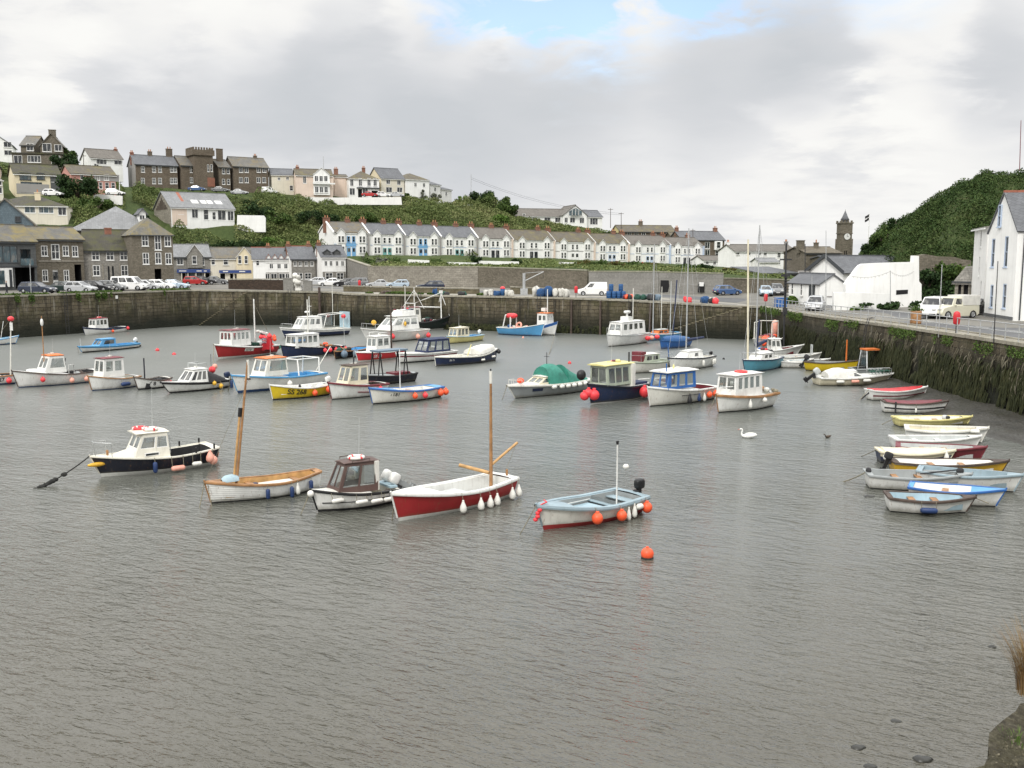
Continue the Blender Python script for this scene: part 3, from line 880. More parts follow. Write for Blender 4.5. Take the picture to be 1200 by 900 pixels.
# ------------------------------------------------------------------ buildings
_win_cache={}
def window(parent,x,z,w,h,y,style='sash',frame_m=None,pane_m=None,sill=True,M_=None):
 """a window set in the facade plane (local x along the facade, +y into the house)"""
 frame_m=frame_m or M['frame_white'];pane_m=pane_m or M['pane']
 key=(round(w,2),round(h,2),style,frame_m.name,pane_m.name,sill)
 if key not in _win_cache:
  b=min(.09,w*.13);mb=MB()
  d0,d1=-.03,.09
  mb.box((-w/2,d0,0),(-w/2+b,d1,h),frame_m);mb.box((w/2-b,d0,0),(w/2,d1,h),frame_m)
  mb.box((-w/2+b,d0,0),(w/2-b,d1,b),frame_m);mb.box((-w/2+b,d0,h-b),(w/2-b,d1,h),frame_m)
  if style in ('sash','sash2'):mb.box((-w/2+b,d0+.02,h*.48),(w/2-b,d1,h*.48+b*.7),frame_m)
  if style in ('case','sash2'):mb.box((-b*.4,d0+.025,b),(b*.4,d1-.003,h-b),frame_m)
  if style=='tri':
   for q in (-1,1):mb.box((q*w/6-b*.4,d0+.025,b),(q*w/6+b*.4,d1-.003,h-b),frame_m)
  if style=='multi':
   for k in range(1,4):mb.box((-w/2+w*k/4-b*.4,d0+.025,b),(-w/2+w*k/4+b*.4,d1-.003,h-b),frame_m)
  if sill:mb.box((-w/2-.08,-.10,-.09),(w/2+.08,.02,-.002),frame_m)
  o=mb.build('window',parent)
  pm=MB();pm.poly([(-w/2+b*.5,.05,b*.5),(w/2-b*.5,.05,b*.5),(w/2-b*.5,.05,h-b*.5),(-w/2+b*.5,.05,h-b*.5)],pane_m)
  p=pm.build('pane',o)
  _win_cache[key]=(o.data,p.data)
 else:
  a,p_=_win_cache[key]
  o=bpy.data.objects.new('window',a);col.objects.link(o);o.parent=parent
  p=bpy.data.objects.new('pane',p_);col.objects.link(p);p.parent=o
 o.location=(x,y,z)
 if M_ is not None:o.matrix_local=M_@Matrix.Translation((x,y,z))
 return o
class House:
 """local frame: x from A to B along the front, y into the house, z up from the front's ground line"""
 def __init__(s,A,B,base,eaves,ridge,depth,roof='side',wall='r_white',rmat='slate',wins=(),label=None,cat='house',name='house',holes=(),chim=(),over=.28,root=None,group=None,side_wall=None,ridge_m=None,side_wins=(),base_z=None,rpos=.5):
  a=D(A[0],base,A[1]);b0=xat(B[0],B[1])
  s.A=Vector((a.x,A[1],a.z if base_z is None else base_z));s.B=Vector((b0,B[1],s.A.z))
  dx,dy=s.B.x-s.A.x,s.B.y-s.A.y
  s.w=math.hypot(dx,dy);s.rz=math.atan2(dy,dx);s.d=depth
  s.he=zat(eaves,A[1])-s.A.z
  s.hr=zat(ridge,A[1]+depth*rpos*math.cos(s.rz))-s.A.z
  s.wall,s.rmat=M[wall],M[rmat]
  s.root=root or empty(name,s.A,s.rz,label,cat,group)
  s.Mw=Matrix.Translation(s.A)@Matrix.Rotation(s.rz,4,'Z')
  s.Mr=Matrix.Identity(4)
  if root is not None:
   s.Mr=root_matrix(root).inverted()@s.Mw
  s.inv=s.Mw.inverted()
  fnd=2.5
  w,d,he,hr=s.w,depth,s.he,s.hr
  rects=[];s.win_specs=[]
  for wn in wins:
   px,py,ww,wh=wn[:4];st=wn[4] if len(wn)>4 else 'sash';opt=wn[5] if len(wn)>5 else {}
   x,z=s.hit(px,py)
   z0=z-wh/2
   x=min(max(x,ww/2+.15),w-ww/2-.15)
   rects.append((x-ww/2,x+ww/2,z0,z0+wh));s.win_specs.append((x,z0,ww,wh,st,opt))
  hol=[]
  for h in holes:
   x0,z1=s.hit(h[0],h[3]);x1,z0=s.hit(h[1],h[2])
   x0=max(x0,.1);x1=min(x1,w-.1);z0=max(z0,0.0)
   hol.append((x0,x1,z0,z1,h[4],h[5]))
  s.holes=hol
  allr=rects+[h[:4] for h in hol]
  mb=MB()
  top=he
  if roof=='flat':top=hr=he
  toU=lambda r:(r[0]/w,r[1]/w,(r[2]+fnd)/(top+fnd),min((r[3]+fnd)/(top+fnd),.999))
  below=[r for r in allr if r[3]<=top+.02];above=[r for r in allr if r[3]>top+.02]
  s.panes_up=above
  panel(mb,[(0,0,-fnd),(w,0,-fnd),(w,0,top),(0,0,top)],[toU(r) for r in below],s.wall,.18)
  sw=M[side_wall] if side_wall else s.wall
  for x in (0,w):
   mb.poly([(x,0,-fnd),(x,d,-fnd),(x,d,top),(x,0,top)],sw)
  mb.poly([(0,d,-fnd),(w,d,-fnd),(w,d,top),(0,d,top)],s.wall)
  if roof=='side':
   for x in (0,w):mb.poly([(x,0,top),(x,d,top),(x,d*rpos,hr)],sw)
  if roof=='front':
   mb.poly([(0,0,top),(w,0,top),(w*rpos,0,hr)],s.wall);mb.poly([(0,d,top),(w,d,top),(w*rpos,d,hr)],s.wall)
  s.body=mb.build('wall',s.root);s.place(s.body)
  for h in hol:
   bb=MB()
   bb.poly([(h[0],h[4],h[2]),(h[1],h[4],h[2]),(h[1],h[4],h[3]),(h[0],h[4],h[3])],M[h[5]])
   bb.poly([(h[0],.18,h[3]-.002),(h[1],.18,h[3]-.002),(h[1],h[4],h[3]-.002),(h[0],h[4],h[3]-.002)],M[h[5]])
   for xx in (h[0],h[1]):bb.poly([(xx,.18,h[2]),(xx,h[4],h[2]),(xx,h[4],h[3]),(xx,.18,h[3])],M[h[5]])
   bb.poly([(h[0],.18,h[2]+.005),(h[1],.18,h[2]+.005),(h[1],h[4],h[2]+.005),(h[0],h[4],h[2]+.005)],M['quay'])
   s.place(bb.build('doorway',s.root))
  s.roof(roof,over,hr,rpos,ridge_m)
  for c in chim:s.chimney(*c)
  for x,z0,ww,wh,st,opt in s.win_specs:
   opt=dict(opt);y=opt.pop('y') if 'y' in opt else .04 if (z0+wh)<=top+.02 else -.09
   s.win(x,z0,ww,wh,st,y=y,**opt)
  for (yf,zc,ww,wh,*st) in side_wins:
   sd=0 if yf>=0 else 1
   Mx=s.Mr@(Matrix.Translation((0,0,0))@Matrix.Rotation(R(-90),4,'Z') if sd==0 else Matrix.Translation((w,0,0))@Matrix.Rotation(R(90),4,'Z'))
   xx=-abs(yf)*d if sd==0 else abs(yf)*d
   window(s.root,xx,zc,ww,wh,-.09,st[0] if st else 'sash',M_=Mx)
 def place(s,o):
  if s.Mr!=Matrix.Identity(4):o.matrix_local=s.Mr
  return o
 def hit(s,px,py):
  o=s.inv@Vector((0,0,CAM_H));d=s.inv.to_3x3()@ray(px,py)
  t=-o.y/d.y
  p=o+d*t
  return p.x,p.z
 def win(s,x,z0,ww,wh,st='sash',y=.04,frame=None,pane=None,sill=True):
  return window(s.root,x,z0,ww,wh,y,st,M[frame] if frame else None,M[pane] if pane else None,sill,s.Mr if s.Mr!=Matrix.Identity(4) else None)
 def roof(s,kind,o,hr,rp,ridge_m):
  w,d,he=s.w,s.d,s.he;mb=MB();m=s.rmat;t=.14
  def slab(q):
   q=[Vector(p) for p in q];n=(q[1]-q[0]).cross(q[-1]-q[0]).normalized()*t
   if n.z<0:n=-n
   u=[p+n for p in q]
   mb.poly(u,m);mb.poly(q[::-1],m)
   for i in range(len(q)):mb.poly([q[i],q[(i+1)%len(q)],u[(i+1)%len(q)],u[i]],m)
  if kind=='side':
   yr=d*rp;k=(hr-he)/yr;k2=(hr-he)/(d-yr)
   slab([(-o,-o,he-o*k),(w+o,-o,he-o*k),(w+o,yr,hr),(-o,yr,hr)])
   slab([(w+o,d+o,he-o*k2),(-o,d+o,he-o*k2),(-o,yr,hr),(w+o,yr,hr)])
   mb.box((-o+.01,yr-.16,hr+.05),(w+o-.01,yr+.16,hr+.24),ridge_m or m)
  elif kind=='front':
   xr=w*rp;k=(hr-he)/xr;k2=(hr-he)/(w-xr)
   slab([(-o,d+o,he-o*k),(-o,-o,he-o*k),(xr,-o,hr),(xr,d+o,hr)])
   slab([(w+o,-o,he-o*k2),(w+o,d+o,he-o*k2),(xr,d+o,hr),(xr,-o,hr)])
   mb.box((xr-.16,-o+.01,hr+.05),(xr+.16,d+o-.01,hr+.24),ridge_m or m)
  elif kind=='hip':
   k=(hr-he)/(min(d,w)/2);o2=o;z=he-o2*k*.8
   if w>=d:r0,r1=Vector((d/2,d/2,hr)),Vector((w-d/2,d/2,hr))
   else:r0,r1=Vector((w/2,w/2,hr)),Vector((w/2,d-w/2,hr))
   c=[Vector((-o2,-o2,z)),Vector((w+o2,-o2,z)),Vector((w+o2,d+o2,z)),Vector((-o2,d+o2,z))]
   if w>=d:
    fs=[[c[0],c[1],r1,r0],[c[1],c[2],r1],[c[2],c[3],r0,r1],[c[3],c[0],r0]]
   else:
    fs=[[c[0],c[1],r0],[c[1],c[2],r1,r0],[c[2],c[3],r1],[c[3],c[0],r0,r1]]
   for f in fs:mb.poly(f,m)
   mb.poly(c[::-1],M['frame_white'])
  elif kind=='flat':
   mb.box((-o,-o,he+.003),(w+o,d+o,he+.3),m)
  elif kind=='mono':
   slab([(-o,-o,he-o*.25),(w+o,-o,he-o*.25),(w+o,d,hr),(-o,d,hr)])
  s.roof_o=s.place(mb.build('roof',s.root))
  if kind in ('side','hip','mono'):
   k=(hr-he)/(d*rp) if kind=='side' else 0
   z=he-(o*k if kind=='side' else .1)-.03
   g=MB();g.box((-o*.8,-o-.06,z-.14),(w+o*.8,-o+.05,z-.005),M['frame_white' if s.wall.name.startswith('render') else 'frame_dark'])
   s.place(g.build('gutter',s.root))
 def chimney(s,u,hgt,cw=.9,m='chimney_brick',yf=.5,pots=2):
  x=s.w*u;y=s.d*yf;zb=s.he;zt=s.hr+hgt;mm=M[m]
  b=MB();b.box((x-cw/2,y-.35,zb),(x+cw/2,y+.35,zt),mm)
  b.box((x-cw/2-.07,y-.42,zt+.002),(x+cw/2+.07,y+.42,zt+.16),mm)
  for k in range(pots):
   px=x+(k-(pots-1)/2)*cw/max(pots,1)*.8
   b.lathe([(.13,zt+.16),(.16,zt+.2),(.12,zt+.3),(.12,zt+.62),(.15,zt+.68),(.1,zt+.7)],(px,y,0),M['pot'],8)
  b.build('chimney',s.roof_o)
 def box(s,name,px0,px1,py0,py1,y0,y1,m):
  """a slab on the facade between photo positions"""
  x0,z1=s.hit(px0,py1);x1,z0=s.hit(px1,py0)
  b=MB();b.box((x0,y0,z0),(x1,y1,z1),M[m]);return s.place(b.build(name,s.root))
 def local_box(s,name,lo,hi,m):
  b=MB();b.box(lo,hi,M[m]);return s.place(b.build(name,s.root))
 def gablet(s,x0,x1,z0,ze,zr,proj,wall,rmat,name='bay',trim=None):
  """a bay or dormer that stands forward of the front with its own little gable"""
  xm=(x0+x1)/2;b=MB();back=s.d*.5
  b.poly([(x0,-proj,z0),(x1,-proj,z0),(x1,-proj,ze),(xm,-proj,zr),(x0,-proj,ze)],M[wall])
  for x in (x0,x1):b.poly([(x,-proj,z0),(x,.2,z0),(x,.2,ze),(x,-proj,ze)],M[wall])
  o=s.place(b.build(name,s.root))
  r=MB();ov=.18
  k=(zr-ze)/((x1-x0)/2)
  km=(s.hr-s.he)/(s.d*.5)
  yb=(zr-s.he)/km if km>0 else 1.0
  ye=max(.05,(ze-s.he)/km) if km>0 else .5
  for sg in (-1,1):
   xe=xm+sg*((x1-x0)/2+ov);zl=ze-ov*k
   q=[Vector((xe,-proj-ov,zl)),Vector((xm,-proj-ov,zr)),Vector((xm,yb+.2,zr)),Vector((xe,ye+.1,zl))]
   u=[p+Vector((0,0,.13)) for p in q]
   r.poly(u,M[rmat]);r.poly(q,M[rmat])
   for i in range(4):r.poly([q[i],q[(i+1)%4],u[(i+1)%4],u[i]],M[trim or 'frame_white'] if i==0 else M[rmat])
  r.build('bay_roof',o)
  return o
def root_matrix(o):
 return Matrix.Translation(o.location)@Matrix.Rotation(o.rotation_euler[2],4,'Z')
W='case'
# ---- harbour-front row on the far side, from the edge of the frame inwards
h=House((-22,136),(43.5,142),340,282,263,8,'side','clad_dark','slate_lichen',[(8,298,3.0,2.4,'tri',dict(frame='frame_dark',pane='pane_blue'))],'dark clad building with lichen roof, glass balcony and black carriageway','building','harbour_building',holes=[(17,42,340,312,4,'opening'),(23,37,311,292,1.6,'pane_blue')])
h.box('shop_front',-8,15,336,314,-.25,.02,'frame_white')
h.box('shop_window',-4,5,333,317,-.29,-.255,'pane_blue');h.box('shop_door',9.5,14,336,316,-.29,-.255,'door_dark')
h.box('balcony_rail',22.5,37.5,311,303,-.55,-.48,'pane_blue')
h.box('fascia_band',-20,43,313.2,311.8,-.30,-.02,'frame_dark')
House((-22,154),(43,157),318,262,235,9,'front','clad_blue','slate_lichen2',[(21,256.5,.8,.8,W,dict(frame='frame_dark'))],'slate-blue hung gable end rising behind the dark clad building','building','gabled_house')
h=House((44,143),(99,148),340,280,266,8,'side','stone','slate_lichen',[(52,294,.9,1.5,'sash2'),(65,295,1.2,2.2,'sash2'),(77,294,.9,1.5,'sash2'),(88,294.5,.9,1.6,'sash2'),(53,323,.8,1.7,'sash2'),(78,323,.8,1.7,'sash2')],'two-storey stone building with lichen roof, white double door and dark archway','building','stone_building',holes=[(87,97,340,310,4,'opening'),(61.5,69.5,338,316,.2,'frame_white')])
h.box('string_course',44.5,98.5,306.6,305.2,-.1,-.003,'stone_pale')
h.box('door_panes',62.6,68.4,328,318.5,.12,.19,'pane')
h=House((99.5,148.5),(158,151),338,293,270,9,'side','stone_grey','moss_roof',[(112,299.5,1.1,1.4,'sash2'),(129,299.5,1.1,1.4,'sash2'),(145,299.5,1.1,1.4,'sash2'),(113,317,1.0,1.6,'sash2'),(146,317,1.0,1.6,'sash2')],'low stone building with white sash windows and twin dark doors behind the parked cars','building','stone_building',holes=[(126,129.5,338,312,.3,'door_dark'),(131,134.5,338,312,.3,'door_dark')])
for px in (112,129,145):
 h.box('lintel',px-5,px+5,294.2,292.8,-.06,-.004,'stone_pale')
for px in (106.5,119.5,139.5,152.5):
 h.box('quoin',px,px+2.4,327,309,-.05,-.004,'stone_pale')
h=House((157,147),(204,150),338,274,255,8.5,'hip','stone','slate_lichen',[(170,282,.95,1.6,'sash2'),(185,284,.95,2.3,'sash2'),(196.5,282.5,.95,1.6,'sash2'),(171,303,.9,1.7,'sash2'),(185.5,302.5,.9,1.7,'sash2'),(197.5,303,.9,1.7,'sash2')],'three-storey stone warehouse with hipped lichen roof and dark arched doorway','building','stone_warehouse',holes=[(181,190,338,315,2,'opening')],chim=((-.42,-1.7,.9,'brick_red',.6,0),))
House((84,165),(191,170),318,269,241,16,'hip','stone','slate_light',[],'building with wide pyramid slate roof and small white dormer behind the warehouse','building','slate_roofed_building')
hb=House((164,170),(174,170.5),262,249.5,246,4,'front','r_white','slate',[(169,255,.9,.9,W)],'small white roof dormer poking from the wide slate roof','dormer','roof_dormer')
# ---- shops at the head of the harbour
h=House((204.5,204),(247,207),330.5,301,287,9,'side','stone_grey','slate_light',[(211,306,1.3,1.5,W),(237,306.3,.9,1.6)],'grey stone shop with steep front gable and dark blue fascia','shop','harbour_shop',holes=[(213.5,217.5,331,320,.5,'opening'),(221,227.5,331,320,.3,'pane_blue'),(230,237,331,320,.3,'pane'),(241,246,331,320,1,'opening')])
b_=h.gablet(h.hit(219,300)[0],h.hit(237,300)[0],2.9,h.hit(228,299)[1],h.hit(228,287)[1],.35,'stone_grey','slate_light')
h.win(h.hit(227.3,300)[0],h.hit(227,309.5)[1],.95,1.7,y=-.44)
h.box('shop_fascia',207,246,319.3,315.6,-.5,-.36,'shop_blue')
for q0,q1 in ((209.5,218),(230,236),(238.5,242)):h.box('fascia_lettering',q0,q1,318,317,-.53,-.503,'text_white')
for q in (212,219.5,228.8,239):h.box('pilaster',q,q+1.5,330.5,319.6,-.30,-.12,'r_cream2')
h=House((247.5,207),(296,210),330,302.5,290.5,9,'side','r_cream2','slate_lichen2',[(264.5,306.3,1.0,1.5),(249.5,306.5,.8,1.4)],'cream shop with brown lichened roof and a tall front gable','shop','harbour_shop',holes=[(258,264,331,320.5,.6,'opening'),(269.5,273.5,331,320.5,1.2,'opening'),(275,278,331,321,.3,'pane'),(283,289.5,331,320.5,.3,'pane_blue')])
h.gablet(h.hit(276.5,300)[0],h.hit(295.5,300)[0],0,h.hit(285,301.5)[1],h.hit(285,290)[1],.4,'r_cream','slate_lichen2')
for px in (280.5,288):h.win(h.hit(px,300)[0],h.hit(px,309)[1],.75,1.7,y=-.49)
h.box('shop_fascia',256.5,294,319.8,316.6,-.55,-.41,'shop_blue')
for q0,q1 in ((261,267),(280,287)):h.box('fascia_lettering',q0,q1,318.7,317.6,-.58,-.553,'text_white')
h=House((297,208),(341,210),329.5,303.5,290.5,9,'side','r_white','slate',[(313.5,324,.9,1.3,W,dict(y=-.16)),(321,324,1.3,1.3,W,dict(y=-.16)),(330.5,324,1.3,1.3,W,dict(y=-.16)),(337,324,.9,1.3,W,dict(y=-.16)),(318,312,.8,1.1,W),(327,312,.8,1.1,W),(335,312,.8,1.1,W),(302,308,.7,1.2)],'white harbour house with four little zigzag gables along its eaves','house','harbour_house',ridge_m=M['ridge_red'],chim=((.42,.35),))
for k in range(4):
 x0=h.hit(311+k*7.4,300)[0];x1=h.hit(318+k*7.4,300)[0]
 h.gablet(x0,x1,h.hit(312,308)[1],h.he-.1,h.he+.95,.12,'r_white','slate','dormer','ridge_red')
h.box('stone_plinth',311.5,340,330,319.3,-.10,-.03,'stone_grey')
h=House((342,207),(370,209),329,303.5,289,9,'side','stone_grey','slate',[(346,309,.7,1.0,W),(352,309,.7,1.0,W),(359,309,.7,1.0,W),(365.5,309,.7,1.0,W),(351,323.5,1.4,1.3,'sash2'),(361,323.5,1.4,1.3,'sash2')],'grey stone harbour house with slate roof between two white houses','house','harbour_house',side_wall='r_white2',ridge_m=M['ridge_red'],chim=((.05,.4),(.9,.5)))
h=House((377.5,205),(405.5,207),329,301,288,9,'side','r_white','slate',[(382,308.8,.65,1.1,W),(388,308.8,.65,1.1,W),(395,308.8,.65,1.1,W),(401.5,308.8,.65,1.1,W),(385.5,323.5,1.5,1.4,'sash2',dict(y=-.16)),(398.5,323.5,1.5,1.4,'sash2',dict(y=-.16))],'white harbour house with two dark dormers and a stone ground floor','house','harbour_house',side_wall='r_white2',chim=((.08,.5),))
for px in (383,394.5):
 x0,x1=h.hit(px-3,298)[0],h.hit(px+4.5,298)[0]
 h.gablet(x0,x1,h.he-.2,h.he+1.0,h.he+1.5,-.5,'clad_dark','slate','dormer','frame_dark')
h.box('stone_plinth',378,405.2,329,318.5,-.06,-.004,'stone_grey')
# ---- the long white terrace
T_px=[391,433,475,517,560,601,650,697,737,785,824]
T_base=[300.2,300.8,301.5,302.3,303.2,304.5,305.8,307.5,309.2,310.8]
T_eave=[272.5,274.5,276.5,278,279.5,281.5,283.5,285.2,286.5,288]
T_ridge=[260.8,262.5,264.2,266,267.6,270,272.5,274.5,276.5,279]
T_lab=['white terrace house with pale blue door surrounds and bare white gable end','white terrace house with teal doors, second along from the bare gable end','white terrace house with pale blue doors, third along from the bare gable end','white terrace house with one grey-green door above the small white garden walls','white terrace house with a dark door above the picket-like garden wall','white terrace house with a lichen-brown roof above the net heaps','white terrace house with a white porch wall reaching the retaining wall','white terrace house above the red car port behind the white van','white terrace house with a lilac-edged end pier, second from the low cottages','white terrace house nearest the low cottages, with a dark door']
T_trim=['blue_trim','teal_trim','blue_trim','teal_trim','door_dark','door_dark','frame_white','pale_trim','pale_trim','door_dark']
T_roof=['slate_lichen2','slate','slate','slate','brown_roof2','brown_roof','brown_roof','brown_roof','brown_roof2','brown_roof2']
def tY(px):return 225+(px-391)/(824-391)*45
for k in range(10):
 a,b=T_px[k],T_px[k+1]
 h=House((a,tY(a)),(b-.6,tY(b-.6)),T_base[k],T_eave[k],T_ridge[k]-.9*(.5-k%2*0),9.5,'side','r_white',T_roof[k],[],T_lab[k],'terraced house','terraced_house',over=.12,side_wall='r_white',chim=((.02 if k==0 else .03,.9,1.5),(.62 if k<5 else .8,.7,1.2)),group='houses of the long white terrace')
 w=h.w;fl=h.he
 for u in (.2,.8):
  x0,x1=w*u-.95,w*u+.95
  h.gablet(x0,x1,0,h.he+.0,h.he+.95,.45,'r_white',T_roof[k],'bay')
  for sx in (-.42,.42):
   h.win(w*u+sx,fl*.58,.62,1.5,y=-.54);h.win(w*u+sx,fl*.14,.62,1.5,y=-.54)
 vg=MB();yr=h.d*.5
 for ya,za,yb,zb_ in ((-.3,h.he-.3*(h.hr-h.he)/yr,yr,h.hr),(yr,h.hr,h.d+.2,h.he-.2*(h.hr-h.he)/yr)):
  q=[(x_,y_,z_+dz) for x_ in (-.2,.16) for y_,z_ in ((ya,za),(yb,zb_)) for dz in (.10,.42)]
  for f in ((0,1,3,2),(4,5,7,6),(1,3,7,5),(0,1,5,4),(2,3,7,6)):vg.poly([q[i] for i in f],M['r_white'])
 vg.build('verge',h.root)
 tr=T_trim[k]
 for sx in (-.62,.62):
  h.win(w*.5+sx,fl*.6,.7,1.35,y=-.09,frame=tr if k in (0,2) else None)
  dr=MB();dr.box((w*.5+sx-.42,-.12,0),(w*.5+sx+.42,-.004,2.05),M[tr]);dr.box((w*.5+sx-.3,-.15,1.0),(w*.5+sx+.3,-.121,1.85),M['pane'])
  dr.build('door',h.root)
 if k in (0,2):h.local_box('door_surround',(w*.5-1.2,-.1,2.2),(w*.5+1.2,-.005,fl*.56),tr)
 h.local_box('string_course',(w*.02,-.07,fl*.5),(w*.98,-.003,fl*.53),'pale_trim' if k not in (5,6) else 'r_grey')
 h.local_box('party_pier',(w-.22,-.5,0),(w+.06,-.004,h.he),'r_pinkish' if k in (4,5,6,7) else 'r_grey' if k<4 else 'pale_trim')
 # ---- houses up the hillside
h=House((15,238),(79,240),197,180,179,8,'flat','stone','moss_roof',[(21,187,1.9,2.0,W),(40,186.3,3.0,1.6,'multi'),(67,187,2.0,1.8,W)],'large stone house with mossy flat-roofed front and one tall gable on the skyline','house','hillside_house')
House((25,244),(49,244.5),186,170,160,11,'side','stone','slate_lichen2',[(43.5,172.5,1.6,1.8,W)],root=h.root)
House((48,243),(82,244.5),186,170.5,159.5,11,'front','stone','slate_lichen2',[(55,173,2.0,2.0,W),(73,173.5,1.7,1.6,W)],root=h.root,chim=((.55,.9,1.6,'stone',.06,0),))
House((-26,255),(24,258),190,169,158,10,'front','r_white','slate',[(10.5,169.5,1.9,1.4,W),(10.5,179,1.9,1.3,W),(-6,174,1.6,1.3,W)],'white gabled house highest at the edge of the hillside','house','hillside_house')
h=House((18,212),(77,217),228,203,192,9,'side','r_cream','moss_roof',[(29.5,206.5,2.2,1.5,'tri',dict(frame='frame_dark',pane='pane_blue')),(47.5,206.5,1.6,1.4,W,dict(frame='frame_dark',pane='pane_blue')),(64,210,1.3,1.2,W),(70,210.5,.8,1.0,W),(37,219.5,4.2,2.2,'multi',dict(frame='frame_dark',pane='pane_blue'))],'cream house with long mossy dark roof and wide blue-grey windows','house','hillside_house')
h.box('stone_cladding',19,58,228,214.8,-.06,-.003,'r_grey');h.box('clad_panel',58.5,76,228,203.6,-.05,-.003,'clad_dark')
House((-20,205),(10,207),229,210,203,8,'hip','r_cream2','brown_roof',[(4,214,1.1,1.2,W),(3,223,1.3,1.3,W)],'small cream house with brown hipped roof at the frame edge','house','hillside_house')
h=House((-14,184),(83,188),257,240,228.8,11,'hip','r_cream2','moss_roof',[(54,245.5,2.6,1.4,'tri',dict(pane='pane_blue')),(73,247,1.5,1.7,W),(35,245.5,1.9,1.3,W,dict(pane='pane_blue')),(10,246,2.0,1.3,W)],'long cream bungalow under a dark hipped roof with a cream chimney','bungalow','bungalow',chim=((.6,.4,1.0,'r_cream',.3,1),))
h=House((84,226),(141,232),224,203,193.5,9,'side','r_pink','brown_roof',[(114,208,1.1,1.4,W),(124.5,208,1.1,1.4,W),(106,217,1.7,1.5,'tri'),(118,217.5,.8,1.5),(125.5,217.5,.9,1.4),(133,217.5,.9,1.4),(96,207.5,.8,1.1)],'pink house with mossy brown roof beside the white pole','house','hillside_house')
h.box('grey_front',109.5,140,213,203.5,-.05,-.003,'r_grey')
House((107,258),(150,263),200,184.5,174.5,9,'side','r_white','brown_roof2',[(119,189.2,2.6,1.5,'tri'),(139.5,190,2.0,1.4,W),(113,195,1.2,1.4,W)],'white house with brown roof and wide windows beside the long stone terrace','house','hillside_house',chim=((.97,.3,.8,'brick_red'),))
House((-30,222),(7,224),206,194,187,8,'front','r_pinkish','slate',[(4,193,1.4,1.2,W)],'pale pinkish house peeping in beside the cream mossy-roofed house','house','hillside_house')
def rY(px):return 319.8/(1+.577*(600-px)/1150)
h=House((160,rY(160)),(213,rY(213)),224,192,181.5,9,'side','stone_brown','slate',[(px,py,.95,1.55,'sash2') for py in (198.5,212) for px in (167.5,180.5,187.5,201.5,208)],'brown stone three-storey row house with slate roof and bare grey gable end','house','stone_terrace_house',side_wall='r_grey',chim=((.02,.5,.9,'brick_red'),(.45,1.0,1.1,'stone_brown'),(.92,2.0,1.6,'stone_brown')))
House((213.3,rY(213.3)),(236,rY(236)),223,193.5,183,9,'side','stone_brown','slate_lichen2',[(px,py,.85,1.5,'sash2') for py in (199,211) for px in (224.5,231.5)],'narrow brown stone house against the castellated tower','house','stone_terrace_house')
h=House((229,rY(229)-1.2),(254.5,rY(254.5)-1.2),223,176.5,176,5.5,'flat','stone_brown','stone_brown',[(244,197,.55,1.9),(249.5,197,.55,1.9)],'square castellated stone tower with a brick red doorway panel','tower','castellated_tower',over=.0)
h.box('red_brick_panel',243,252,219,208,-.06,-.003,'brick_red')
mb=MB();w_,d_=h.w,h.d
mb.box((-.4,-.4,h.he-1.1),(w_+.4,d_+.4,h.he+.35),M['stone_brown'])
n_=8
for k in range(n_):
 x0=-.4+(w_+.8)*k/n_
 for yy in (-.4,d_):mb.box((x0+.02,yy,h.he+.352),(x0+(w_+.8)/n_*.55,yy+.4,h.he+1.0),M['stone_brown'])
for k in range(1,6):
 y0=(d_+.4)*k/6
 for xx in (-.4,w_):mb.box((xx,y0,h.he+.352),(xx+.4,y0+.6,h.he+1.0),M['stone_brown'])
mb.build('battlements',h.root)
House((257.3,rY(257.3)),(274,rY(274)),223,195.5,187,8,'side','stone_brown','slate_lichen2',[(px,py,.85,1.5) for py in (200.5,213) for px in (262,268.5)],'short brown stone house between the tower and a tall chimney','house','stone_terrace_house',chim=((.5,2.8,1.7,'stone_brown',.4,0),))
House((274.4,rY(274.4)),(318,rY(318)),224,194.5,184,9,'side','stone_brown','slate_lichen2',[(px,py,1.1,1.5,W) for py in (199,211) for px in (282.5,289,303,309.5)],'brown stone row house at the far end of the terrace beyond the tower','house','stone_terrace_house',chim=((.78,.6,.9,'stone_brown'),))
h=House((201,226),(277,235),264.5,242.5,225,12,'side','r_white','slate_light',[(228.5,249.5,1.5,2.4,W),(241.5,251,1.2,2.6),(251,253,.9,1.8),(260,252.3,2.0,2.3,W),(271,253,1.5,2.2,W),(212,247,1.2,1.6)],'white house with long slate roof, red ridge stripe and timbered gable above the scrub','house','hillside_house',side_wall='stone_pale')
h.box('stone_front',201.3,219.5,264,242.9,-.05,-.003,'r_pinkish')
mb=MB()
for px_,pz in ((232,5.6),(243,5.2),(249,5.5),(260,5.0)):
 x=h.hit(px_,240)[0];k=(h.hr-h.he)/(h.d*.5);y=2.2
 z=h.he+k*y+.18
 mb.poly([(x-.8,y-.7,z-.7*k),(x+.8,y-.7,z-.7*k),(x+.8,y+.7,z+.7*k),(x-.8,y+.7,z+.7*k)],M['lamp_glass'])
mb.build('skylight',h.roof_o)
mb=MB();x=h.hit(218,240)[0];mb.poly([(x-.35,-.3,h.he-.3*k+.16),(x+.35,-.3,h.he-.3*k+.16),(x+.35,h.d*.5,h.hr+.17),(x-.35,h.d*.5,h.hr+.17)],M['ridge_red']);mb.build('red_stripe',h.roof_o)
mb=MB()
for q in range(9):mb.box((-.12,2.4+q*.9,h.he-.4),(-.02,2.75+q*.9,h.he+min(q,8-q)*.55+.1),M['wood_dark'])
mb.build('gable_boards',h.root)
h=House((319,280),(347,282),229,204.5,198,8,'side','r_cream2','slate',[(337,209,.8,.9,W),(327,209.5,.8,.8,W),(344.5,220.5,1.0,1.5)],'rough cream barn-like house on the hill road','house','hillside_house')
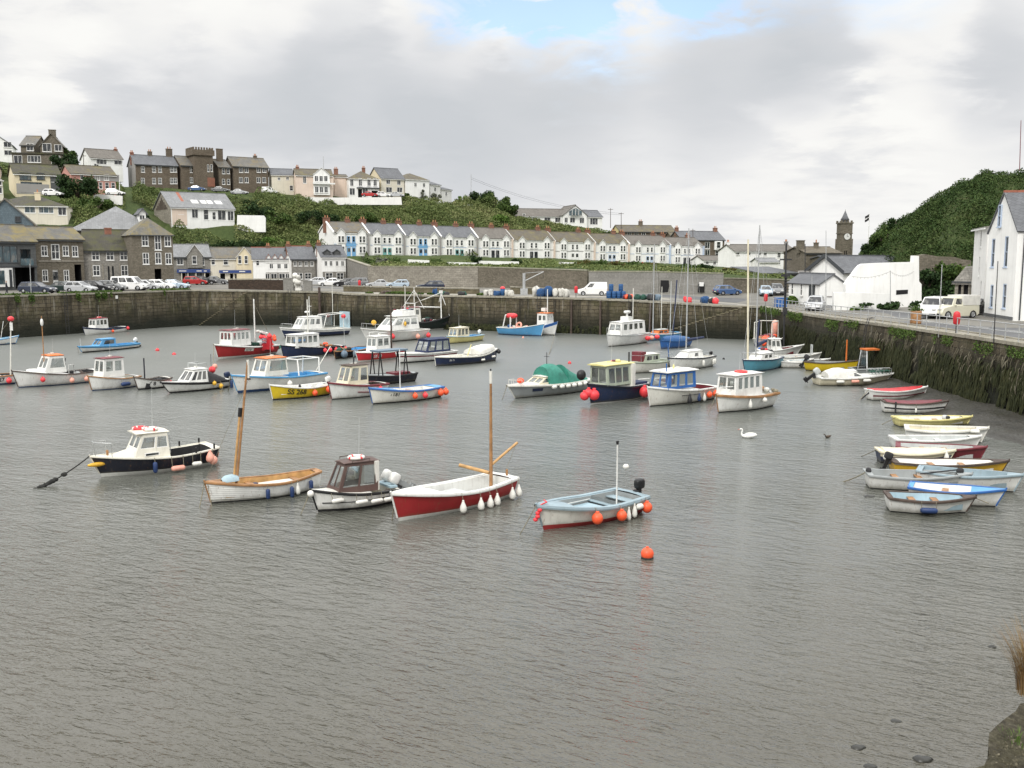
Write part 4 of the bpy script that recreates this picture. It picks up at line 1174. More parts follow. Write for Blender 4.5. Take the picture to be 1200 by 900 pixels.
h=House((347.5,276),(392,279),228,205,198.2,8,'side','r_pinkish','brown_roof',[(357,210,.9,2.2,W)],'pinkish house with a white gabled bay and balcony on the hill road','house','hillside_house',chim=((.08,.5),))
b0,b1=h.hit(367,210)[0],h.hit(386,210)[0]
h.gablet(b0,b1,0,h.he+.2,h.he+2.0,.6,'r_white','brown_roof')
for px in (370.5,376,381.5):
 h.win(h.hit(px,210)[0],h.hit(px,213)[1],1.0,1.6,W,y=-.69);h.win(h.hit(px,210)[0],h.hit(px,226)[1],1.0,1.7,W,y=-.69)
h.box('balcony',366,392,216.5,214.2,-1.3,-.62,'frame_white')
h=House((409,283),(446,286),231.5,208.8,200,9,'hip','r_white','brown_roof',[(px,213.5,1.0,2.2,W) for px in (412.3,422.2,432.3,439.5)]+[(412.8,224.5,1.6,2.0,W),(428,225.5,1.6,2.4,W)],'white hip-roofed house with dark veranda openings on the hill road','house','hillside_house',holes=[(419.5,424.5,232,221.5,.6,'opening'),(435.5,443.5,232,223.5,1.0,'opening')],chim=((.6,.8),))
House((392.5,285),(409,286),231,207,205,8,'side','r_pinkish','brown_roof',[],root=h.root,chim=((.25,1.6,1.2),))
h.box('veranda_beam',418,445.5,221.2,219.5,-.5,-.02,'frame_dark')
House((447,288),(475,292),231,208.5,197,9,'side','r_cream2','slate',[(455,213,1.3,1.4,W),(467.5,214,1.2,1.4,W),(456,222.5,2.0,1.6,W),(468.5,222.5,1.8,1.5,W)],'cream house with pale gable and grey roof between two white hip-roofed houses','house','hillside_house',side_wall='r_cream')
House((475.5,292),(504,297),234,209.5,202.5,10,'hip','r_white','brown_roof',[(497,217,.9,1.2,W),(487,216.5,.9,1.2,W)],'plain white hip-roofed house with two small windows above the scrub','house','hillside_house')
h=House((504.5,299),(517,303),235.5,216,211.5,9,'side','r_white2','slate',[(510,222,1.0,1.3,W)],'small white house, first step of the row running down the hill','house','hillside_house',chim=((.05,.5),))
h=House((517.3,304),(530,309),237,221.5,217.5,9,'side','r_white2','slate',[(523,227,1.0,1.3,W)],'small white house, lowest step of the row running down the hill','house','hillside_house')
h=House((604,300),(664,304),265.5,253,244.8,9,'side','r_white','brown_roof2',[(627,256,1.4,1.2,W),(641.5,257,2.0,1.6,W),(654,257.5,2.0,1.6,W),(614,254.5,.8,2.2,W)],'long white bungalow with a glazed middle gable on the hill brow','bungalow','bungalow')
House((660,300.5),(687,302.5),266,252,241.5,11,'front','r_white','brown_roof2',[(663.5,258,1.1,1.6,W),(671,258,1.7,1.6,W),(682,258.5,1.5,1.7,W)],root=h.root)
h2=House((687.5,304),(705,305.5),266,254,246.8,9,'side','r_white','slate',[(696,259.5,2.6,2.0,'tri')],root=h.root)
mb=MB();q=[D(667,252.5,299.9),D(682,252.5,300.9),D(682,248,300.9),D(674.5,243.5,300.4),D(667,248,299.9)]
mb.poly(q,M['pane_blue'])
for k in range(1,4):
 p_=q[0].lerp(q[1],k/4)+Vector((0,-.06,0));mb.tube([p_,p_+Vector((0,0,1.6 if k!=2 else 2.1))],.07,M['frame_white'],4)
o_=mb.build('gable_glazing',h.root);o_.matrix_local=root_matrix(h.root).inverted()
h=House((727,300),(791,304),284,271.5,264.3,9,'side','stone_brown','brown_roof',[(px,274.5,1.3,1.5,W) for px in (737.5,745.5,754,766.5,783)],'long brown stone building with lichen roof and pale yellow gable behind the terrace','building','stone_building',side_wall='r_yellow',chim=((.45,1.2,1.2,'stone_brown'),))
h=House((799,284),(848,288),301.5,281,271.3,9,'side','stone_brown','slate',[(829,287.5,1.6,1.9,W),(840.5,286.5,1.2,2.2),(829,296,1.6,1.7,W),(840.5,297,1.2,1.7),(811,287,1.2,1.8)],'stone house with slate roof and two red chimneys beyond the terrace end','house','stone_house',chim=((.03,1.0,1.0),(.95,1.0,1.2)))
h.box('white_bay',837,845.5,293,282.5,-.5,-.003,'r_white');h.win(h.hit(841,287)[0],h.hit(841,291)[1],1.3,1.9,y=-.59)
House((788,291),(799,291.5),300,279,272.5,8,'side','stone_brown','brown_roof',[],'brown roofed annex beside the slate-roofed stone house','house','stone_house')
h=House((824.5,262),(882,268),313,305,300,6,'side','r_white','brown_roof2',[(829,307.8,.9,1.0,W),(837.5,308.2,.9,1.1,W),(849.5,308.8,1.0,1.2,W),(859.5,309,1.2,1.3,W),(871,309,1.1,1.3,W)],'row of low white cottages with brown roof at the end of the terrace','cottage','cottage_row')
h=House((860.5,250),(932,256),320,294.3,287,8,'side','r_white','brown_roof2',[(864.5,296.5,1.0,1.0,W),(878,297,.9,1.0,W),(890,297,.9,1.0,W),(897,297.5,.9,1.0,W),(913,298.5,1.0,1.6,W),(913,307.5,.9,1.2,W)],'tall white house with long brown roof behind the low cottages','house','white_house',chim=((.02,.6,.8,'r_white'),(.98,.8,.8,'r_grey')))
House((890,244),(912,245),320,307,303,5,'side','r_white2','slate_light',[],root=h.root)
House((893,186),(936,190),334,320.5,313.5,9,'mono','stone','slate',[],'low slate-roofed stone shed beside the pale parked cars','shed','stone_shed',holes=[(900,915,335,324,1,'opening')])
# ---- around the harbour corner: white cafe group, ruin, clock tower
h=House((945.5,131),(988.5,126),349,318.2,300.8,13,'front','r_white','slate',[],'white gabled hall with black bargeboards and a dark slate roof','building','gabled_hall',over=.35)
mb=MB();k=(h.hr-h.he)/(h.w/2)
for sg in (-1,1):
 for q in range(1):
  xe=h.w/2+sg*(h.w/2+.35);ze=h.he-.35*k
  a_,b_=Vector((xe,-.42,ze-.12)),Vector((h.w/2,-.42,h.hr-.12))
  mb.poly([a_,b_,b_+Vector((0,0,.5)),a_+Vector((0,0,.5))],M['frame_dark']);mb.poly([a_+Vector((0,.1,0)),b_+Vector((0,.1,0)),b_+Vector((0,.1,.5)),a_+Vector((0,.1,.5))],M['frame_dark'])
  mb.poly([a_,b_,b_+Vector((0,.1,0)),a_+Vector((0,.1,0))],M['frame_dark'])
mb.build('bargeboard',h.root)
h=House((960,116),(991.5,116.5),357,333.2,321.8,8.5,'front','r_white','slate',[],'small white gabled cafe with a blank front and slate roof','cafe','white_cafe',over=.2,side_wins=((.85,.9,.7,1.5),(.55,.9,.6,1.5)))
mb=MB();mb.box((-.12,1.2,.2),(-.03,2.6,2.2),M['door_dark']);mb.build('door',h.root)
mb=MB();mb.box((h.w*.28,-.07,.9),(h.w*.70,-.004,1.0),M['r_grey']);mb.build('ledge',h.root)
house_sign=House((937,131),(946,130.5),350,320,318,6,'flat','r_white2','r_grey',[(941,330,.7,1.2,W)],'narrow white end building with signs beside the gabled hall','building','white_building')
house_sign.box('sign_board',938,944,337,326,-.09,-.003,'shop_blue')
House((944,188),(984,190),322,296.5,290,8,'side','stone','stone_dark',[],'stone gabled ruin with ivy behind the white hall','building','stone_building',chim=((.02,1.2,1.4,'stone',.3,0),(.55,.8,.7,'stone',.4,1)))
House((974,183),(1012,186),322,304.8,300.5,7,'side','stone','slate',[],'long low slate roof at the foot of the clock tower','building','low_hall')
def clock_tower():
 Y=200;a=D(983,322,Y);b=D(996.5,322,Y)
 w=b.x-a.x;zb=5.0;zt=zat(262,Y);r=empty('clock_tower',(a.x,Y,zb),0,'tall stone clock tower with louvred windows and a slender slate spire','clock tower')
 H_=zt-zb;mb=MB()
 m=M['stone']
 def bx(l,h_):mb.box(l,h_,m)
 z1=H_*.60;z2=H_*.83
 panel(mb,[(0,0,0),(w,0,0),(w,0,z2),(0,0,z2)],[(.38,.48,.34,.66),(.53,.63,.34,.66)],m,.3)
 for x in (0,w):mb.poly([(x,0,0),(x,w,0),(x,w,z2),(x,0,z2)],m)
 mb.poly([(0,w,0),(w,w,0),(w,w,z2),(0,w,z2)],m)
 for q in (0,w):
  for s_ in (0,w):bx((q-.18,s_-.18,-.5),(q+.18,s_+.18,z2*.9))
 bx((-.12,-.12,z2),(w+.12,w+.12,z2+.2));bx((-.04,-.04,z2+.2),(w+.04,w+.04,H_));bx((-.2,-.2,H_),(w+.2,w+.2,H_+.25))
 for q in range(4):
  x0=-.2+(w+.4)*q/4
  for yy in (-.2,w):bx((x0+.05,yy,H_+.25),(x0+.45,yy+.2,H_+.62))
 mb.build('tower_shaft',r)
 o=MB();o.poly([(w*.36,.28,z2*.33),(w*.65,.28,z2*.33),(w*.65,.28,z2*.67),(w*.36,.28,z2*.67)],M['opening']);o.build('louvres',r)
 sp=MB();hs=zat(246.5,Y)-zt
 sp.lathe([(w*.34,H_+.2),(w*.34,H_+hs*.28),(w*.40,H_+hs*.30),(w*.26,H_+hs*.5),(.04,H_+hs)],(w/2,w/2,0),M['slate'],8)
 sp.tube([(w/2,w/2,H_+hs*.95),(w/2,w/2,H_+hs*1.1)],.03,M['frame_dark'],4);sp.build('spire',r)
 cf=MB();zc=z2-.55
 q=[(w*.56+.62*math.cos(t),-.2,zc+.62*math.sin(t)) for t in (2*math.pi*i/20 for i in range(20))]
 cf.poly(q,M['lamp_glass']);cf.poly([(x,-.005,z) for x,y,z in q],M['frame_dark'])
 for i in range(20):cf.poly([q[i],q[(i+1)%20],(q[(i+1)%20][0],-.005,q[(i+1)%20][2]),(q[i][0],-.005,q[i][2])],M['frame_dark'])
 c=cf.build('clock_face',r)
 hd=MB();hd.box((w*.56-.03,-.23,zc),(w*.56+.03,-.21,zc+.5),M['frame_dark']);hd.box((w*.56,-.23,zc-.03),(w*.56+.33,-.21,zc+.03),M['frame_dark']);hd.build('clock_hand',c)
clock_tower()
def wall_slab(name,label,cat,Y,pts,th,mat,holes=(),Yb=None):
 """an upright wall with the outline it shows, standing at depth Y"""
 q=[D(px,py,Y) for px,py in pts]
 o=Vector((min(p.x for p in q),Y,0));mb=MB()
 mb.prism([(p.x-o.x,p.z) for p in q],0,th,mat)
 ob=mb.build(name,None,o,0,label,cat)
 return ob
rw=wall_slab('ruined_wall','big whitewashed ruin wall with stepped broken top','wall',108,[(991,366),(991,333),(996,326),(1000,321),(1004,315.5),(1008,311),(1012,309.2),(1030,308.2),(1050,307.6),(1070.5,307),(1071,299.5),(1077,300),(1077.2,330),(1080,333),(1080,366)],.9,M['r_white'])
mb=MB();p=D(1050,345.5,108);q=D(1064,339.5,108)
mb.prism([(p.x-rw.location.x,p.z),(q.x-rw.location.x,p.z+.1),(q.x-rw.location.x,q.z),(p.x-rw.location.x,q.z-.05)],-.02,-.004,M['opening']);mb.build('opening',rw)
wall_slab('garden_wall','long low whitewashed wall in front of the ruin','wall',105.5,[(977,366),(977,342.5),(1043,344),(1043,366)],.5,M['r_white'])
wall_slab('garden_wall','rough stone wall under ivy between the ruin and the tall white house','wall',113,[(1076,360),(1076,299.5),(1085,298),(1100,300.5),(1118,301),(1128,304),(1138,305),(1138,360)],1.2,M['stone'])
wall_slab('garden_wall','white walled terrace beside the slate-roofed house on the scrub slope','wall',234,[(277.5,272),(278,252),(309,252.6),(311,256),(311,272)],.5,M['r_white'])
wall_slab('garden_wall','pale garden wall running below the hill road houses','wall',274,[(345,240),(345,231),(395,231.5),(470,231),(471,240)],.4,M['r_white2'])
wall_slab('garden_wall','white wall under the parked car among the hillside shrubs','wall',212,[(110,240),(110,227.5),(124,228),(143,229.5),(143,240)],.4,M['r_white2'])
for (x0,x1,y0,y1,Y,lb) in ((478,503,304,318,205,'sloping white garden wall below the second terrace house'),(524,559,307,318,200,'white garden wall below the third terrace house'),(561,608,305.5,318,205,'long white garden wall below the middle of the terrace'),(655,683,307,322,200,'white porch wall below the terrace beside the shrubs'),(846,912,317.5,330,196,'low white fence wall below the white cottages')):
 wall_slab('garden_wall',lb,'wall',Y,[(x0,y1+6),(x0,y0),(x1,y0+1),(x1,y1+6)],.4,M['r_white'])
h=House((1118,100),(1137,99),354,328,311.5,4.5,'hip','stone_pale','stone_grey',[],'little stone shed with a pointed roof beside the tall white house','shed','stone_shed',holes=[(1123,1126,345,331,.3,'opening'),(1129.5,1134,350,330,.3,'opening')])
TW=dict(frame='pale_trim')
h=House((1153,88.4),(1190,81.5),369.5,273.2,228.5,16,'front','r_white','slate',[(1163.6,296.5,.85,2.5,'sash',TW),(1179,295,.85,2.6,'sash',TW),(1162,347,.8,2.0,'sash',TW),(1177,347,.85,2.1,'sash',TW)],'tall white harbour house with steep slate roof and narrow blue-edged windows','house','tall_white_house',over=.12,ridge_m=M['ridge_red'])
h.win(h.hit(1172.5,255)[0],h.hit(1172.5,266)[1],.7,1.9,y=-.09,frame='pale_trim')
mb=MB();mb.tube([(h.w+.1,.5,0),(h.w+.1,.5,h.he-.2)],.06,M['frame_dark'],6);mb.build('drainpipe',h.root)
mb=MB();mb.box((-.08,-.08,0),(h.w+.08,-.004,.25),M['r_dark']);mb.build('plinth',h.root)
House((1137,98.5),(1154.5,91),362,268,258,14,'hip','r_white2','brown_roof',[(1149.5,280,.7,1.6),(1147.5,312,.7,1.9),(1149,341,.7,2.0)],'weathered white house with brown roof joined behind the tall white house','house','white_house')
# ---- retaining walls round the head of the harbour
def retaining(label,A,B,zA,zB,mat,th=.7,name='retaining_wall',z0=4.0):
 a,Lw,rz=frame(A,B);mb=MB();n=max(2,int(Lw/1.4));rows=[]
 for i in range(n+1):
  u=i/n;zt=zA+(zB-zA)*u+(.08*noise.noise(Vector((u*Lw*.6,A[0],0))) if 0<i<n else 0)
  rows.append([(u*Lw,-.02,z0)]+[(u*Lw,.06*noise.noise(Vector((u*Lw*.7,q*1.3,A[1])))*(0<i<n),z0+(zt-z0)*q/4) for q in range(1,5)]+[(u*Lw,th,zt),(u*Lw,th,z0)])
 mb.grid(rows,mat,False)
 mb.poly(rows[0],mat);mb.poly(rows[-1],mat)
 o=mb.build(name,None,a,rz,label,'wall')
 cp=MB();cp.box((-.03,-.08,0),(Lw+.03,th+.06,.13),M['coping'])
 c=cp.build('coping',o);c.location=(0,0,zA+.06);c.rotation_euler=(0,-math.atan2(zB-zA,Lw),0)
 return o
M['boundary']=stone_wall((.05,.038,.03),(.085,.06,.045),(.04,.032,.026))
def XY(px,Y):return (xat(px,Y),Y)
retaining('tall stone retaining wall behind the cars parked on the head quay',XY(431,178.5),XY(560,172),8.5,8.5,M['stone_pale'])
retaining('stone retaining wall below the terrace behind the white net bags',XY(560.3,172),XY(688,161),8.45,8.0,M['stone'])
retaining('grey rendered retaining wall beside the white van',XY(690,151),XY(772,148.5),7.95,7.95,M['conc'])
retaining('stained concrete wall with a dark opening below the end of the terrace',XY(772.3,148.5),XY(848,147),7.9,7.7,M['conc'])
retaining('low stone wall stepping down towards the white cottages',XY(848.3,147),XY(932,150.5),7.0,6.7,M['stone'])
retaining('sloping stone wall of the alley beside the white dormered house',XY(405.5,209),XY(430.5,179),9.9,8.6,M['stone_grey'])
retaining('dark stone boundary wall in front of the cream shop',XY(267,148.5),XY(336,149.5),6.8,6.8,M['boundary'])
retaining('low mossy parapet along the head of the quay',XY(402,150),XY(560,139.5),5.75,5.7,M['mossy'],.5)
retaining('low mossy wall behind the coiled nets',XY(598,140),XY(660,139),5.9,5.6,M['mossy'],.5)
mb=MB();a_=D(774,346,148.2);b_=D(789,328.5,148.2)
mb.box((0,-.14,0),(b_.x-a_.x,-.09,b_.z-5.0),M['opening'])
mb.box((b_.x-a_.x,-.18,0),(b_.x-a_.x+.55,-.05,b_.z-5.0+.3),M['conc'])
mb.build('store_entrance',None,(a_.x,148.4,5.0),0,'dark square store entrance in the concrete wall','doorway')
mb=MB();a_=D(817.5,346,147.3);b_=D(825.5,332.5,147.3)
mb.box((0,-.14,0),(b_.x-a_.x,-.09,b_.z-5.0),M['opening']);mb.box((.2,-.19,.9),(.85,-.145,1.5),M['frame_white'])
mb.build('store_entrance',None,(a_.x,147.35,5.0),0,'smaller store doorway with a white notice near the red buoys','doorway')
# ------------------------------------------------------------------ vegetation
def nz3(x,y,s,o=0.0):return noise.noise(Vector((x*s,y*s,o)))
def scrub(name,label,regions,zf,mat,dens,size,lump,off=0.0):
 """leaf mass that follows the slope: regions are (px0, px1, Y0, Y1, canopy height)"""
 pts,sz=[],[]
 for (p0,p1,Y0,Y1,hc) in regions:
  area=abs(xat(p1,(Y0+Y1)/2)-xat(p0,(Y0+Y1)/2))*(Y1-Y0)
  n=int(area*dens)
  for _ in range(n):
   px=random.uniform(p0,p1);Y=random.uniform(Y0,Y1)
   x=xat(px,Y)
   z=zf(px,Y)
   if z<4:continue
   a=nz3(x,Y,lump,off);b=nz3(x,Y,lump*2.7,off+5);w=nz3(x,Y,lump*.4,off+11)
   bush=max(0.0,.30+1.2*abs(a)+.5*b+.55*w)
   if bush<.22 and random.random()<.6:continue
   e=min(1,(px-p0)/6+.15,(p1-px)/6+.15)
   top=hc*bush*e
   k=random.random()
   pts.append((x+random.gauss(0,.15),Y+random.gauss(0,.15),z+.1+top*(1-.75*k*k)))
   sz.append(size*random.uniform(.55,1.35))
 return leaves(name,pts,np.array(sz),mat,flat=.2,kind='stuff',label=label)
SCRUB=[(148,205,184,200,2.0),(150,205,205,222,2.2),(160,215,238,258,2.4),(205,330,217,223.5,2.2),(206,345,222,227,2.4),(277,345,228,236,1.8),(206,345,239,260,2.8),(300,345,236,270,2.6),(300,400,224,262,2.6),(312,395,218,224,2.6),(345,520,246,276,2.6),(345,470,262,273,2.0),(470,620,252,292,2.2),(400,560,240,262,2.2),(560,700,262,296,1.6),(530,600,292,312,2.6),(556,603,296,310,4.4),(600,720,282,298,1.2),(85,150,196,224,2.6),(90,160,178,197,2.2),(20,100,192,205,1.6),(-20,150,230,238,1.0),(96,150,234,254,1.6),]
scrub('hillside_scrub','dense mixed scrub covering the slope above the harbour',SCRUB,hz_l,M['leaf_scrub'],24,.38,.15)
scrub('garden_undergrowth','low plants of the gardens below the long white terrace',[(434,470,185,220,.7),(500,522,190,222,.6),(545,600,200,226,.5),(600,650,215,236,.4),(434,700,176,196,.45),(470,700,198,214,.5),(688,845,160,200,.55),(845,925,160,190,.4)],hz_l,M['leaf_scrub'],5.0,.34,.3)
WOOD=[(1001,1040,138,176,1.5),(1020,1100,124,172,2.1),(1060,1160,114,168,2.1),(1130,1260,108,166,2.0),(1200,1330,104,150,2.0)]
scrub('hill_undergrowth','dark green thicket covering the steep headland',WOOD,hz_r,M['leaf_hill'],48,.24,.22,3.3)
def bush(x,y,z,r,h,mat,label,name='shrub',cat='shrub',n=None,group=None,stem=False):
 root=empty(name,(x,y,z),random.uniform(0,6),label,cat,group)
 n=n or int(220*r*h+120)
 blobs=[(random.gauss(0,r*.42),random.gauss(0,r*.42),h*random.uniform(.25,.72),random.uniform(.3,.55)) for _ in range(9)]
 pts=[]
 for _ in range(n):
  bx,by,bz,br=random.choice(blobs)
  v=Vector((random.gauss(0,1),random.gauss(0,1),random.gauss(0,1))).normalized()*(random.random()**.45)
  pts.append((bx+v.x*r*br,by+v.y*r*br,max(.05,bz+v.z*h*br*.8)))
 leaves('foliage',pts,rng.uniform(.22,.5,n),mat,root,.1)
 mb=MB()
 for _ in range(5):
  q=random.choice(blobs);mb.tube([(0,0,-.3),(q[0]*.4,q[1]*.4,q[2]*.5),(q[0],q[1],q[2]+.1)],.06,M['bark'],5,.02)
 mb.build('stem',root)
 return root
def tree(x,y,z,h,r,mat,label,n=2600,lean=0.0,name='tree',group=None,size=(.25,.55)):
 root=empty(name,(x,y,z),0,label,'tree',group)
 mb=MB();top=Vector((lean*h,0,h*.62))
 mb.tube([(0,0,-.5),(top.x*.3,.1,h*.25),top],.05*h**.8,M['bark'],7,.02*h**.8)
 blobs=[]
 for k in range(13):
  a=random.uniform(0,6.28);e=random.uniform(.1,.95)
  p=Vector((math.cos(a)*r*.68*math.sqrt(1-(e-.45)**2),math.sin(a)*r*.68*math.sqrt(1-(e-.45)**2),h*(.38+.52*e)))+Vector((lean*h*.8,0,0))
  blobs.append((p,r*random.uniform(.26,.44)))
  mb.tube([top*random.uniform(.45,.95),top.lerp(p,.5)+Vector((0,0,.2)),p],.018*h,M['bark'],5,.006*h)
 mb.build('trunk',root)
 pts=[]
 for _ in range(n):
  p,br=random.choice(blobs)
  v=Vector((random.gauss(0,1),random.gauss(0,1),random.gauss(0,1))).normalized()*br*(random.random()**.4)
  pts.append((p.x+v.x,p.y+v.y,p.z+v.z*.8))
 leaves('crown',pts,rng.uniform(size[0],size[1],n),mat,root,.1)
 return root
def at_l(px,Y,dz=0.0):return xat(px,Y),Y,hz_l(px,Y)+dz
def at_r(px,Y,dz=0.0):return xat(px,Y),Y,hz_r(px,Y)+dz
TREES=[(96,207,7.0,4.2,'leaf_dark','round dark green tree between the cream and pink hillside houses'),(117,203,5.0,3.4,'leaf_bush','mid green tree below the pink house'),(83,236,6.0,3.0,'leaf_dark','dark tree behind the cream house roof'),(88,247,6.2,2.2,'leaf_bush','narrow tree beside the white hillside house on the skyline'),(166,219,3.6,2.4,'leaf_dark','dark bush tree at the gable of the white slate-roofed house'),(303,245,5.0,4.2,'leaf_dark','large dark rounded tree below the barn-like house'),(330,243,5.0,4.0,'leaf_bush','broad green tree below the pinkish house'),(366,252,4.6,4.0,'leaf_dark','dark spreading tree below the white hip-roofed house'),(385,255,4.2,3.2,'leaf_dark','dark tree above the terrace gable end'),(430,262,3.4,3.2,'leaf_bush','green rounded tree behind the terrace chimney stacks'),(479,287,3.2,2.0,'leaf_bush','small tree in front of the cream gabled hill house'),(496,296,4.4,1.2,'leaf_grey','thin pale tree before the plain white hip-roofed house'),(512,297,3.6,1.6,'leaf_grey','small pale tree before the stepped white row'),(543,306,3.6,2.0,'leaf_bright','bright green tree just past the stepped white row'),(565,302,5.4,4.0,'leaf_dark','dark tree on the brow beside the skyline poles'),(582,300,5.6,4.6,'leaf_bush','largest round tree on the brow of the hill'),(595,296,4.2,3.6,'leaf_bush','green tree against the bungalow end on the brow'),(585,280,3.6,3.0,'leaf_bright','bright yellow-green tree above the middle of the terrace'),(958,182,3.6,1.8,'leaf_bush','small tree growing on the stone gabled ruin'),(720,292,3.6,3.2,'leaf_dark','dark tree beside the yellow-gabled stone building'),]
for px,Y,hh,r,m,lb in TREES:
 x,y,z=at_l(px,Y,-.6)
 tree(x,y,z,hh,r,M[m],lb,n=int(500+260*r*r*.6),size=(.3,.65),group=None)
RT=[(1016,147,3.8,1.7,'leaf_dark','wind-bent dark tree at the seaward tip of the headland thicket',.25),(1030,144,4.0,2.0,'leaf_bush','rounded tree on the headland crest beside the flagpole',.15),(1126,112.5,4.6,1.2,'leaf_bright','slim bright green tree beside the little pointed shed',0),(1048,150,2.6,1.6,'leaf_dark','low dark tree on the headland crest',.1)]
for px,Y,hh,r,m,lb,ln in RT:
 x,y,z=at_r(px,Y,-.6) if px!=1126 else (xat(px,Y),Y,5.0)
 tree(x,y,z,hh,r,M[m],lb,n=1500,lean=ln,size=(.18,.42))
SH=[(196,216,2.4,2.2,'leaf_dark','dark shrub below the slate-roofed house'),(232,221,3.0,2.6,'leaf_grey','grey-green flowering shrub under the white house windows'),(262,224,3.4,2.4,'leaf_dark','long dark shrub below the white house'),(285,226,3.6,2.6,'leaf_dark','dark shrub below the white walled terrace'),(320,232,3.0,2.2,'leaf_bright','light green shrub on the scrub slope'),(297,258,2.6,2.4,'leaf_dark','dark shrub beside the white van on the hill road'),(435,206,1.6,1.3,'leaf_bush','garden shrub at the top of the sloping alley wall'),(447,203,1.5,1.6,'leaf_grey','pale dry shrub in the terrace garden'),(462,205,1.9,1.4,'leaf_bush','garden shrub below the second terrace house'),(512,212,1.5,1.4,'leaf_bush','garden shrub below the third terrace house'),(558,205,1.3,2.2,'leaf_dark','conical dark shrub beside the white garden wall'),(603,212,1.5,1.5,'leaf_dark','dark garden shrub at the end of the long white garden wall'),(688,200,2.0,1.4,'leaf_flower','flowering garden shrub beside the white porch wall'),(705,196,2.2,1.3,'leaf_bush','green hedge-like shrub above the grey retaining wall'),(722,195,2.0,1.3,'leaf_flower','red-flecked shrub above the white van'),(742,196,2.2,1.2,'leaf_bush','green shrub above the grey retaining wall coping'),(765,197,2.0,1.2,'leaf_flower','red-flecked shrub above the dark store entrance'),(806,198,2.4,1.4,'leaf_bush','green shrub above the concrete wall'),(826,205,1.9,1.3,'leaf_dark','dark shrub at the low cottages'),(856,200,1.6,.9,'leaf_flower','flower bed shrub before the low cottages'),(898,200,1.6,.9,'leaf_flower','red flowering shrub at the end of the low fence wall')]
for px,Y,r,hh,m,lb in SH:
 x,y,z=at_l(px,Y,-.1);bush(x,y,z,r,hh,M[m],lb)
for px,py,Y,r,hh,m,lb in ((930,352,122,.9,1.0,'leaf_bright','bright green bush beside the blue bin on the quay'),(1003,358,105,.5,.4,'leaf_bright','small bush at the foot of the low white wall'),(1076,358,104,.8,.8,'leaf_dark','dark bush at the foot of the ruin wall'),(1097,350,111,2.6,2.6,'leaf_dark','dark ivy bush hanging on the rough stone wall'),(1088,335,111.6,1.8,2.0,'leaf_dark','dark ivy bush beside the ruin end'),(1112,330,112,1.6,2.6,'leaf_bush','green ivy bush above the parked vehicles'),(1033,356,105,2.2,.8,'leaf_dark','hedge at the foot of the low white wall')):
 p=D(px,py,Y);bush(p.x,Y,max(5.0,p.z) if py<345 else zq(p.x,Y),r,hh,M[m],lb)
p=P(1180,872,5.6)
pts=[(x,y,5.60+abs(random.gauss(0,.02))) for x,y in ((random.uniform(4.2,8.5),random.uniform(7.6,12)) for _ in range(16000)) if (x-3.95)*.72-(y-8.1)*.69>.12 and noise.noise(Vector((x*1.7,y*1.7,2)))>.02]
leaves('bank_growth',pts,rng.uniform(.012,.034,len(pts)),M['dead_weed'],kind='stuff',label='low dry growth on the stone wall end')
def wall_growth(name,label,A,B,zs,mat,n,spread,size,drop=True,out=.22,thresh=0.0,seed=0.0):
 a,Lw,rz=frame(A,B);pts=[]
 c,s_=math.cos(rz),math.sin(rz)
 while len(pts)<n:
  u=random.uniform(0,Lw)
  d=noise.noise(Vector((u*.28,seed,1.7)))+.5*noise.noise(Vector((u*1.1,seed,5)))
  if d<thresh:continue
  v=abs(random.gauss(0,spread*(.5+d)))
  z=zs[0]+(zs[1]-zs[0])*random.random()**.8-(v if drop else -v)
  o=-(out+.12*(zs[1]-z)+abs(random.gauss(0,.10))) if drop else random.uniform(-.1,.9)
  pts.append((a.x+u*c-o*s_,a.y+u*s_+o*c,z))
 return leaves(name,pts,rng.uniform(size*.6,size*1.4,len(pts)),mat,flat=-.3,kind='stuff',label=label)
def weed_ribbons(label,A,B,n,z0,z1,mat,lmax,seed=0.0,thresh=-.3,batter=.6,wd=.07):
 """seaweed hanging close against the wet face"""
 a,Lw,rz=frame(A,B);c,s_=math.cos(rz),math.sin(rz);mb=MB()
 while len(mb.f)<n*3:
  u=random.uniform(.1,Lw-.1);z=z0+(z1-z0)*random.random()**.8
  if noise.noise(Vector((u*.35,z*.6,seed)))<thresh:continue
  l=min(random.uniform(.25,1)*lmax,z-WL+.1);w=random.uniform(.5,1.4)*wd;zt_=5.0
  rows=[]
  for k in range(4):
   q=k/3;zz=z-l*q;o=batter*(1-(zz+1.5)/(zt_+1.3))+.10+.10*math.sin(q*2.5)+random.uniform(0,.05);ww=w*(1-.7*q*q);d=.06*math.sin(q*3+u*9)
   p=Vector((u+d,-o,zz));rows.append([(a.x+(p.x+e)*c-p.y*s_,a.y+(p.x+e)*s_+p.y*c,zz) for e in (-ww,ww)])
  mb.grid(rows,mat,True)
 return mb.build('wall_seaweed',kind='stuff',label=label)
wall_growth('wall_weeds','weeds hanging from the top of the quay wall by the dinghies',W7,W8,(4.2,4.75),M['wall_plants'],1800,.22,.12,thresh=.05,out=.14)
wall_growth('wall_weeds','green plants hanging from the overgrown quay wall beside the cafe',W6,W7,(3.8,4.5),M['wall_plants'],2200,.22,.13,thresh=-.05,seed=4,out=.14)
wall_growth('wall_weeds','weeds on the quay wall past the dinghies',W8,W9,(4.1,4.7),M['wall_plants'],800,.4,.15,thresh=0,out=.14)
weed_ribbons('dark weed hanging down the wall beside the dinghies',W7,W8,1800,1.2,3.6,M['weed'],1.5,1.0)
weed_ribbons('dark weed hanging down the wall behind the small boat cluster',W6,W7,1400,1.0,3.2,M['weed'],1.3,5.0)
weed_ribbons('straw-coloured dead weed on the upper wall beside the dinghies',W7,W8,200,2.4,4.3,M['dead_weed'],1.0,3.0,-.1,wd=.05)
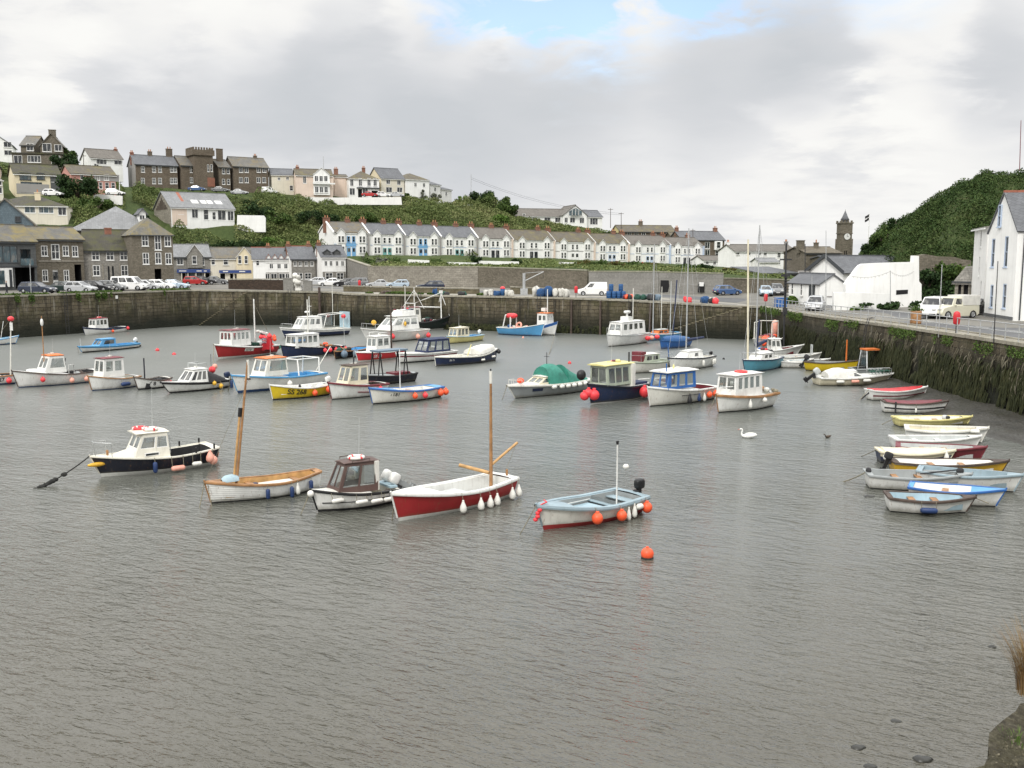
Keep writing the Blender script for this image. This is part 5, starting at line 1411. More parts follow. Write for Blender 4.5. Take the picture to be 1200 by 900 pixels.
wall_growth('wall_grass','grass growing along the edge of the quay below the parked cars',W1,W2,(5.58,5.66),M['wall_plants'],3600,.13,.17,False,thresh=-.25,seed=2)
wall_growth('wall_grass','weeds trailing over the coping below the parked cars',W1,W2,(5.2,5.6),M['wall_plants'],1500,.35,.17,thresh=.15,seed=2,out=.12)
weed_ribbons('weed on the foot of the far quay wall',W5,W6,900,.6,1.5,M['weed'],.8,3.0,batter=.1)
weed_ribbons('weed on the foot of the quay wall behind the trawler',W4,W5,700,.6,1.4,M['weed'],.8,6.0,batter=.1)
wall_growth('wall_grass','moss and grass along the head of the quay',(-21,141),(-4,134),(5.05,5.1),M['wall_plants'],2500,.15,.2,False,thresh=-.1,seed=8)
def grass_tuft(x,y,z,n,hh,mat,label):
 mb=MB()
 for _ in range(n):
  a=random.uniform(0,6.28);r0=random.random()*.17;l=hh*random.uniform(.45,1.15);b=random.uniform(.1,.5)*l
  d=Vector((math.cos(a),math.sin(a),0));p0=Vector((math.cos(a)*r0,math.sin(a)*r0,-.05));w=Vector((-d.y,d.x,0))*random.uniform(.003,.007)
  rows=[]
  for k in range(5):
   q=k/4;p=p0+d*b*q*q+Vector((0,0,l*(q-.12*q*q)));ww=w*(1-q*.9)
   rows.append([p-ww,p+ww])
  mb.grid(rows,mat,True)
 return mb.build('grass_tuft',None,(x,y,z),0,label,'grass tuft')
p=D(1210,822,9.95);grass_tuft(p.x,p.y,5.45,600,.78,M['dry_grass'],'tall tuft of dry straw-coloured grass on the stone wall end')
p=P(1193,858,5.58);grass_tuft(p.x,p.y,5.55,60,.10,M['leaf_bright'],'small green weed in the lichened stone')
# ------------------------------------------------------------------ vehicles
PROF={'hatch':dict(L=4.0,w=1.70,belt=.92,top=1.45,hood=.90,base=(-1.95,.98),roof=(-1.55,.05),nose=(.55,.80)),'estate':dict(L=4.6,w=1.74,belt=.93,top=1.46,hood=.90,base=(-2.22,1.00),roof=(-1.85,.15),nose=(.55,.80)),'saloon':dict(L=4.5,w=1.74,belt=.92,top=1.42,hood=.90,base=(-1.55,1.02),roof=(-.85,.2),nose=(.55,.80)),'mpv':dict(L=4.3,w=1.76,belt=1.0,top=1.62,hood=1.0,base=(-2.1,1.25),roof=(-1.8,.35),nose=(.6,.9)),'van':dict(L=4.15,w=1.76,belt=1.05,top=1.82,hood=1.02,base=(-2.05,1.2),roof=(-1.98,.40),nose=(.6,.92)),'minibus':dict(L=4.9,w=1.9,belt=1.10,top=1.96,hood=1.12,base=(-2.43,1.75),roof=(-2.3,.95),nose=(.65,1.0)),'4x4':dict(L=4.5,w=1.82,belt=1.18,top=1.86,hood=1.12,base=(-2.2,.95),roof=(-2.1,.55),nose=(.75,1.06)),}
def car(name,kind,paint_m,loc,rz,label,cat='car',group='cars parked along the quay',blind=False):
 p=PROF[kind];L,w=p['L'],p['w'];h=L/2
 root=empty(name,loc,rz,label,cat,group)
 belt,top,hood=p['belt'],p['top'],p['hood']
 wr=.31 if kind not in ('4x4','minibus') else .37
 wx=(-h+.80,h-.82)
 def outline(ins,zt):
  top_l=[(-h+ins,.42),(-h+ins+.02,belt-.12),(-h+.12+ins,belt-zt),(p['base'][1],belt-zt),(h-.75,hood-.04-zt),(h-.22-ins,p['nose'][1]-.08-zt),(h-ins,.52),(h-ins-.03,.30)]
  bot=[]
  for cx in (wx[1],wx[0]):
   bot.append((cx+wr+.05,.22))
   for k in range(1,6):
    a=math.pi*k/6;bot.append((cx+(wr+.05)*math.cos(a),.26+(wr+.06)*math.sin(a)))
   bot.append((cx-wr-.05,.22))
  return top_l+bot
 mb=MB();n=None;rows=[]
 for y,ins,zt in ((-w/2,.10,.07),(-w/2+.07,.02,.015),(-w/2+.22,0,0),(w/2-.22,0,0),(w/2-.07,.02,.015),(w/2,.10,.07)):
  rows.append([(x,y,z) for x,z in outline(ins,zt)])
 mb.grid(rows,paint_m,True,True);mb.poly(rows[0][::-1],paint_m);mb.poly(rows[-1],paint_m)
 mb.box((-h+.15,-w/2+.1,.2),(h-.15,w/2-.1,.5),M['tyre'])
 body=mb.build('body',root)
 x0,x1=p['base'];r0,r1=p['roof'];wb,wt=w/2-.05,w/2-.24
 g=MB();gl=[];nw_=0
 rear_panel=kind=='van'
 nwin={'hatch':2,'estate':3,'saloon':2,'mpv':3,'van':1,'minibus':3,'4x4':1}[kind]
 nw_=nwin
 for sg in (-1,1):
  q=[(x0,sg*wb,belt-.05),(x1,sg*wb,belt-.05),(r1,sg*wt,top-.04),(r0,sg*wt,top-.04)]
  if rear_panel or kind=='4x4':hl=[(.66,.90,.16,.86)]
  else:hl=[(.05+.88*k/nwin,.05+.88*(k+1)/nwin-.04,.14,.86) for k in range(nwin)]
  gl+=panel(g,q if sg<0 else [q[1],q[0],q[3],q[2]],hl if sg<0 else [(1-b,1-a,c,d) for a,b,c,d in hl],paint_m,.02)
 gl+=panel(g,[(x1,-wb,belt-.05),(x1,wb,belt-.05),(r1,wt,top-.04),(r1,-wt,top-.04)],[(.06,.94,.10,.92)],paint_m,.02)
 gl+=panel(g,[(x0,wb,belt-.05),(x0,-wb,belt-.05),(r0,-wt,top-.04),(r0,wt,top-.04)],[(.1,.9,.2,.85)] if not rear_panel else [(.12,.46,.3,.85),(.54,.88,.3,.85)],paint_m,.02)
 rf=[]
 for k,(dz,ins) in enumerate(((-.041,0),(.0,.05),(.02,.18))):
  rf.append([(r0+ins,-wt+ins,top+dz),(r1-ins,-wt+ins,top+dz),(r1-ins,wt-ins,top+dz),(r0+ins,wt-ins,top+dz)])
 g.grid(rf,paint_m,True,True);g.poly(rf[-1],paint_m)
 g.build('cabin',root)
 for k,(q,nrm) in enumerate(gl):
  gm=MB();gm.poly(q,M['car_glass']);gm.build('windscreen' if k==2*nw_ else 'window',root)
 for cx in wx:
  for sg in (-1,1):
   T=Matrix.Rotation(R(90),4,'X');wm=MB()
   wm.lathe([(wr*.62,-.10),(wr*.93,-.10),(wr,-.06),(wr,.06),(wr*.93,.10),(wr*.62,.10)],(0,0,0),M['tyre'],16,T)
   o=wm.build('wheel',root);o.location=(cx,sg*(w/2-.10),wr)
   rm=MB();rm.lathe([(.02,.075*-sg),(wr*.4,.085*-sg),(wr*.63,.06*-sg),(wr*.64,-.09)],(0,0,0),M['alloy'],12,T)
   rm.build('rim',o)
 for sg in (-1,1):lm=MB();lm.ell((h-.10,sg*(w/2-.30),p['nose'][1]-.20),(.10,.20,.09),M['lamp_glass'],8,6,.8);lm.build('headlight',root)
 for sg in (-1,1):tm=MB();tm.box((-h-.005,sg*(w/2-.22)-.09,.60),(-h+.09,sg*(w/2-.22)+.09,belt-.16),M['lamp_red']);tm.build('tail_light',root)
 bm=MB();bm.box((h-.12,-w/2+.12,.30),(h+.03,w/2-.12,.47),M['dark']);bm.build('bumper',root)
 bm=MB();bm.box((-h-.04,-w/2+.12,.34),(-h+.1,w/2-.12,.50),M['dark']);bm.build('bumper',root)
 pm_=MB();pm_.box((h+.031,-.26,.36),(h+.045,.26,.46),M['lamp_glass']);pm_.build('number_plate',root)
 pm_=MB();pm_.box((-h-.052,-.26,.52),(-h-.04,.26,.62),M['plate']);pm_.build('number_plate',root)
 for sg in (-1,1):mm=MB();mm.ell((x1-.25,sg*(w/2+.06),belt+.02),(.07,.11,.08),paint_m,8,6,.7);mm.build('mirror',root)
 return root
CP=lambda c,r=.22:paint(c,r,.06,.6,amount=.06)
SIL,WHT,BLK,DKB,DKG,BLU,LBL,GRY,RED_=CP((.42,.43,.44)),CP((.74,.74,.73)),CP((.012,.012,.014)),CP((.02,.028,.05)),CP((.022,.035,.032)),CP((.05,.10,.22)),CP((.38,.46,.54)),CP((.16,.165,.17)),CP((.40,.02,.02))
LEFT_CARS=[(43,127.5,'estate',DKB,0,'dark blue estate car in front of the dark clad building'),(74,131.5,'saloon',DKG,0,'dark green saloon car in front of the white double door'),(94,130.5,'hatch',SIL,0,'silver hatchback nosing out of the dark archway'),(112,134,'estate',BLK,0,'black estate car behind the silver hatchback'),(130,137,'hatch',GRY,0,'dark grey hatchback beside the white minibus'),(172,140.5,'hatch',SIL,20,'silver hatchback just ahead of the white minibus'),(188,142.5,'hatch',WHT,18,'white hatchback under the arched warehouse door'),(203,144.5,'saloon',LBL,15,'pale silver-blue saloon at the end of the parked row'),(228,168,'hatch',RED_,60,'red hatchback in front of the grey stone shop'),(239,170,'hatch',BLK,50,'black hatchback beside the red one in front of the shops'),(252,172,'saloon',GRY,30,'dark grey saloon parked before the cream shop'),]
for px,Y,k,m,hd,lb in LEFT_CARS:
 x=xat(px,Y);car('parked_car',k,m,(x,Y,zq(x,Y)),R(-8+hd*.5),lb)
x=xat(151,138.5);car('minibus','minibus',WHT,(x,138.5,zq(x,138.5)),R(-6),'white minibus with dark windows parked on the quay by the stone building','minibus',None)
for px,Y,k,m,hd,lb in ((369,176,'hatch',SIL,0,'silver hatchback below the white dormered house'),(388,175,'saloon',WHT,0,'white saloon beside the silver hatchback below the alley'),(404,174,'hatch',BLK,0,'black hatchback near the red lifebuoy post'),(418,172.5,'mpv',GRY,0,'dark grey people carrier next to the red lifebuoy post'),(444,170,'saloon',SIL,4,'silver saloon against the tall retaining wall'),(466,168,'hatch',LBL,3,'pale blue hatchback against the tall retaining wall'),(504,158,'estate',DKB,8,'dark blue car half hidden behind the mossy parapet')):
 x=xat(px,Y);car('parked_car',k,m,(x,Y,zq(x,Y)),R(180+hd),lb)
x=xat(694.5,136.5);car('delivery_van','van',WHT,(x,136.5,zq(x,136.5)),R(180-6),'white delivery van standing among the net heaps on the far quay','van',None)
for px,Y,k,m,hd,lb in ((898,140,'hatch',LBL,-100,'pale blue hatchback facing out by the stone shed'),(911,142,'mpv',GRY,-100,'grey people carrier by the stone shed'),(853,143,'hatch',BLU,20,'blue car half hidden behind the low stone wall')):
 x=xat(px,Y);car('parked_car',k,m,(x,Y,zq(x,Y)),R(hd),lb)
def stand(px,Y,k,m,hd,lb):x=xat(px,Y);return car('parked_car',k,m,(x,Y,zq(x,Y)),R(hd),lb)
stand(957,106,'mpv',SIL,-112,'silver car on the quay road in front of the small white cafe')
stand(1096,88,'4x4',WHT,-128,'white off-road car with dark windscreen beside the tall white house')
lr=stand(1119,87,'4x4',CP((.60,.58,.46),.4),-158,'boxy cream off-road vehicle with a pale canvas back')
mb=MB();mb.box((-2.2,-.92,1.16),(-.25,.92,2.02),M['tarp_white']);mb.build('canvas_back',lr)
stand(1147,91.5,'hatch',BLK,-150,'black hatchback nosing out from behind the tall white house')
for px,py,Y,k,m,lb in ((140,229,221,'hatch',WHT,'white car on the hillside drive below the pink house'),(68,230,203,'hatch',WHT,'white car in front of the mossy-roofed cream house'),(319,227,272,'van',WHT,'white van parked on the hill road by the barn-like house'),(284,228,262,'saloon',SIL,'silver car on the hill road beyond the castellated tower'),(235,224,258,'saloon',BLU,'blue car on the hill road below the castellated tower'),(262,225,260,'saloon',GRY,'grey car on the hill road below the short stone house'),(435,230.5,277,'saloon',RED_,'red car before the white veranda house'),(466,231,281,'saloon',SIL,'silver car before the cream gabled house'),(451,231,279,'hatch',WHT,'white car between the veranda house and the cream gabled house')):
 x=xat(px,Y);car('parked_car',k,m,(x,Y,max(zat(py,Y),hz_l(px,Y)+.15)),R(random.uniform(-6,6)),lb,group=None)
 # ------------------------------------------------------------------ boats
class Boat:
 def __init__(s,label,bow,stern,B,fb=.55,bowh=.9,sternh=.6,tr=.8,rake=.4,draft=.32,hull='white',boot='boot_black',gun='wood',band=None,bandh=.10,inner='white',deck='white',boot_h=.12,name='moored_boat',cat='boat',group=None,full=.30,trim=0.0,roll=0.0,clinker=False,z=0.0,rub=.035,strakes=()):
  z=z+WL
  pb,ps=P(bow[0],bow[1],z),P(stern[0],stern[1],z)
  d=pb-ps;s.L=d.length;s.rz=math.atan2(d.y,d.x)
  s.B,s.fb,s.bh,s.sh,s.tr,s.rake,s.draft,s.full=B,fb,bowh,sternh,tr,rake,draft,full
  c=(pb+ps)/2;s.c=c
  s.root=empty(name,(c.x,c.y,z),s.rz,label,cat,group)
  s.root.rotation_euler=(R(roll),R(trim),s.rz)
  s.Mw=Matrix.Translation(s.root.location)@s.root.rotation_euler.to_matrix().to_4x4()
  l=s.Mw.inverted()@Vector((0,0,CAM_H))
  s.side=1 if l.y>0 else -1
  s.hm,s.bm,s.gm=hull_paint(hull),M[boot],M[gun]
  s.inner,s.deckm=M[inner],M[deck]
  s.boot_h,s.band,s.bandh=boot_h,M[band] if band else s.hm,bandh
  s.build_hull(clinker,rub,strakes)
 def half(s,t):
  if t<.45:f=s.tr+(1-s.tr)*math.sin(math.pi/2*t/.45)
  else:f=max(0.0,1-((t-.45)/.55)**2.3)
  if s.tr<.1 and t<.45:f=max(.0,1-((.45-t)/.45)**2.3)
  return s.B/2*max(f,.012)
 def sheer(s,t):
  a=max(0.0,(t-.3)/.7);b=max(0.0,(.45-t)/.45)
  return s.fb+(s.bh-s.fb)*a**1.9+(s.sh-s.fb)*b**1.8
 def keel(s,t):
  z=-s.draft*(.7+.3*min(1,t/.3))
  if t>.78:z+=s.draft*.75*((t-.78)/.22)**2
  if s.tr<.1 and t<.2:z+=s.draft*.7*((.2-t)/.2)**2
  return z
 def pt(s,t,z,sg=1):
  zk,zs=s.keel(t),s.sheer(t)
  k=min(1,max(0,(z-zk)/(zs-zk)))
  e=s.full+(.80-s.full)*max(0,(t-.35)/.65)**1.6
  if s.tr<.1:e+=.4*max(0,(.35-t)/.35)**1.6
  y=s.half(t)*k**e
  x=-s.L/2+t*s.L
  x+=s.rake*max(0,(t-.55)/.45)**2*(z/zs)
  x-=(.10 if s.tr>.1 else s.rake*.7)*max(0,(.35-t)/.35)**2*(z/zs)
  return Vector((x,y*sg,z))
 def tx(s,x):return (x+s.L/2)/s.L
 def build_hull(s,clinker,rub,strakes):
  N=22
  ts=[0]+[((i/N)**.9) for i in range(1,N)]+[1.0]
  mb=MB()
  nl=5 if not clinker else 8
  ring={}
  for sg in (1,-1):
   rows=[]
   for t in ts:
    zk,zs=s.keel(t),s.sheer(t)
    lv=[zk,zk*.4+s.boot_h*.6 if zk<0 else zk,s.boot_h]
    zb=zs-s.bandh
    pts=[s.pt(t,z,sg) for z in lv]
    for q in range(1,nl+1):
     p=s.pt(t,s.boot_h+(zb-s.boot_h)*q/nl,sg)
     if clinker:
      lo=s.pt(t,s.boot_h+(zb-s.boot_h)*(q-.02)/nl,sg)
      nrm=Vector((0,sg,0))
      pts.append(lo+nrm*(.000));pts.append(lo+nrm*.028+Vector((0,0,.002)))
      continue
     pts.append(p)
    pts.append(s.pt(t,zs,sg))
    rows.append(pts)
   n=len(rows[0])-1
   mats=[s.bm,s.bm]+[s.hm]*(n-3)+[s.band,s.band]
   if strakes:
    for (i_,m_) in strakes:mats[i_]=M[m_]
   mb.grid(rows,s.hm,not clinker,mats=mats)
   ring[sg]=rows
  for i in range(len(ring[1][0])-1):
   a,b=ring[1][0][i],ring[1][0][i+1];c,d=ring[-1][0][i+1],ring[-1][0][i]
   mb.poly([a,b,c,d],s.bm if i<2 else s.hm)
  s.hull=mb.build('hull',s.root)
  g=MB()
  for sg in (1,-1):
   rows=[]
   for t in ts:
    p=s.pt(t,s.sheer(t),sg);o=Vector((0,sg,0));w=rub*2.0
    if t>.9:o=Vector((.5*(t-.9)*10,sg,0)).normalized()
    up=Vector((0,0,.014))
    rows.append([p+o*rub-Vector((0,0,rub*2)),p+o*rub*1.3+Vector((0,0,-rub)),p+o*rub+up,p-o*w*min(1,s.half(t)/w*.9)+up,p-o*w*min(1,s.half(t)/w*.9)-Vector((0,0,rub*1.5))])
   g.grid(rows,s.gm,False)
  a,b=s.pt(0,s.sheer(0),1),s.pt(0,s.sheer(0),-1)
  if s.tr>.1:g.box((a.x-.03,b.y-.005,a.z-.06),(a.x+.06,a.y+.005,a.z+.016),s.gm)
  p=s.pt(1,s.sheer(1));q=s.pt(1,s.boot_h)
  g.tube([q+Vector((.012,0,0)),p+Vector((.02,0,.06))],.035,s.gm,6)
  g.build('gunwale',s.root)
 def deck(s,pits,mat=None,inner=None,floor=.12,sw=.07,camber=.05,drop=.02,floor_m=None):
  """deck with open wells: pits are (t0, t1); everything else is closed over"""
  mat=mat or s.deckm;inner=inner or s.inner;floor_m=floor_m or inner
  ts=sorted({round(i/26,4) for i in range(27)}|{q for p in pits for q in p})
  mb=MB();wl=MB()
  def y_in(t):return max(.02,s.half(t)-sw)
  for a,b in zip(ts,ts[1:]):
   m=(a+b)/2
   pit=next((p for p in pits if p[0]<m<p[1]),None)
   if pit is None:
    rows=[]
    for t in (a,b):
     z=s.sheer(t)-drop;hy=s.half(t)*.99;x=s.pt(t,z).x
     rows.append([(x,hy*u,z+camber*(1-u*u)) for u in (-1,-.5,0,.5,1)])
    mb.grid(rows,mat,False)
   else:
    for sg in (1,-1):
     r=[]
     for t in (a,b):
      z=s.sheer(t)-drop;x=s.pt(t,z).x
      f_=max(floor,s.keel(t)+.1)
      hy=abs(s.pt(t,f_+.06).y)-.04
      yi=y_in(t);yf=max(.01,min(yi,hy))
      r.append([(x,sg*s.half(t)*.99,z),(x,sg*yi,z),(x,sg*max(yf,yi-.03),(z+f_)/2),(x,sg*yf,f_),(x,0,f_)])
     mb.grid([q[:2] for q in r],mat,False)
     wl.grid([q[1:4] for q in r],inner,True)
     wl.grid([q[3:] for q in r],floor_m,False)
  for p in pits:
   for t in p:
    z=s.sheer(t)-drop;x=s.pt(t,z).x;f_=max(floor,s.keel(t)+.1)
    yi=y_in(t);yf=max(.01,min(yi,abs(s.pt(t,f_+.06).y)-.04))
    wl.poly([(x,-yf,f_),(x,yf,f_),(x,yi,z+.01),(x,-yi,z+.01)],inner)
  if mb.f:mb.build('deck',s.root)
  if wl.f:wl.build('lining',s.root)
  s.floor=floor
  return s
 def thwart(s,t,mat='wood',z=None,w=.24):
  z=s.sheer(t)-.16 if z is None else z
  y=max(.1,abs(s.pt(t,z).y)-.05);x=-s.L/2+t*s.L
  mb=MB();mb.box((x-w/2,-y,z-.03),(x+w/2,y,z),M[mat]);mb.build('thwart',s.root);return s
 def add(s,mb,name):return mb.build(name,s.root)
 def X(s,t):return -s.L/2+t*s.L
 def cabin(s,t0,t1,w,h,zb=None,sf=.25,sb=.0,tumble=.08,wall='white',roof='white',side=2,front=2,back='open',v=(.42,.88),over=(.12,.15,.06),roof_t=.05,glass='glass',fw=None,frame=None,mullion=.08,name='cabin',crown=.05):
  """wheelhouse or cuddy with real window openings; t0 after end, t1 forward end"""
  x0,x1=s.X(t0),s.X(t1)
  zb=s.sheer((t0+t1)/2)-.05 if zb is None else zb
  wf=(fw if fw is not None else w*.86)
  wa,wfr=w/2,wf/2;z1=zb+h
  tw=tumble
  A=[Vector((x0,-wa,zb)),Vector((x1,-wfr,zb)),Vector((x1-sf,-wfr+tw,z1)),Vector((x0+sb,-wa+tw,z1))]
  mir=lambda p:Vector((p.x,-p.y,p.z))
  mb=MB();gl=[];wm=M[wall]
  def row(n,u0=.06,u1=.94):
   if not n:return []
   if isinstance(n,(list,tuple)):return [(a,b,v[0],v[1]) for a,b in n]
   ww=(u1-u0)/n
   return [(u0+ww*k+mullion/2,u0+ww*(k+1)-mullion/2,v[0],v[1]) for k in range(n)]
  hs=row(side)
  for k,q in enumerate(([A[0],A[1],A[2],A[3]],[mir(A[1]),mir(A[0]),mir(A[3]),mir(A[2])])):
   gl+=panel(mb,q,hs if k==0 else [(1-b,1-a,c,d) for a,b,c,d in hs],wm,.03,M[frame] if frame else None)
  gl+=panel(mb,[A[1],mir(A[1]),mir(A[2]),A[2]],row(front),wm,.03,M[frame] if frame else None)
  if back!='open':
   gl+=panel(mb,[mir(A[0]),A[0],A[3],mir(A[3])],row(back) if back!='wall' else [],wm,.03)
  cb=mb.build(name,s.root)
  for q,nrm in gl:
   g=MB();g.poly(q,M[glass])
   if frame:
    c=sum(q,Vector())/4
    for i in range(4):
     a,b=q[i],q[(i+1)%4];a2,b2=a.lerp(c,.10),b.lerp(c,.10)
     g.poly([a+nrm*.012,b+nrm*.012,b2+nrm*.012,a2+nrm*.012],M[frame])
   g.build('window',cb)
  r=MB();oa,of,os_=over
  xa,xf=x0+sb-oa,x1-sf+of
  rows=[]
  for u in (0,.12,.5,.88,1):
   x=xa+(xf-xa)*u
   wy=(wa-tw+os_)+((wfr-tw+os_)-(wa-tw+os_))*u
   e=.03 if u in (0,1) else 0
   rows.append([(x,-wy+.03,z1-.0),(x,-wy,z1+roof_t*.5),(x,-wy*.9,z1+roof_t-e),(x,0,z1+roof_t+crown-e),(x,wy*.9,z1+roof_t-e),(x,wy,z1+roof_t*.5),(x,wy-.03,z1)])
  r.grid(rows,M[roof],True,True);r.poly(rows[0],M[roof]);r.poly(rows[-1][::-1],M[roof])
  rf=r.build('roof',s.root)
  if name=='cabin' and h>.9:
   am=MB();ax,ay=xa+.25*(xf-xa),s.side*-.3*w;am.tube([(ax,ay,z1),(ax-.05,ay,z1+random.uniform(1.0,2.0))],.012,M['light_grey'],5,.006);am.box((ax+.2,-.12,z1+roof_t+crown-.03),(ax+.38,.12,z1+roof_t+crown+.09),M['white_dirty']);am.box((ax-.03,ay-.03,z1+roof_t*.5),(ax+.39,.02,z1+roof_t+crown-.025),M['white_dirty']);am.build('aerial',s.root)
  s.cab_top=z1+roof_t+crown;s.cab_x=((x0+sb+x1-sf)/2)
  return cb
 def mast(s,t,h,r=.05,mat='white',r1=None,rake=0.0,y=0.0,zb=None,name='mast',lean=0.0):
  zb=s.sheer(t)-.3 if zb is None else zb
  x=s.X(t);mb=MB()
  mb.tube([(x,y,zb),(x-rake*h*.5,y+lean*h*.5,zb+h*.5),(x-rake*h,y+lean*h,zb+h)],r,M[mat],8,r1 or r*.6)
  s.mtop=Vector((x-rake*h,y+lean*h,zb+h));s.mfoot=Vector((x,y,zb))
  return mb.build(name,s.root)
 def bar(s,name,pts,r=.02,mat='steel',n=6,r1=None):
  mb=MB();mb.tube(pts,r,M[mat],n,r1);return mb.build(name,s.root)
 def rails(s,name,lines,r=.016,mat='steel'):
  mb=MB()
  for l in lines:mb.tube(l,r,M[mat],6)
  return mb.build(name,s.root)
 def pulpit(s,t0=.86,h=.5,mat='steel',name='pulpit'):
  lines=[];pts=[]
  for sg in (1,-1):
   a=s.pt(t0,s.sheer(t0),sg);b=s.pt(.97,s.sheer(.97),sg)
   lines+=[[a,a+Vector((0,0,h))],[b,b+Vector((.05,0,h))]]
   pts.append((a+Vector((0,0,h)),b+Vector((.05,0,h))))
  lines.append([pts[0][0],pts[0][1],pts[1][1],pts[1][0]])
  return s.rails(name,lines,.018,mat)
 def sternrail(s,t1=.2,h=.5,mat='steel',name='stern_rail'):
  lines=[];top=[]
  for t,sg in ((t1,1),(0.02,1),(.02,-1),(t1,-1)):
   a=s.pt(t,s.sheer(t),sg)*1;lines.append([a,a+Vector((0,0,h))]);top.append(a+Vector((0,0,h)))
  lines.append(top);lines.append([p-Vector((0,0,h*.5)) for p in top])
  return s.rails(name,lines,.016,mat)
 def guard(s,t0,t1,h=.5,n=5,mat='steel'):
  lines=[]
  for sg in (1,-1):
   tp=[]
   for k in range(n):
    t=t0+(t1-t0)*k/(n-1);a=s.pt(t,s.sheer(t),sg)-Vector((0,sg*.04,0));lines.append([a,a+Vector((0,0,h))]);tp.append(a+Vector((0,0,h)))
   lines.append(tp)
  return s.rails('guard_rail',lines,.012,mat)
 def outboard(s,y=0.0,cowl='black',up=0.0,z=None,k=1.0,leg='black'):
  """motor on the transom; up = tilt in degrees"""
  z=s.sheer(0) if z is None else z
  T=Matrix.Translation((s.pt(0,s.sheer(0)).x-.05,y,z))@Matrix.Rotation(R(up),4,'Y')@Matrix.Scale(k,4)
  mb=MB()
  mb.box((-.03,-.09,-.18),(.10,.09,.04),M['dark'],T)
  mb.box((-.24,-.06,-.55),(-.05,.06,.08),M[leg],T)
  mb.box((-.33,-.012,-.78),(-.03,.012,-.52),M[leg],T)
  mb.ell((-.14,0,-.68),(.19,.055,.055),M[leg],8,6,1,None) if False else None
  rows=[[T@Vector((x,r*math.cos(q),-.66+r*math.sin(q))) for q in (2*math.pi*j/8 for j in range(8))] for x,r in ((-.34,.02),(-.28,.05),(-.05,.055),(.08,.01))]
  mb.grid(rows,M[leg],True,True)
  mb.box((-.36,-.14,-.68),(-.34,.14,-.64),M[leg],T);mb.box((-.36,-.02,-.80),(-.34,.02,-.52),M[leg],T)
  o=mb.build('outboard_motor',s.root)
  c=MB();Rt=T.to_3x3();ctr=T@Vector((-.17,0,.27))
  c.ell(ctr,(.24,.15,.21),M[cowl],14,10,.55,Rt)
  c.build('cowling',o)
  return o
 def world(s,p):return s.Mw@Vector(p)
 def fender(s,t,kind='ball',mat='buoy_orange',r=.17,drop=None,sg=None,label=None,group=None,L=.5,out=None):
  """hung from the gunwale on a lanyard: a thing of its own"""
  sg=s.side if sg is None else sg
  zs=s.sheer(t);z=zs-(drop if drop is not None else .35)
  edge=s.pt(t,zs,sg)+Vector((0,sg*.04,.02))
  hp=s.pt(t,max(z,.02),sg)
  n=Vector((0,sg,0))
  yo=max(abs(hp.y),abs(s.pt(t,zs-.08,sg).y))+r*.85+.03
  c=Vector((hp.x,sg*yo,z));mb=MB();m=M[mat]
  lo=c.copy()
  Mw=s.Mw
  if kind=='ball':
   mb.ell((0,0,0),(r,r,r*1.06),m,14,10);mb.lathe([(.05*r/.17,r*.95),(.06*r/.17,r*1.25),(.02,r*1.3)],(0,0,0),m,8);top=r*1.25
  elif kind=='drop':
   mb.lathe([(.01,-L*.45),(r*.7,-L*.40),(r,-L*.22),(r*.92,0),(r*.55,L*.25),(r*.28,L*.42),(r*.3,L*.5),(.01,L*.51)],(0,0,0),m,12);top=L*.5
  elif kind=='tube':
   mb.lathe([(.01,-L/2),(r*.6,-L/2+.01),(r,-L/2+r*.7),(r,L/2-r*.7),(r*.6,L/2-.01),(.01,L/2)],(0,0,0),m,12);top=L/2
  elif kind=='htube':
   T=Matrix.Rotation(R(90),4,'Y')
   mb.lathe([(.01,-L/2),(r*.6,-L/2+.01),(r,-L/2+r*.7),(r,L/2-r*.7),(r*.6,L/2-.01),(.01,L/2)],(0,0,0),m,12,T);top=r
  e=edge-c
  if kind=='htube':
   for q in (-1,1):mb.tube([(q*L*.42,0,r*.5),(q*L*.42+e.x,e.y,e.z)],.012,M['rope'],4)
  else:
   mb.tube([(0,0,top),(e.x,e.y,e.z)],.012,M['rope'],4)
  wp=Mw@c
  o=mb.build('fender',None,wp,0,label,'fender',group)
  o.rotation_euler=s.root.rotation_euler
  return o
 def fenders(s,ts,kind,mat,label,**kw):
  for t in (ts if isinstance(ts,(list,tuple)) else [ts]):
   s.fender(t,kind,mat,label=label,group=(label if isinstance(ts,(list,tuple)) and len(ts)>1 else None),**kw)
 def rope(s,t,to,z=None,mat='rope',label='mooring rope',r=.016,sag=.25,sg=0,name='mooring_rope',lump=0):
  """a line from the bow, or wherever t says, to a point of the water"""
  a=s.world(s.pt(t,s.sheer(t),sg) if sg else Vector((s.pt(t,s.sheer(t)).x,0,s.sheer(t))))
  b=P(to[0],to[1],WL-.15 if z is None else WL+z);mb=MB();pts=[]
  for k in range(13):
   q=k/12;pts.append(a.lerp(b,q)-Vector((0,0,sag*4*q*(1-q)))-a)
  mb.tube(pts,r,M[mat],5)
  if lump:
   for k in range(lump):
    q=random.uniform(.45,.98);c=a.lerp(b,q)-Vector((0,0,sag*4*q*(1-q)))-a
    mb.ell(c,(random.uniform(.05,.16),random.uniform(.04,.09),random.uniform(.05,.10)),M['chain'],7,5)
  return mb.build(name,None,a,0,label,'mooring rope')
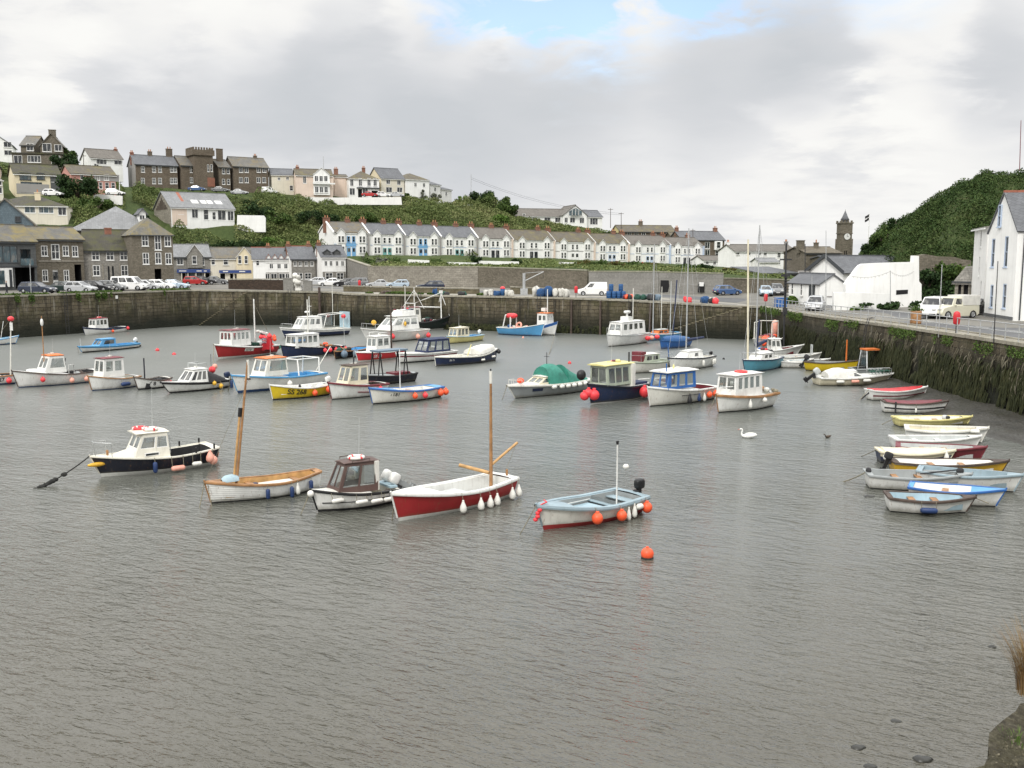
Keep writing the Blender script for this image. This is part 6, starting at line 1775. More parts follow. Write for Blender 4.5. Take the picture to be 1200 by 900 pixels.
 def text(s,txt,t0,h,zc=.62,mat='text_black',sg=None,spacing=1.0,name='lettering'):
  """letters laid on the curved side"""
  sg=s.side if sg is None else sg
  cu=bpy.data.curves.new('lettering','FONT');cu.body=txt;cu.size=h*1.4;cu.space_character=spacing;cu.offset=h*.03
  ob=bpy.data.objects.new('tmp',cu);me=bpy.data.meshes.new_from_object(ob)
  bpy.data.objects.remove(ob)
  xs=[v.co.x for v in me.vertices];x0,x1=min(xs),max(xs)
  for v in me.vertices:
   u=v.co.x-x0
   x=s.X(t0)+(-u if sg>0 else u)
   t=min(1,max(0,s.tx(x)))
   z=s.sheer(t)*zc+v.co.y-h*.5
   p=s.pt(t,z,sg);q=s.pt(t,z+.05,sg);w=s.pt(min(1,t+.02),z,sg)
   n=(w-p).cross(q-p).normalized()
   if n.y*sg<0:n=-n
   v.co=Vector((x,p.y,z))+Vector((p.x-x,0,0))*0+n*.022
  me.materials.clear();me.materials.append(M[mat])
  o=bpy.data.objects.new(name,me);col.objects.link(o);o.parent=s.root
  return o
 def ring(s,x,y,z,mat='buoy_white',mat2='buoy_red',tilt=0,r=.27,label='life ring',rz=0):
  mb=MB();Mx=Matrix.Rotation(R(tilt),3,'Y').to_4x4()
  mb.torus((0,0,0),r,.065,M[mat],Mx,20,8,M[mat2])
  o=mb.build('life_ring',None,s.world((x,y,z+.065)),0,label,'life ring')
  o.rotation_euler=s.root.rotation_euler
  return o
 def tarp(s,t0,t1,zf,mat,name='canopy',n=9,wy=.96,droop=.04,base=None):
  """cloth over the boat: zf gives the height of its ridge above the sheer at each t"""
  rows=[];K=14
  for k in range(K+1):
   t=t0+(t1-t0)*k/K;hgt=zf(k/K);w=s.half(t)*wy;zs=s.sheer(t)+(base or 0);x=s.X(t)
   rows.append([(x,w*math.cos(a)*(1+.02*noise.noise(Vector((k*.8,j*.9,3)))),zs-droop+hgt*math.sin(a)**.8+.035*noise.noise(Vector((k*.9,j*.8,0)))) for j,a in enumerate(math.pi*q/n for q in range(n+1))])
  mb=MB();mb.grid(rows,M[mat],True)
  mb.poly(rows[0],M[mat]);mb.poly(rows[-1],M[mat])
  return mb.build(name,s.root)
 def gear(s,t0,t1,n,mats,name='gear',zb=None,size=.18,w=.5):
  mb=MB()
  for _ in range(n):
   t=random.uniform(t0,t1);r=size*random.uniform(.6,1.3)
   mb.ell((s.X(t),random.uniform(-1,1)*w*s.half(t),(s.floor+.1 if zb is None else zb)+r*random.uniform(.4,1.4)),(r*1.2,r,r*.8),M[random.choice(mats)],8,6,.8,Matrix.Rotation(random.uniform(0,3),3,'Z'))
  return mb.build(name,s.root)
 def samson(s,t=.93):
  x=s.X(t);z=s.sheer(t);mb=MB();mb.box((x-.04,-.04,z-.05),(x+.04,.04,z+.22),M['wood']);mb.box((x-.03,-.13,z+.12),(x+.03,.13,z+.16),M['wood']);return mb.build('bollard',s.root)
  # ------------------------------------------------------------------ the five boats moored in front
b=Boat('navy and cream cabin boat with life rings on its roof and a bow pulpit',(119,559),(247,542),2.25,.72,1.0,.86,.8,.45,hull='navy_black',boot='boot_white',gun='ivory',boot_h=.17,deck='ivory',inner='dark',bandh=.09,band='navy_black',rub=.03)
b.deck([(.06,.44)],sw=.22,floor=.2)
b.cabin(.44,.76,1.75,1.12,zb=.70,sf=.5,sb=.06,wall='ivory',roof='ivory',side=[(.04,.40),(.46,.92)],front=2,v=(.42,.86),tumble=.16,frame='frame_white',over=(.12,.30,.06))
mb=MB();rows=[]
for k in range(7):
 q=k/6;t=.68+.22*q;x=b.X(t);w=(b.half(t)-.24)*(1-.25*q);z=b.sheer(t)-.02;hh=.40*(1-q)**.8+.03
 rows.append([(x,w*u,z+hh*(1-abs(u)**2.6)) for u in (-1,-.92,-.6,0,.6,.92,1)])
mb.grid(rows,M['ivory'],True);b.add(mb,'coachroof')
for sg in (1,-1):mb=MB();x=b.X(.60);mb.box((x-.33,sg*.80-.02,.83),(x+.33,sg*.80+.02,.98),M['frame_white']);mb.box((x-.28,sg*.80-.026,.86),(x+.28,sg*.80+.026,.95),M['pane']);b.add(mb,'porthole')
b.pulpit(.88,.62);b.samson(.94)
mb=MB()
for t in (.05,.22):
 for sg in (1,-1):
  p=b.pt(t,b.sheer(t),sg);mb.tube([p,p+Vector((0,0,.24))],.045,M['black'],8)
b.add(mb,'mooring_post')
mb=MB();mb.tube([(b.X(.43),sg*.72,.85) for sg in (1,)]+[(b.X(.43),.72,1.7)],.02,M['steel']);mb.tube([(b.X(.43),-.72,.85),(b.X(.43),-.72,1.7)],.02,M['steel']);b.add(mb,'cabin_post')
b.gear(.10,.30,5,['white_dirty','dark','light_grey'])
b.ring(b.cab_x+.05,.25,b.cab_top-.02,label='red and white life ring lying on the navy cabin boat roof, nearer its stern',r=.27)
b.ring(b.cab_x+.38,-.28,b.cab_top-.02,mat='buoy_red',mat2='buoy_white',label='mostly red life ring lying on the navy cabin boat roof towards its bow',r=.27)
b.fender(.60,'tube','buoy_blue',.10,.42,label='dark blue fender hanging amidships on the navy cabin boat',L=.5)
b.fender(.40,'htube','buoy_pink',.12,.52,label='faded pink sausage fender on the navy cabin boat',L=.62)
b.fender(.22,'htube','buoy_white',.10,.48,label='white sausage fender on the navy cabin boat',L=.45)
b.fender(.07,'ball','buoy_pink',.20,.48,label='faded pink ball fender low at the navy cabin boat stern')
b.fender(.10,'drop','buoy_pink',.20,.28,label='pale pink pear fender under the navy cabin boat quarter',L=.6)
mb=MB();mb.lathe([(.01,-.3),(.16,-.27),(.21,-.1),(.17,.1),(.07,.28),(.01,.3)],(b.pt(0,.6).x-.25,-.3,.45),M['buoy_pink'],12)
o=mb.build('fender',None,b.root.location,0,'pale pink pear fender trailing behind the navy cabin boat transom','fender');o.rotation_euler=b.root.rotation_euler
mb=MB();mb.ell((0,0,0),(.42,.10,.10),M['buoy_yellow'],12,8);o=mb.build('fender',None,b.world((b.pt(1,.5).x-.02,b.side*.16,.62)),b.rz,'yellow rolled bow fender under the navy cabin boat pulpit','fender')
b.rope(1,(40,574),-.05,'chain','weed-covered mooring chain running from the navy cabin boat bow',.03,.12,lump=22)
b=Boat('white clinker open boat with varnished gunwale and a tall wooden mast',(248,590),(371,572),1.75,.62,.92,.78,.35,.25,hull='white',boot='boot_black',gun='wood',inner='wood_light',deck='wood',clinker=True,boot_h=.06,rub=.04,bandh=.07,band='white_dirty')
b.deck([(.05,.86)],sw=.13,floor=.20,inner='wood_light',floor_m='white_dirty',mat='wood')
for t in (.2,.62):b.thwart(t,'wood')
mb=MB();mb.box((b.X(.22),-.45,.42),(b.X(.56),.45,.47),M['white_dirty']);b.add(mb,'bottom_boards')
b.mast(.78,5.3,.062,'wood',.04,zb=.3,rake=.13,lean=0)
mb=MB();mt=b.mfoot+Vector((.11,-.03,0));dm=Vector((-.13,0,1));mb.tube([mt+dm*.7,mt+dm*3.1],.05,M['wood_light'],6);mb.tube([mt+dm*3.05,mt+dm*3.4],.085,M['black'],8);b.add(mb,'furled_spar')
mb=MB();mb.tube([b.mtop+Vector((0,0,-.75)),b.mtop],.052,M['white_dirty'],8);mb.tube([b.mtop-Vector((0,0,.8)),b.mtop-Vector((0,0,.72))],.09,M['wood_dark'],8);b.add(mb,'masthead')
b.bar('stay',[b.mtop-Vector((0,0,.8)),Vector((b.pt(1,.8).x,0,.9))],.007,'rope')
mb=MB();x=b.X(.86)
rows=[[(x+dx,yy,b.sheer(.86)+zz) for yy,zz in ((-.30*k,.0),(-.26*k,.16*k),(0,.26*k),(.26*k,.16*k),(.30*k,0))] for dx,k in ((-.45,.75),(-.2,1),(.05,.9),(.2,.4))]
mb.grid(rows,M['pale_blue'],True);b.add(mb,'foredeck_cover')
b.gear(.5,.72,6,['dark','wood_dark','navy'],size=.12)
b.fender(.56,'tube','buoy_blue',.085,.38,label='dark blue fender amidships on the clinker boat',L=.42)
b.fender(.33,'tube','buoy_blue',.085,.42,label='dark blue fender beside the white one on the clinker boat',L=.46)
b.fender(.27,'drop','buoy_white',.10,.36,label='white pear fender on the clinker boat',L=.5)
b.fender(.12,'tube','buoy_blue',.085,.40,label='dark blue fender near the clinker boat stern',L=.44)
b.rope(1,(233,598),-.1,'rope','slack bow rope hanging from the clinker boat',.02,.05)
b.rope(.98,(249,597),-.1,'rope','second short bow rope of the clinker boat',.016,.05)
b=Boat('small white cabin boat with brown wheelhouse and two tilted outboard motors',(373,600),(458,585),1.85,.62,.92,.55,.85,.30,hull='white',boot='boot_black',gun='black',inner='white_dirty',deck='brown',boot_h=.10,band='boot_black',bandh=.10)
b.deck([(.06,.40)],sw=.16,floor=.2,mat='white_dirty')
b.cabin(.31,.82,1.42,1.12,zb=.66,sf=.45,sb=-.12,wall='brown',roof='brown',side=2,front=2,v=(.22,.90),tumble=.15,over=(.06,.08,.05),mullion=0.05,fw=1.0)
for sg in (1,-1):mb=MB();mb.box((b.X(.29)-.03,sg*.58-.08,.66),(b.X(.29)+.12,sg*.58+.08,1.80),M['white_dirty']);b.add(mb,'cabin_bulkhead')
b.rails('roof_rail',[[(b.cab_x+.45,sg*.5,b.cab_top-.05),(b.cab_x+.45,sg*.5,b.cab_top+.03),(b.cab_x-.3,sg*.52,b.cab_top+.03),(b.cab_x-.3,sg*.52,b.cab_top-.05)] for sg in (1,-1)],.02,'wood_dark')
b.ring(b.cab_x+.0,.0,b.cab_top-.03,label='white life ring with red bands on the brown wheelhouse roof',r=.28)
for i,(y,u) in enumerate(((.30,58),(-.32,55))):b.outboard(y,'white',u,.62,1.0,'grey')
for k,t in enumerate((.82,.58,.38,.20)):
 b.fender(t,'htube','buoy_white',.085,.30,label='white sausage fender in the row along the brown wheelhouse boat',L=.52,group='fenders along the brown wheelhouse boat')
mb=MB()
for sg in (1,-1):mb.tube([b.pt(t,.36,sg)+Vector((0,sg*.015,0)) for t in (.02,.2,.4,.6,.8,.94)],.022,M['black'],6)
b.add(mb,'rubbing_band')
mb=MB();mb.box((b.X(.0)+.02,-.55,.60),(b.X(.0)+.34,.55,.68),M['pale_blue']);b.add(mb,'engine_board')
b.gear(.1,.3,6,['dark','wood_dark','rope'],size=.13)
b.rope(1,(351,606),-.1,'rope','bow rope of the brown wheelhouse boat dropping into the water',.018,.04)
mb=MB();mb.ell((0,0,0),(.13,.13,.13),M['buoy_white'],10,8);mb.build('fender',None,b.world((b.pt(1,.8).x+.08,b.side*.08,.78)),0,'small white ball fender at the brown wheelhouse boat bow','fender')
b=Boat('red open boat with white inside, wooden mast and boom',(467,611),(590,579),2.05,.74,1.14,.80,.72,.35,hull='red',boot='boot_white',gun='white',inner='white',deck='white',boot_h=.14,rub=.05,bandh=.05)
b.deck([(.05,.70)],sw=.18,floor=.26,camber=.07,floor_m='light_grey')
mb=MB();mb.box((b.X(.40),-.58,.26),(b.X(.62),.58,.56),M['light_grey']);b.add(mb,'engine_box')
b.mast(.13,4.7,.075,'wood',.045,zb=.4,lean=0.0)
mb=MB();mb.tube([b.mtop-Vector((0,0,.45)),b.mtop+Vector((0,0,.05))],.06,M['white_dirty'],8);mb.tube([b.mtop+Vector((0,0,.05)),b.mtop+Vector((0,0,.14))],.03,M['black'],6);b.add(mb,'masthead')
p0=b.mfoot+Vector((-.05,0,.95));b.bar('boom',[p0,p0+Vector((-1.75,-.2,.62))],.055,'wood_light',8)
p1=p0+Vector((.05,b.side*-.1,-.35));b.bar('gaff_spar',[p1,p1+Vector((.35,-b.side*1.35,.18))],.075,'wood_light',8)
b.bar('stay',[p0+Vector((-1.7,-.2,.6)),Vector((b.pt(0,.8).x,0,.9))],.009,'rope')
for k,t in enumerate((.60,.44,.345,.27,.09,-.0)):
 b.fender(max(.01,t),'drop','buoy_white',.135,.52,label='white teardrop fender hanging on the red open boat',group='white fenders on the red open boat',L=.52)
mb=MB();mb.torus((b.X(.36),.2,.32),.16,.03,M['dark']);b.add(mb,'coiled_hose')
mb=MB()
for sg in (1,-1):
 mb.tube([(b.X(.05),sg*.45,.9),(b.X(.05),sg*.45,1.15)],.05,M['wood'],6)
b.add(mb,'mooring_post')
b.rope(.97,(459,612),-.1,'rope','bow rope leading from the red open boat',.02,.05,sg=0)
b=Boat('open boat with pale blue-grey gunwale, black outboard and orange ball fenders',(637,621),(739,597),2.0,.64,.98,.68,.85,.35,hull='white_dirty',boot='boot_red',gun='grey_blue',inner='light_grey',deck='grey_blue',boot_h=.17,rub=.06,bandh=.03,band='boot_black')
b.deck([(.05,.30),(.30,.76)],sw=.20,floor=.24,camber=.07,inner='grey',floor_m='light_grey')
b.thwart(.31,'grey_blue',w=.34);b.thwart(.10,'grey_blue',w=.4)
mb=MB();rows=[]
for k in range(5):
 t=.36+.36*k/4;rows.append([(b.X(t),(b.half(t)-.26)*u,.40+.02*(1-u*u)) for u in (-1,0,1)])
mb.grid(rows,M['pale_blue'],False);b.add(mb,'bottom_boards')
for sg in (1,-1):b.bar('oar',[(b.X(.34),sg*(b.half(.4)-.30),.52),(b.X(.68),sg*(b.half(.68)-.30),.56)],.028,'light_grey')
b.outboard(.15,'black',0,.74,.95)
b.mast(.30,2.4,.03,'white',.028,zb=.4,y=b.side*.55)
mb=MB();mt=b.mtop;mb.tube([mt,mt+Vector((0,0,.13))],.05,M['black'],8);mb.ell(mt+Vector((-.28,.18,-.85)),(.12,.12,.10),M['buoy_white'],8,6);mb.tube([mt+Vector((-.28,.18,-.9)),mt+Vector((-.28,.18,-1.6))],.01,M['steel'],4);b.add(mb,'masthead')
b.fender(.64,'ball','buoy_orange',.205,.36,label='orange ball fender towards the bow of the blue-grey gunwale boat')
b.fender(.38,'ball','buoy_orange',.195,.36,label='orange ball fender amidships on the blue-grey gunwale boat')
b.fender(.06,'ball','buoy_orange',.20,.34,label='orange ball fender at the quarter of the blue-grey gunwale boat')
b.fender(.27,'drop','buoy_white',.09,.42,label='slim white fender hanging upright on the blue-grey gunwale boat',L=.55)
b.fender(.20,'drop','buoy_white',.10,.36,label='slanting white fender beside the mast of the blue-grey gunwale boat',L=.56)
b.fender(.14,'htube','buoy_white',.11,.24,label='short white sausage fender at the quarter of the blue-grey gunwale boat',L=.34)
mb=MB();p=b.pt(.98,b.sheer(.98))
for k in range(5):mb.ell(p+Vector((.05*k,.05*(k%2)-.02,-.06-.11*k)),(.09,.08,.07),M['buoy_red'],7,5,.8)
mb.tube([p+Vector((-.35,-.2,.09)),p+Vector((-.2,.12,.10)),p],.025,M['buoy_red'],5);b.add(mb,'red_rope_bundle')
b.rope(1,(607,630),-.1,'rope','bow rope of the blue-grey gunwale boat slanting into the water',.016,.03)
# ------------------------------------------------------------------ boats along the near row
def sheds(b):return b
b=Boat('white boat with pale blue gunwale cut by the frame edge under the quay wall',(18,403),(-26,405),1.7,.6,.95,.65,.8,.4,hull='white',boot='boot_blue',gun='sky_blue',inner='pale_blue',deck='white')
b.deck([(.08,.8)],sw=.12);b.thwart(.4,'white');b.bar('mast',[(b.X(.6),0,.3),(b.X(.72),.1,2.6)],.03,'white')
b=Boat('small white fishing boat with red-roofed wheelhouse lying under the quay wall',(100,393),(144,388.5),1.9,.62,1.05,.7,.8,.4,hull='white',boot='boot_white',gun='navy',inner='dark',deck='white',band='navy',bandh=.2)
b.deck([(.08,.48)],sw=.14);b.cabin(.50,.82,1.35,1.25,zb=.75,sf=.12,wall='white',roof='maroon',side=3,front=2,v=(.38,.84),over=(.1,.12,.08))
b.gear(.12,.44,7,['tarp_navy','dark','net_blue']);b.fender(.46,'ball','buoy_orange',.17,.35,label='orange ball fender on the small red-roofed boat under the quay wall');b.fender(.03,'ball','buoy_red',.2,.2,label='red ball fender at the stern of the small red-roofed boat under the quay wall')
b.ring(b.cab_x-.2,0,b.cab_top-.03,label='red life ring on the roof of the small boat under the quay wall',mat='buoy_red',mat2='buoy_white',r=.25)
b=Boat('blue and white cuddy boat with black cabin window and white outboard',(97,413.5),(158,407),1.9,.5,.72,.5,.8,.6,hull='white',boot='boot_black',gun='sky_blue',inner='sky_blue',deck='sky_blue',band='sky_blue',bandh=.2)
b.deck([(.08,.42)],sw=.16);b.cabin(.46,.78,1.4,.72,zb=.5,sf=.7,wall='sky_blue',roof='sky_blue',side=[(.1,.78)],front=2,v=(.3,.85),glass='pane');b.outboard(0,'white',35,.5);b.bar('bow_post',[b.pt(.98,.5),b.pt(.98,.5)+Vector((.05,0,1.0))],.04,'light_grey')
b.rope(1,(92,415),-.1,'rope','bow rope of the blue and white cuddy boat',.016,.03)
b=Boat('white fishing boat cut by the frame edge, red ball at its masthead',(-48,452),(18,449),2.0,.7,1.1,.75,.8,.4,hull='white',boot='boot_blue',gun='wood',inner='dark',deck='wood_dark')
b.deck([(.06,.7)],sw=.12);b.mast(.08,4.6,.06,'white_dirty',zb=.4,rake=.06);mb=MB();mb.ell(b.mtop,(.24,.24,.2),M['buoy_red'],10,8);mb.box((b.mtop.x-.1,-.1,b.mtop.z-.9),(b.mtop.x+.1,.1,b.mtop.z-.3),M['white']);b.add(mb,'masthead_marker')
b.bar('stay',[b.mtop,(b.X(.75),0,1.2)],.01,'rope');b.gear(.1,.5,9,['dark','light_grey','navy','white_dirty'],size=.22);b.fender(.10,'ball','buoy_red',.2,.4,label='red ball fender near the stern of the boat cut by the frame edge')
b.rails('gallows',[[(b.X(.3),-.5,.6),(b.X(.3),-.5,1.7),(b.X(.3),.5,1.7),(b.X(.3),.5,.6)]],.03,'white');b.text('27',.28,.3,.6)
b=Boat('large white workboat with orange wheelhouse roof and dark open after deck',(22,454.5),(111,446),2.5,.82,1.35,.9,.8,.45,hull='white',boot='boot_blue',gun='wood_dark',inner='dark',deck='white',boot_h=.08)
b.deck([(.05,.42)],sw=.14,floor=.3);b.cabin(.44,.72,1.75,1.25,zb=1.0,sf=.5,sb=.15,wall='white',roof='orange',side=[(.05,.80)],front=2,v=(.30,.86),over=(.05,.05,.06),roof_t=.08)
mb=MB();rows=[[(b.X(t),(b.half(t)-.2)*u*k,b.sheer(t)+.0+.28*k*(1-u**4)) for u in (-1,-.8,0,.8,1)] for t,k in ((.70,1),(.78,.95),(.86,.7),(.9,.3))];mb.grid(rows,M['white'],True);b.add(mb,'coachroof')
b.mast(.66,3.7,.045,'wood',.03,zb=1.6);mb=MB();mb.ell(b.mtop+Vector((0,0,-.5)),(.12,.12,.3),M['white'],8,6);b.add(mb,'radar_reflector');b.gear(.1,.4,8,['dark','wood_dark','light_grey'],size=.2)
b.rails('stanchions',[[(b.X(.40),sg*.7,.8),(b.X(.40),sg*.7,1.5),(b.X(.33),sg*.7,1.5),(b.X(.33),sg*.7,.8)] for sg in (1,-1)],.03,'white');b.bar('derrick',[(b.X(.42),.3,1.6),(b.X(.34),-.5,1.9)],.04,'dark')
for t,l in ((.76,'towards the bow'),(.42,'amidships'),(.22,'near the stern')):b.fender(t,'ball','buoy_pink' if t<.7 else 'buoy_red',.18,.48,label='pinkish ball fender '+l+' of the orange-roofed workboat')
b=Boat('white boat with tall white wheelhouse, red roof and a blue side fender',(108,458),(157,452),2.0,.78,1.15,.8,.85,.3,hull='white',boot='boot_blue',gun='wood',inner='white_dirty',deck='white',boot_h=.07)
b.deck([(.06,.34)],sw=.14);b.cabin(.36,.84,1.5,1.35,zb=.95,sf=.18,wall='white',roof='maroon',side=2,front=2,v=(.32,.86),mullion=0.10,over=(.06,.1,.1));b.fender(.42,'htube','buoy_blue',.15,.42,label='blue sausage fender on the tall red-roofed white boat',L=.75)
b=Boat('small open white boat crammed with dark gear between two cabin boats',(162,457),(194,452.5),1.7,.62,1.0,.7,.8,.35,hull='white',boot='boot_black',gun='wood_dark',inner='dark',deck='white_dirty')
b.deck([(.06,.8)],sw=.1);b.gear(.1,.75,14,['dark','white_dirty','wood','navy'],size=.2);b.bar('marker_pole',[(b.X(.75),0,.5),(b.X(.75),0,2.3)],.05,'navy_black');b.fender(.12,'ball','buoy_red',.2,.4,label='red ball fender on the small gear-laden white boat');b.text('FY 8',.85,.26,.6)
b=Boat('white and black speed cuddy boat with three dark windows and a roof rail',(199,461),(263,453),2.0,.62,.88,.62,.85,.7,hull='white',boot='boot_black',gun='boot_black',inner='dark',deck='white',band='boot_black',bandh=.17,rub=.045)
b.deck([(.06,.42)],sw=.2);b.cabin(.42,.78,1.65,.98,zb=.6,sf=.75,sb=.0,wall='white',roof='white',side=3,front=2,v=(.25,.84),glass='pane',tumble=.15)
b.rails('roof_rail',[[(b.cab_x+.3,sg*.5,b.cab_top-.06),(b.cab_x+.3,sg*.5,b.cab_top+.32),(b.cab_x-.55,sg*.5,b.cab_top+.32),(b.cab_x-.55,sg*.5,b.cab_top-.06)] for sg in (1,-1)]+[[(b.cab_x+.3,-.5,b.cab_top+.32),(b.cab_x+.3,.5,b.cab_top+.32)]],.025,'light_grey')
b.tarp(.10,.42,lambda q:.25+.75*q,'dark','cockpit_cover');b.outboard(0,'navy',10,.6)
b.fender(.36,'ball','buoy_yellow',.15,.12,label='yellow fender high on the black-striped speed cuddy boat');b.fender(.24,'ball','buoy_yellow',.17,.38,label='yellow fender low on the black-striped speed cuddy boat');b.fender(.02,'tube','buoy_blue',.11,.4,label='blue fender at the transom of the black-striped speed cuddy boat',L=.7)
mb=MB();mb.ell((0,0,0),(.26,.26,.26),M['buoy_red'],12,8);mb.ell((.15,.2,.22),(.2,.2,.2),M['buoy_pink'],10,8);mb.build('buoy_pair',None,b.world((b.X(.22),0,1.38)),0,'red and pink marker balls piled on the black-striped speed cuddy boat','buoys')
b.bar('whip_aerial',[(b.X(.3),.4,.9),(b.X(.3),.4,2.6)],.015,'dark')
b.rope(0,(258,462),-.1,'rope','stern rope of the black-striped speed cuddy boat',.02,.05)
b=Boat('red fishing boat with white wheelhouse, heaps of red buoys and a red flag',(256,421),(317,414),2.9,1.0,1.5,.95,.85,.5,hull='red',boot='boot_white',gun='white',inner='light_grey',deck='white',boot_h=.2,rub=.06,bandh=.04)
b.deck([(.05,.50)],sw=.16,floor=.4);b.cabin(.52,.86,2.0,1.5,zb=1.2,sf=.05,wall='white',roof='maroon',side=4,front=3,v=(.42,.84),over=(.12,.15,.12),mullion=0.07)
b.mast(.30,4.6,.08,'white',.06,zb=1.0);b.bar('crosstree',[b.mtop+Vector((-.3,-.3,-.2)),b.mtop+Vector((.3,.3,-.2))],.05,'white');b.bar('stay',[b.mtop-Vector((0,0,.4)),Vector((b.pt(0,.9).x,0,1.6))],.02,'rope')
mb=MB();x=b.X(.27)
for k in range(4):mb.ell((x-.2-.35*k,.1*(k%2),2.35-.09*k),(.3,.16,.14),M['tarp_white'],8,6,.8)
b.add(mb,'furled_sail')
for k in range(3):
 f=MB();x=b.X(.26)-.15*k;f.grid([[(x-.7*u,.3+.05*math.sin(u*5),1.75+.22*k-.18*u+dz) for u in (0,.25,.5,.75,1)] for dz in (0,.2)],M['black' if k%2 else 'flag_white'],True);b.add(f,'marker_flag')
b.gear(.1,.45,10,['net_green','dark','light_grey','buoy_red'],zb=.9,size=.25)
for k in range(11):
 p=Vector((b.X(random.uniform(.02,.36)),b.side*random.uniform(.9,1.5),random.uniform(.55,1.9)));mb=MB();r=random.uniform(.2,.3);mb.ell((0,0,0),(r,r,r),M[random.choice(['buoy_red','buoy_red','buoy_orange'])],10,8);mb.lathe([(r*.3,r*.9),(r*.35,r*1.25),(.02,r*1.3)],(0,0,0),M['buoy_red'],8)
 mb.build('marker_buoy',None,b.world(p),0,'red marker buoy heaped at the stern of the red fishing boat','buoy','red buoys on the red fishing boat')
p=Vector((b.X(.0)-.2,b.side*.9,.7));mb=MB();mb.ell((0,0,0),(.27,.27,.27),M['buoy_green'],10,8);mb.build('marker_buoy',None,b.world(p),0,'single green marker buoy at the stern of the red fishing boat','buoy')
fl=MB();rows=[]
for i in range(9):
 q=i/8;row=[]
 for j in range(9):
  v=j/8;x=b.X(.40)-1.45*q;z=1.85-1.15*v-.15*q
  row.append((x,b.side*(1.62+.08*math.sin(q*9+v*2)),z))
 rows.append(row)
fl.grid(rows,M['flag_red'],True)
fo=fl.build('ensign',None,b.world((0,0,0)),0,'red ensign draped over the side of the red fishing boat','flag');fo.rotation_euler=b.root.rotation_euler
un=MB()
def fq(a0,a1,v0,v1,m,off):
 def pp(a,v):return (b.X(.40)-1.45*a,b.side*(1.62+.08*math.sin(a*9+v*2)+off),1.85-1.15*v-.15*a)
 un.grid([[pp(a0+(a1-a0)*i/4,v0),pp(a0+(a1-a0)*i/4,v1)] for i in range(5)],M[m],True)
def dg(m,w,off):
 for s0,s1 in ((0,1),(1,0)):
  pts=[]
  for i in range(5):
   q=i/4;v=s0+(s1-s0)*q
   pts.append([(b.X(.40)-1.45*.46*q,b.side*(1.62+.08*math.sin(q*.46*9+v)+off),1.85-1.15*.46*min(1,max(0,v+d))-.15*q*.46) for d in (-w,w)])
  un.grid(pts,M[m],True)
fq(0,.46,0,.46,'flag_navy',.02);dg('flag_white',.10,.03);dg('flag_red',.035,.036)
fq(0,.46,.17,.29,'flag_white',.042);fq(.17,.29,0,.46,'flag_white',.043);fq(0,.46,.2,.26,'flag_red',.05);fq(.2,.26,0,.46,'flag_red',.051)
un.build('union_canton',fo)
mb=MB();p=[b.pt(t,b.sheer(t)*k,b.side)+Vector((0,b.side*.03,0)) for t,k in ((.66,.56),(.52,.56),(.52,.82),(.66,.82))];mb.poly(p,M['white_dirty']);b.add(mb,'number_board');b.text('SS 118',.645,.16,.69,'text_black')
b.rope(1,(250,427),-.1,'rope','bow rope of the red fishing boat',.03,.05)
b=Boat('navy blue boat with white windowed cabin and red buoys along its stern',(333,420.5),(396,413.5),2.5,.85,1.35,.8,.8,.4,hull='navy',boot='boot_white',gun='navy_black',inner='wood_dark',deck='white',boot_h=.07)
b.deck([(.05,.45)],sw=.14,floor=.3);b.cabin(.47,.88,1.8,1.25,zb=1.0,sf=.12,wall='white',roof='white',side=4,front=2,v=(.35,.86),mullion=0.05);b.mast(.56,4.6,.06,'white_dirty',.05,zb=1.0)
b.gear(.08,.42,9,['white_dirty','wood','net_green','buoy_orange'],zb=.75,size=.2)
for k,t in enumerate((.44,.34,.22,.12,.02)):b.fender(t,'ball','buoy_red',.2,.3,label='red ball fender in the row along the navy cabin boat with white windows',group='red fenders on the navy cabin boat')
b.bar('boathook',[(b.X(.5),b.side*1.0,.95),(b.X(.3),b.side*1.3,.7)],.04,'white')
b=Boat('white motor launch with navy hull, radar and an open framed after shelter',(334,396),(404,391.5),2.9,.85,1.3,.85,.85,.7,hull='navy',boot='boot_black',gun='white',inner='white_dirty',deck='white',band='white',bandh=.32)
b.deck([(.05,.42)],sw=.2,floor=.35);b.cabin(.46,.82,2.2,1.45,zb=1.0,sf=.8,wall='white',roof='white',side=3,front=2,v=(.38,.82),tumble=.2,mullion=0.09)
b.rails('shelter_frame',[[(b.X(.44),sg*1.0,1.0),(b.X(.38),sg*.95,2.6),(b.X(.1),sg*.95,2.75),(b.X(.1),sg*1.05,1.0)] for sg in (1,-1)]+[[(b.X(.38),-.95,2.6),(b.X(.38),.95,2.6)],[(b.X(.1),-.95,2.75),(b.X(.1),.95,2.75)]],.055,'white');b.cab_x-=0
mb=MB();mb.box((b.X(.36),-.93,1.2),(b.X(.14),-.91,2.6),M['glass']);b.add(mb,'shelter_screen')
mb=MB();mb.box((b.X(.02)-.25,-1.1,.5),(b.X(.02)-.19,1.1,2.9),M['pale_blue']);b.add(mb,'stern_board')
mb=MB();x=b.cab_x;mb.tube([(x,0,b.cab_top-.1),(x,0,b.cab_top+2.4)],.07,M['white'],8,.04);mb.ell((x+.3,0,b.cab_top+.5),(.32,.32,.13),M['white'],12,6,.7);mb.tube([(x,-.5,b.cab_top+1.2),(x,.5,b.cab_top+1.2)],.03,M['white']);b.add(mb,'radar_mast')
mb=MB();mb.ell((0,0,0),(.3,.3,.3),M['buoy_red'],12,8);mb.build('marker_buoy',None,b.world((b.X(.08),b.side*.8,2.35)),0,'red ball hung on the framed shelter of the white motor launch','buoy')
b.bar('whip_aerial',[(b.X(.2),0,2.7),(b.X(.2),0,6.4)],.04,'white_dirty');b.pulpit(.8,.5)
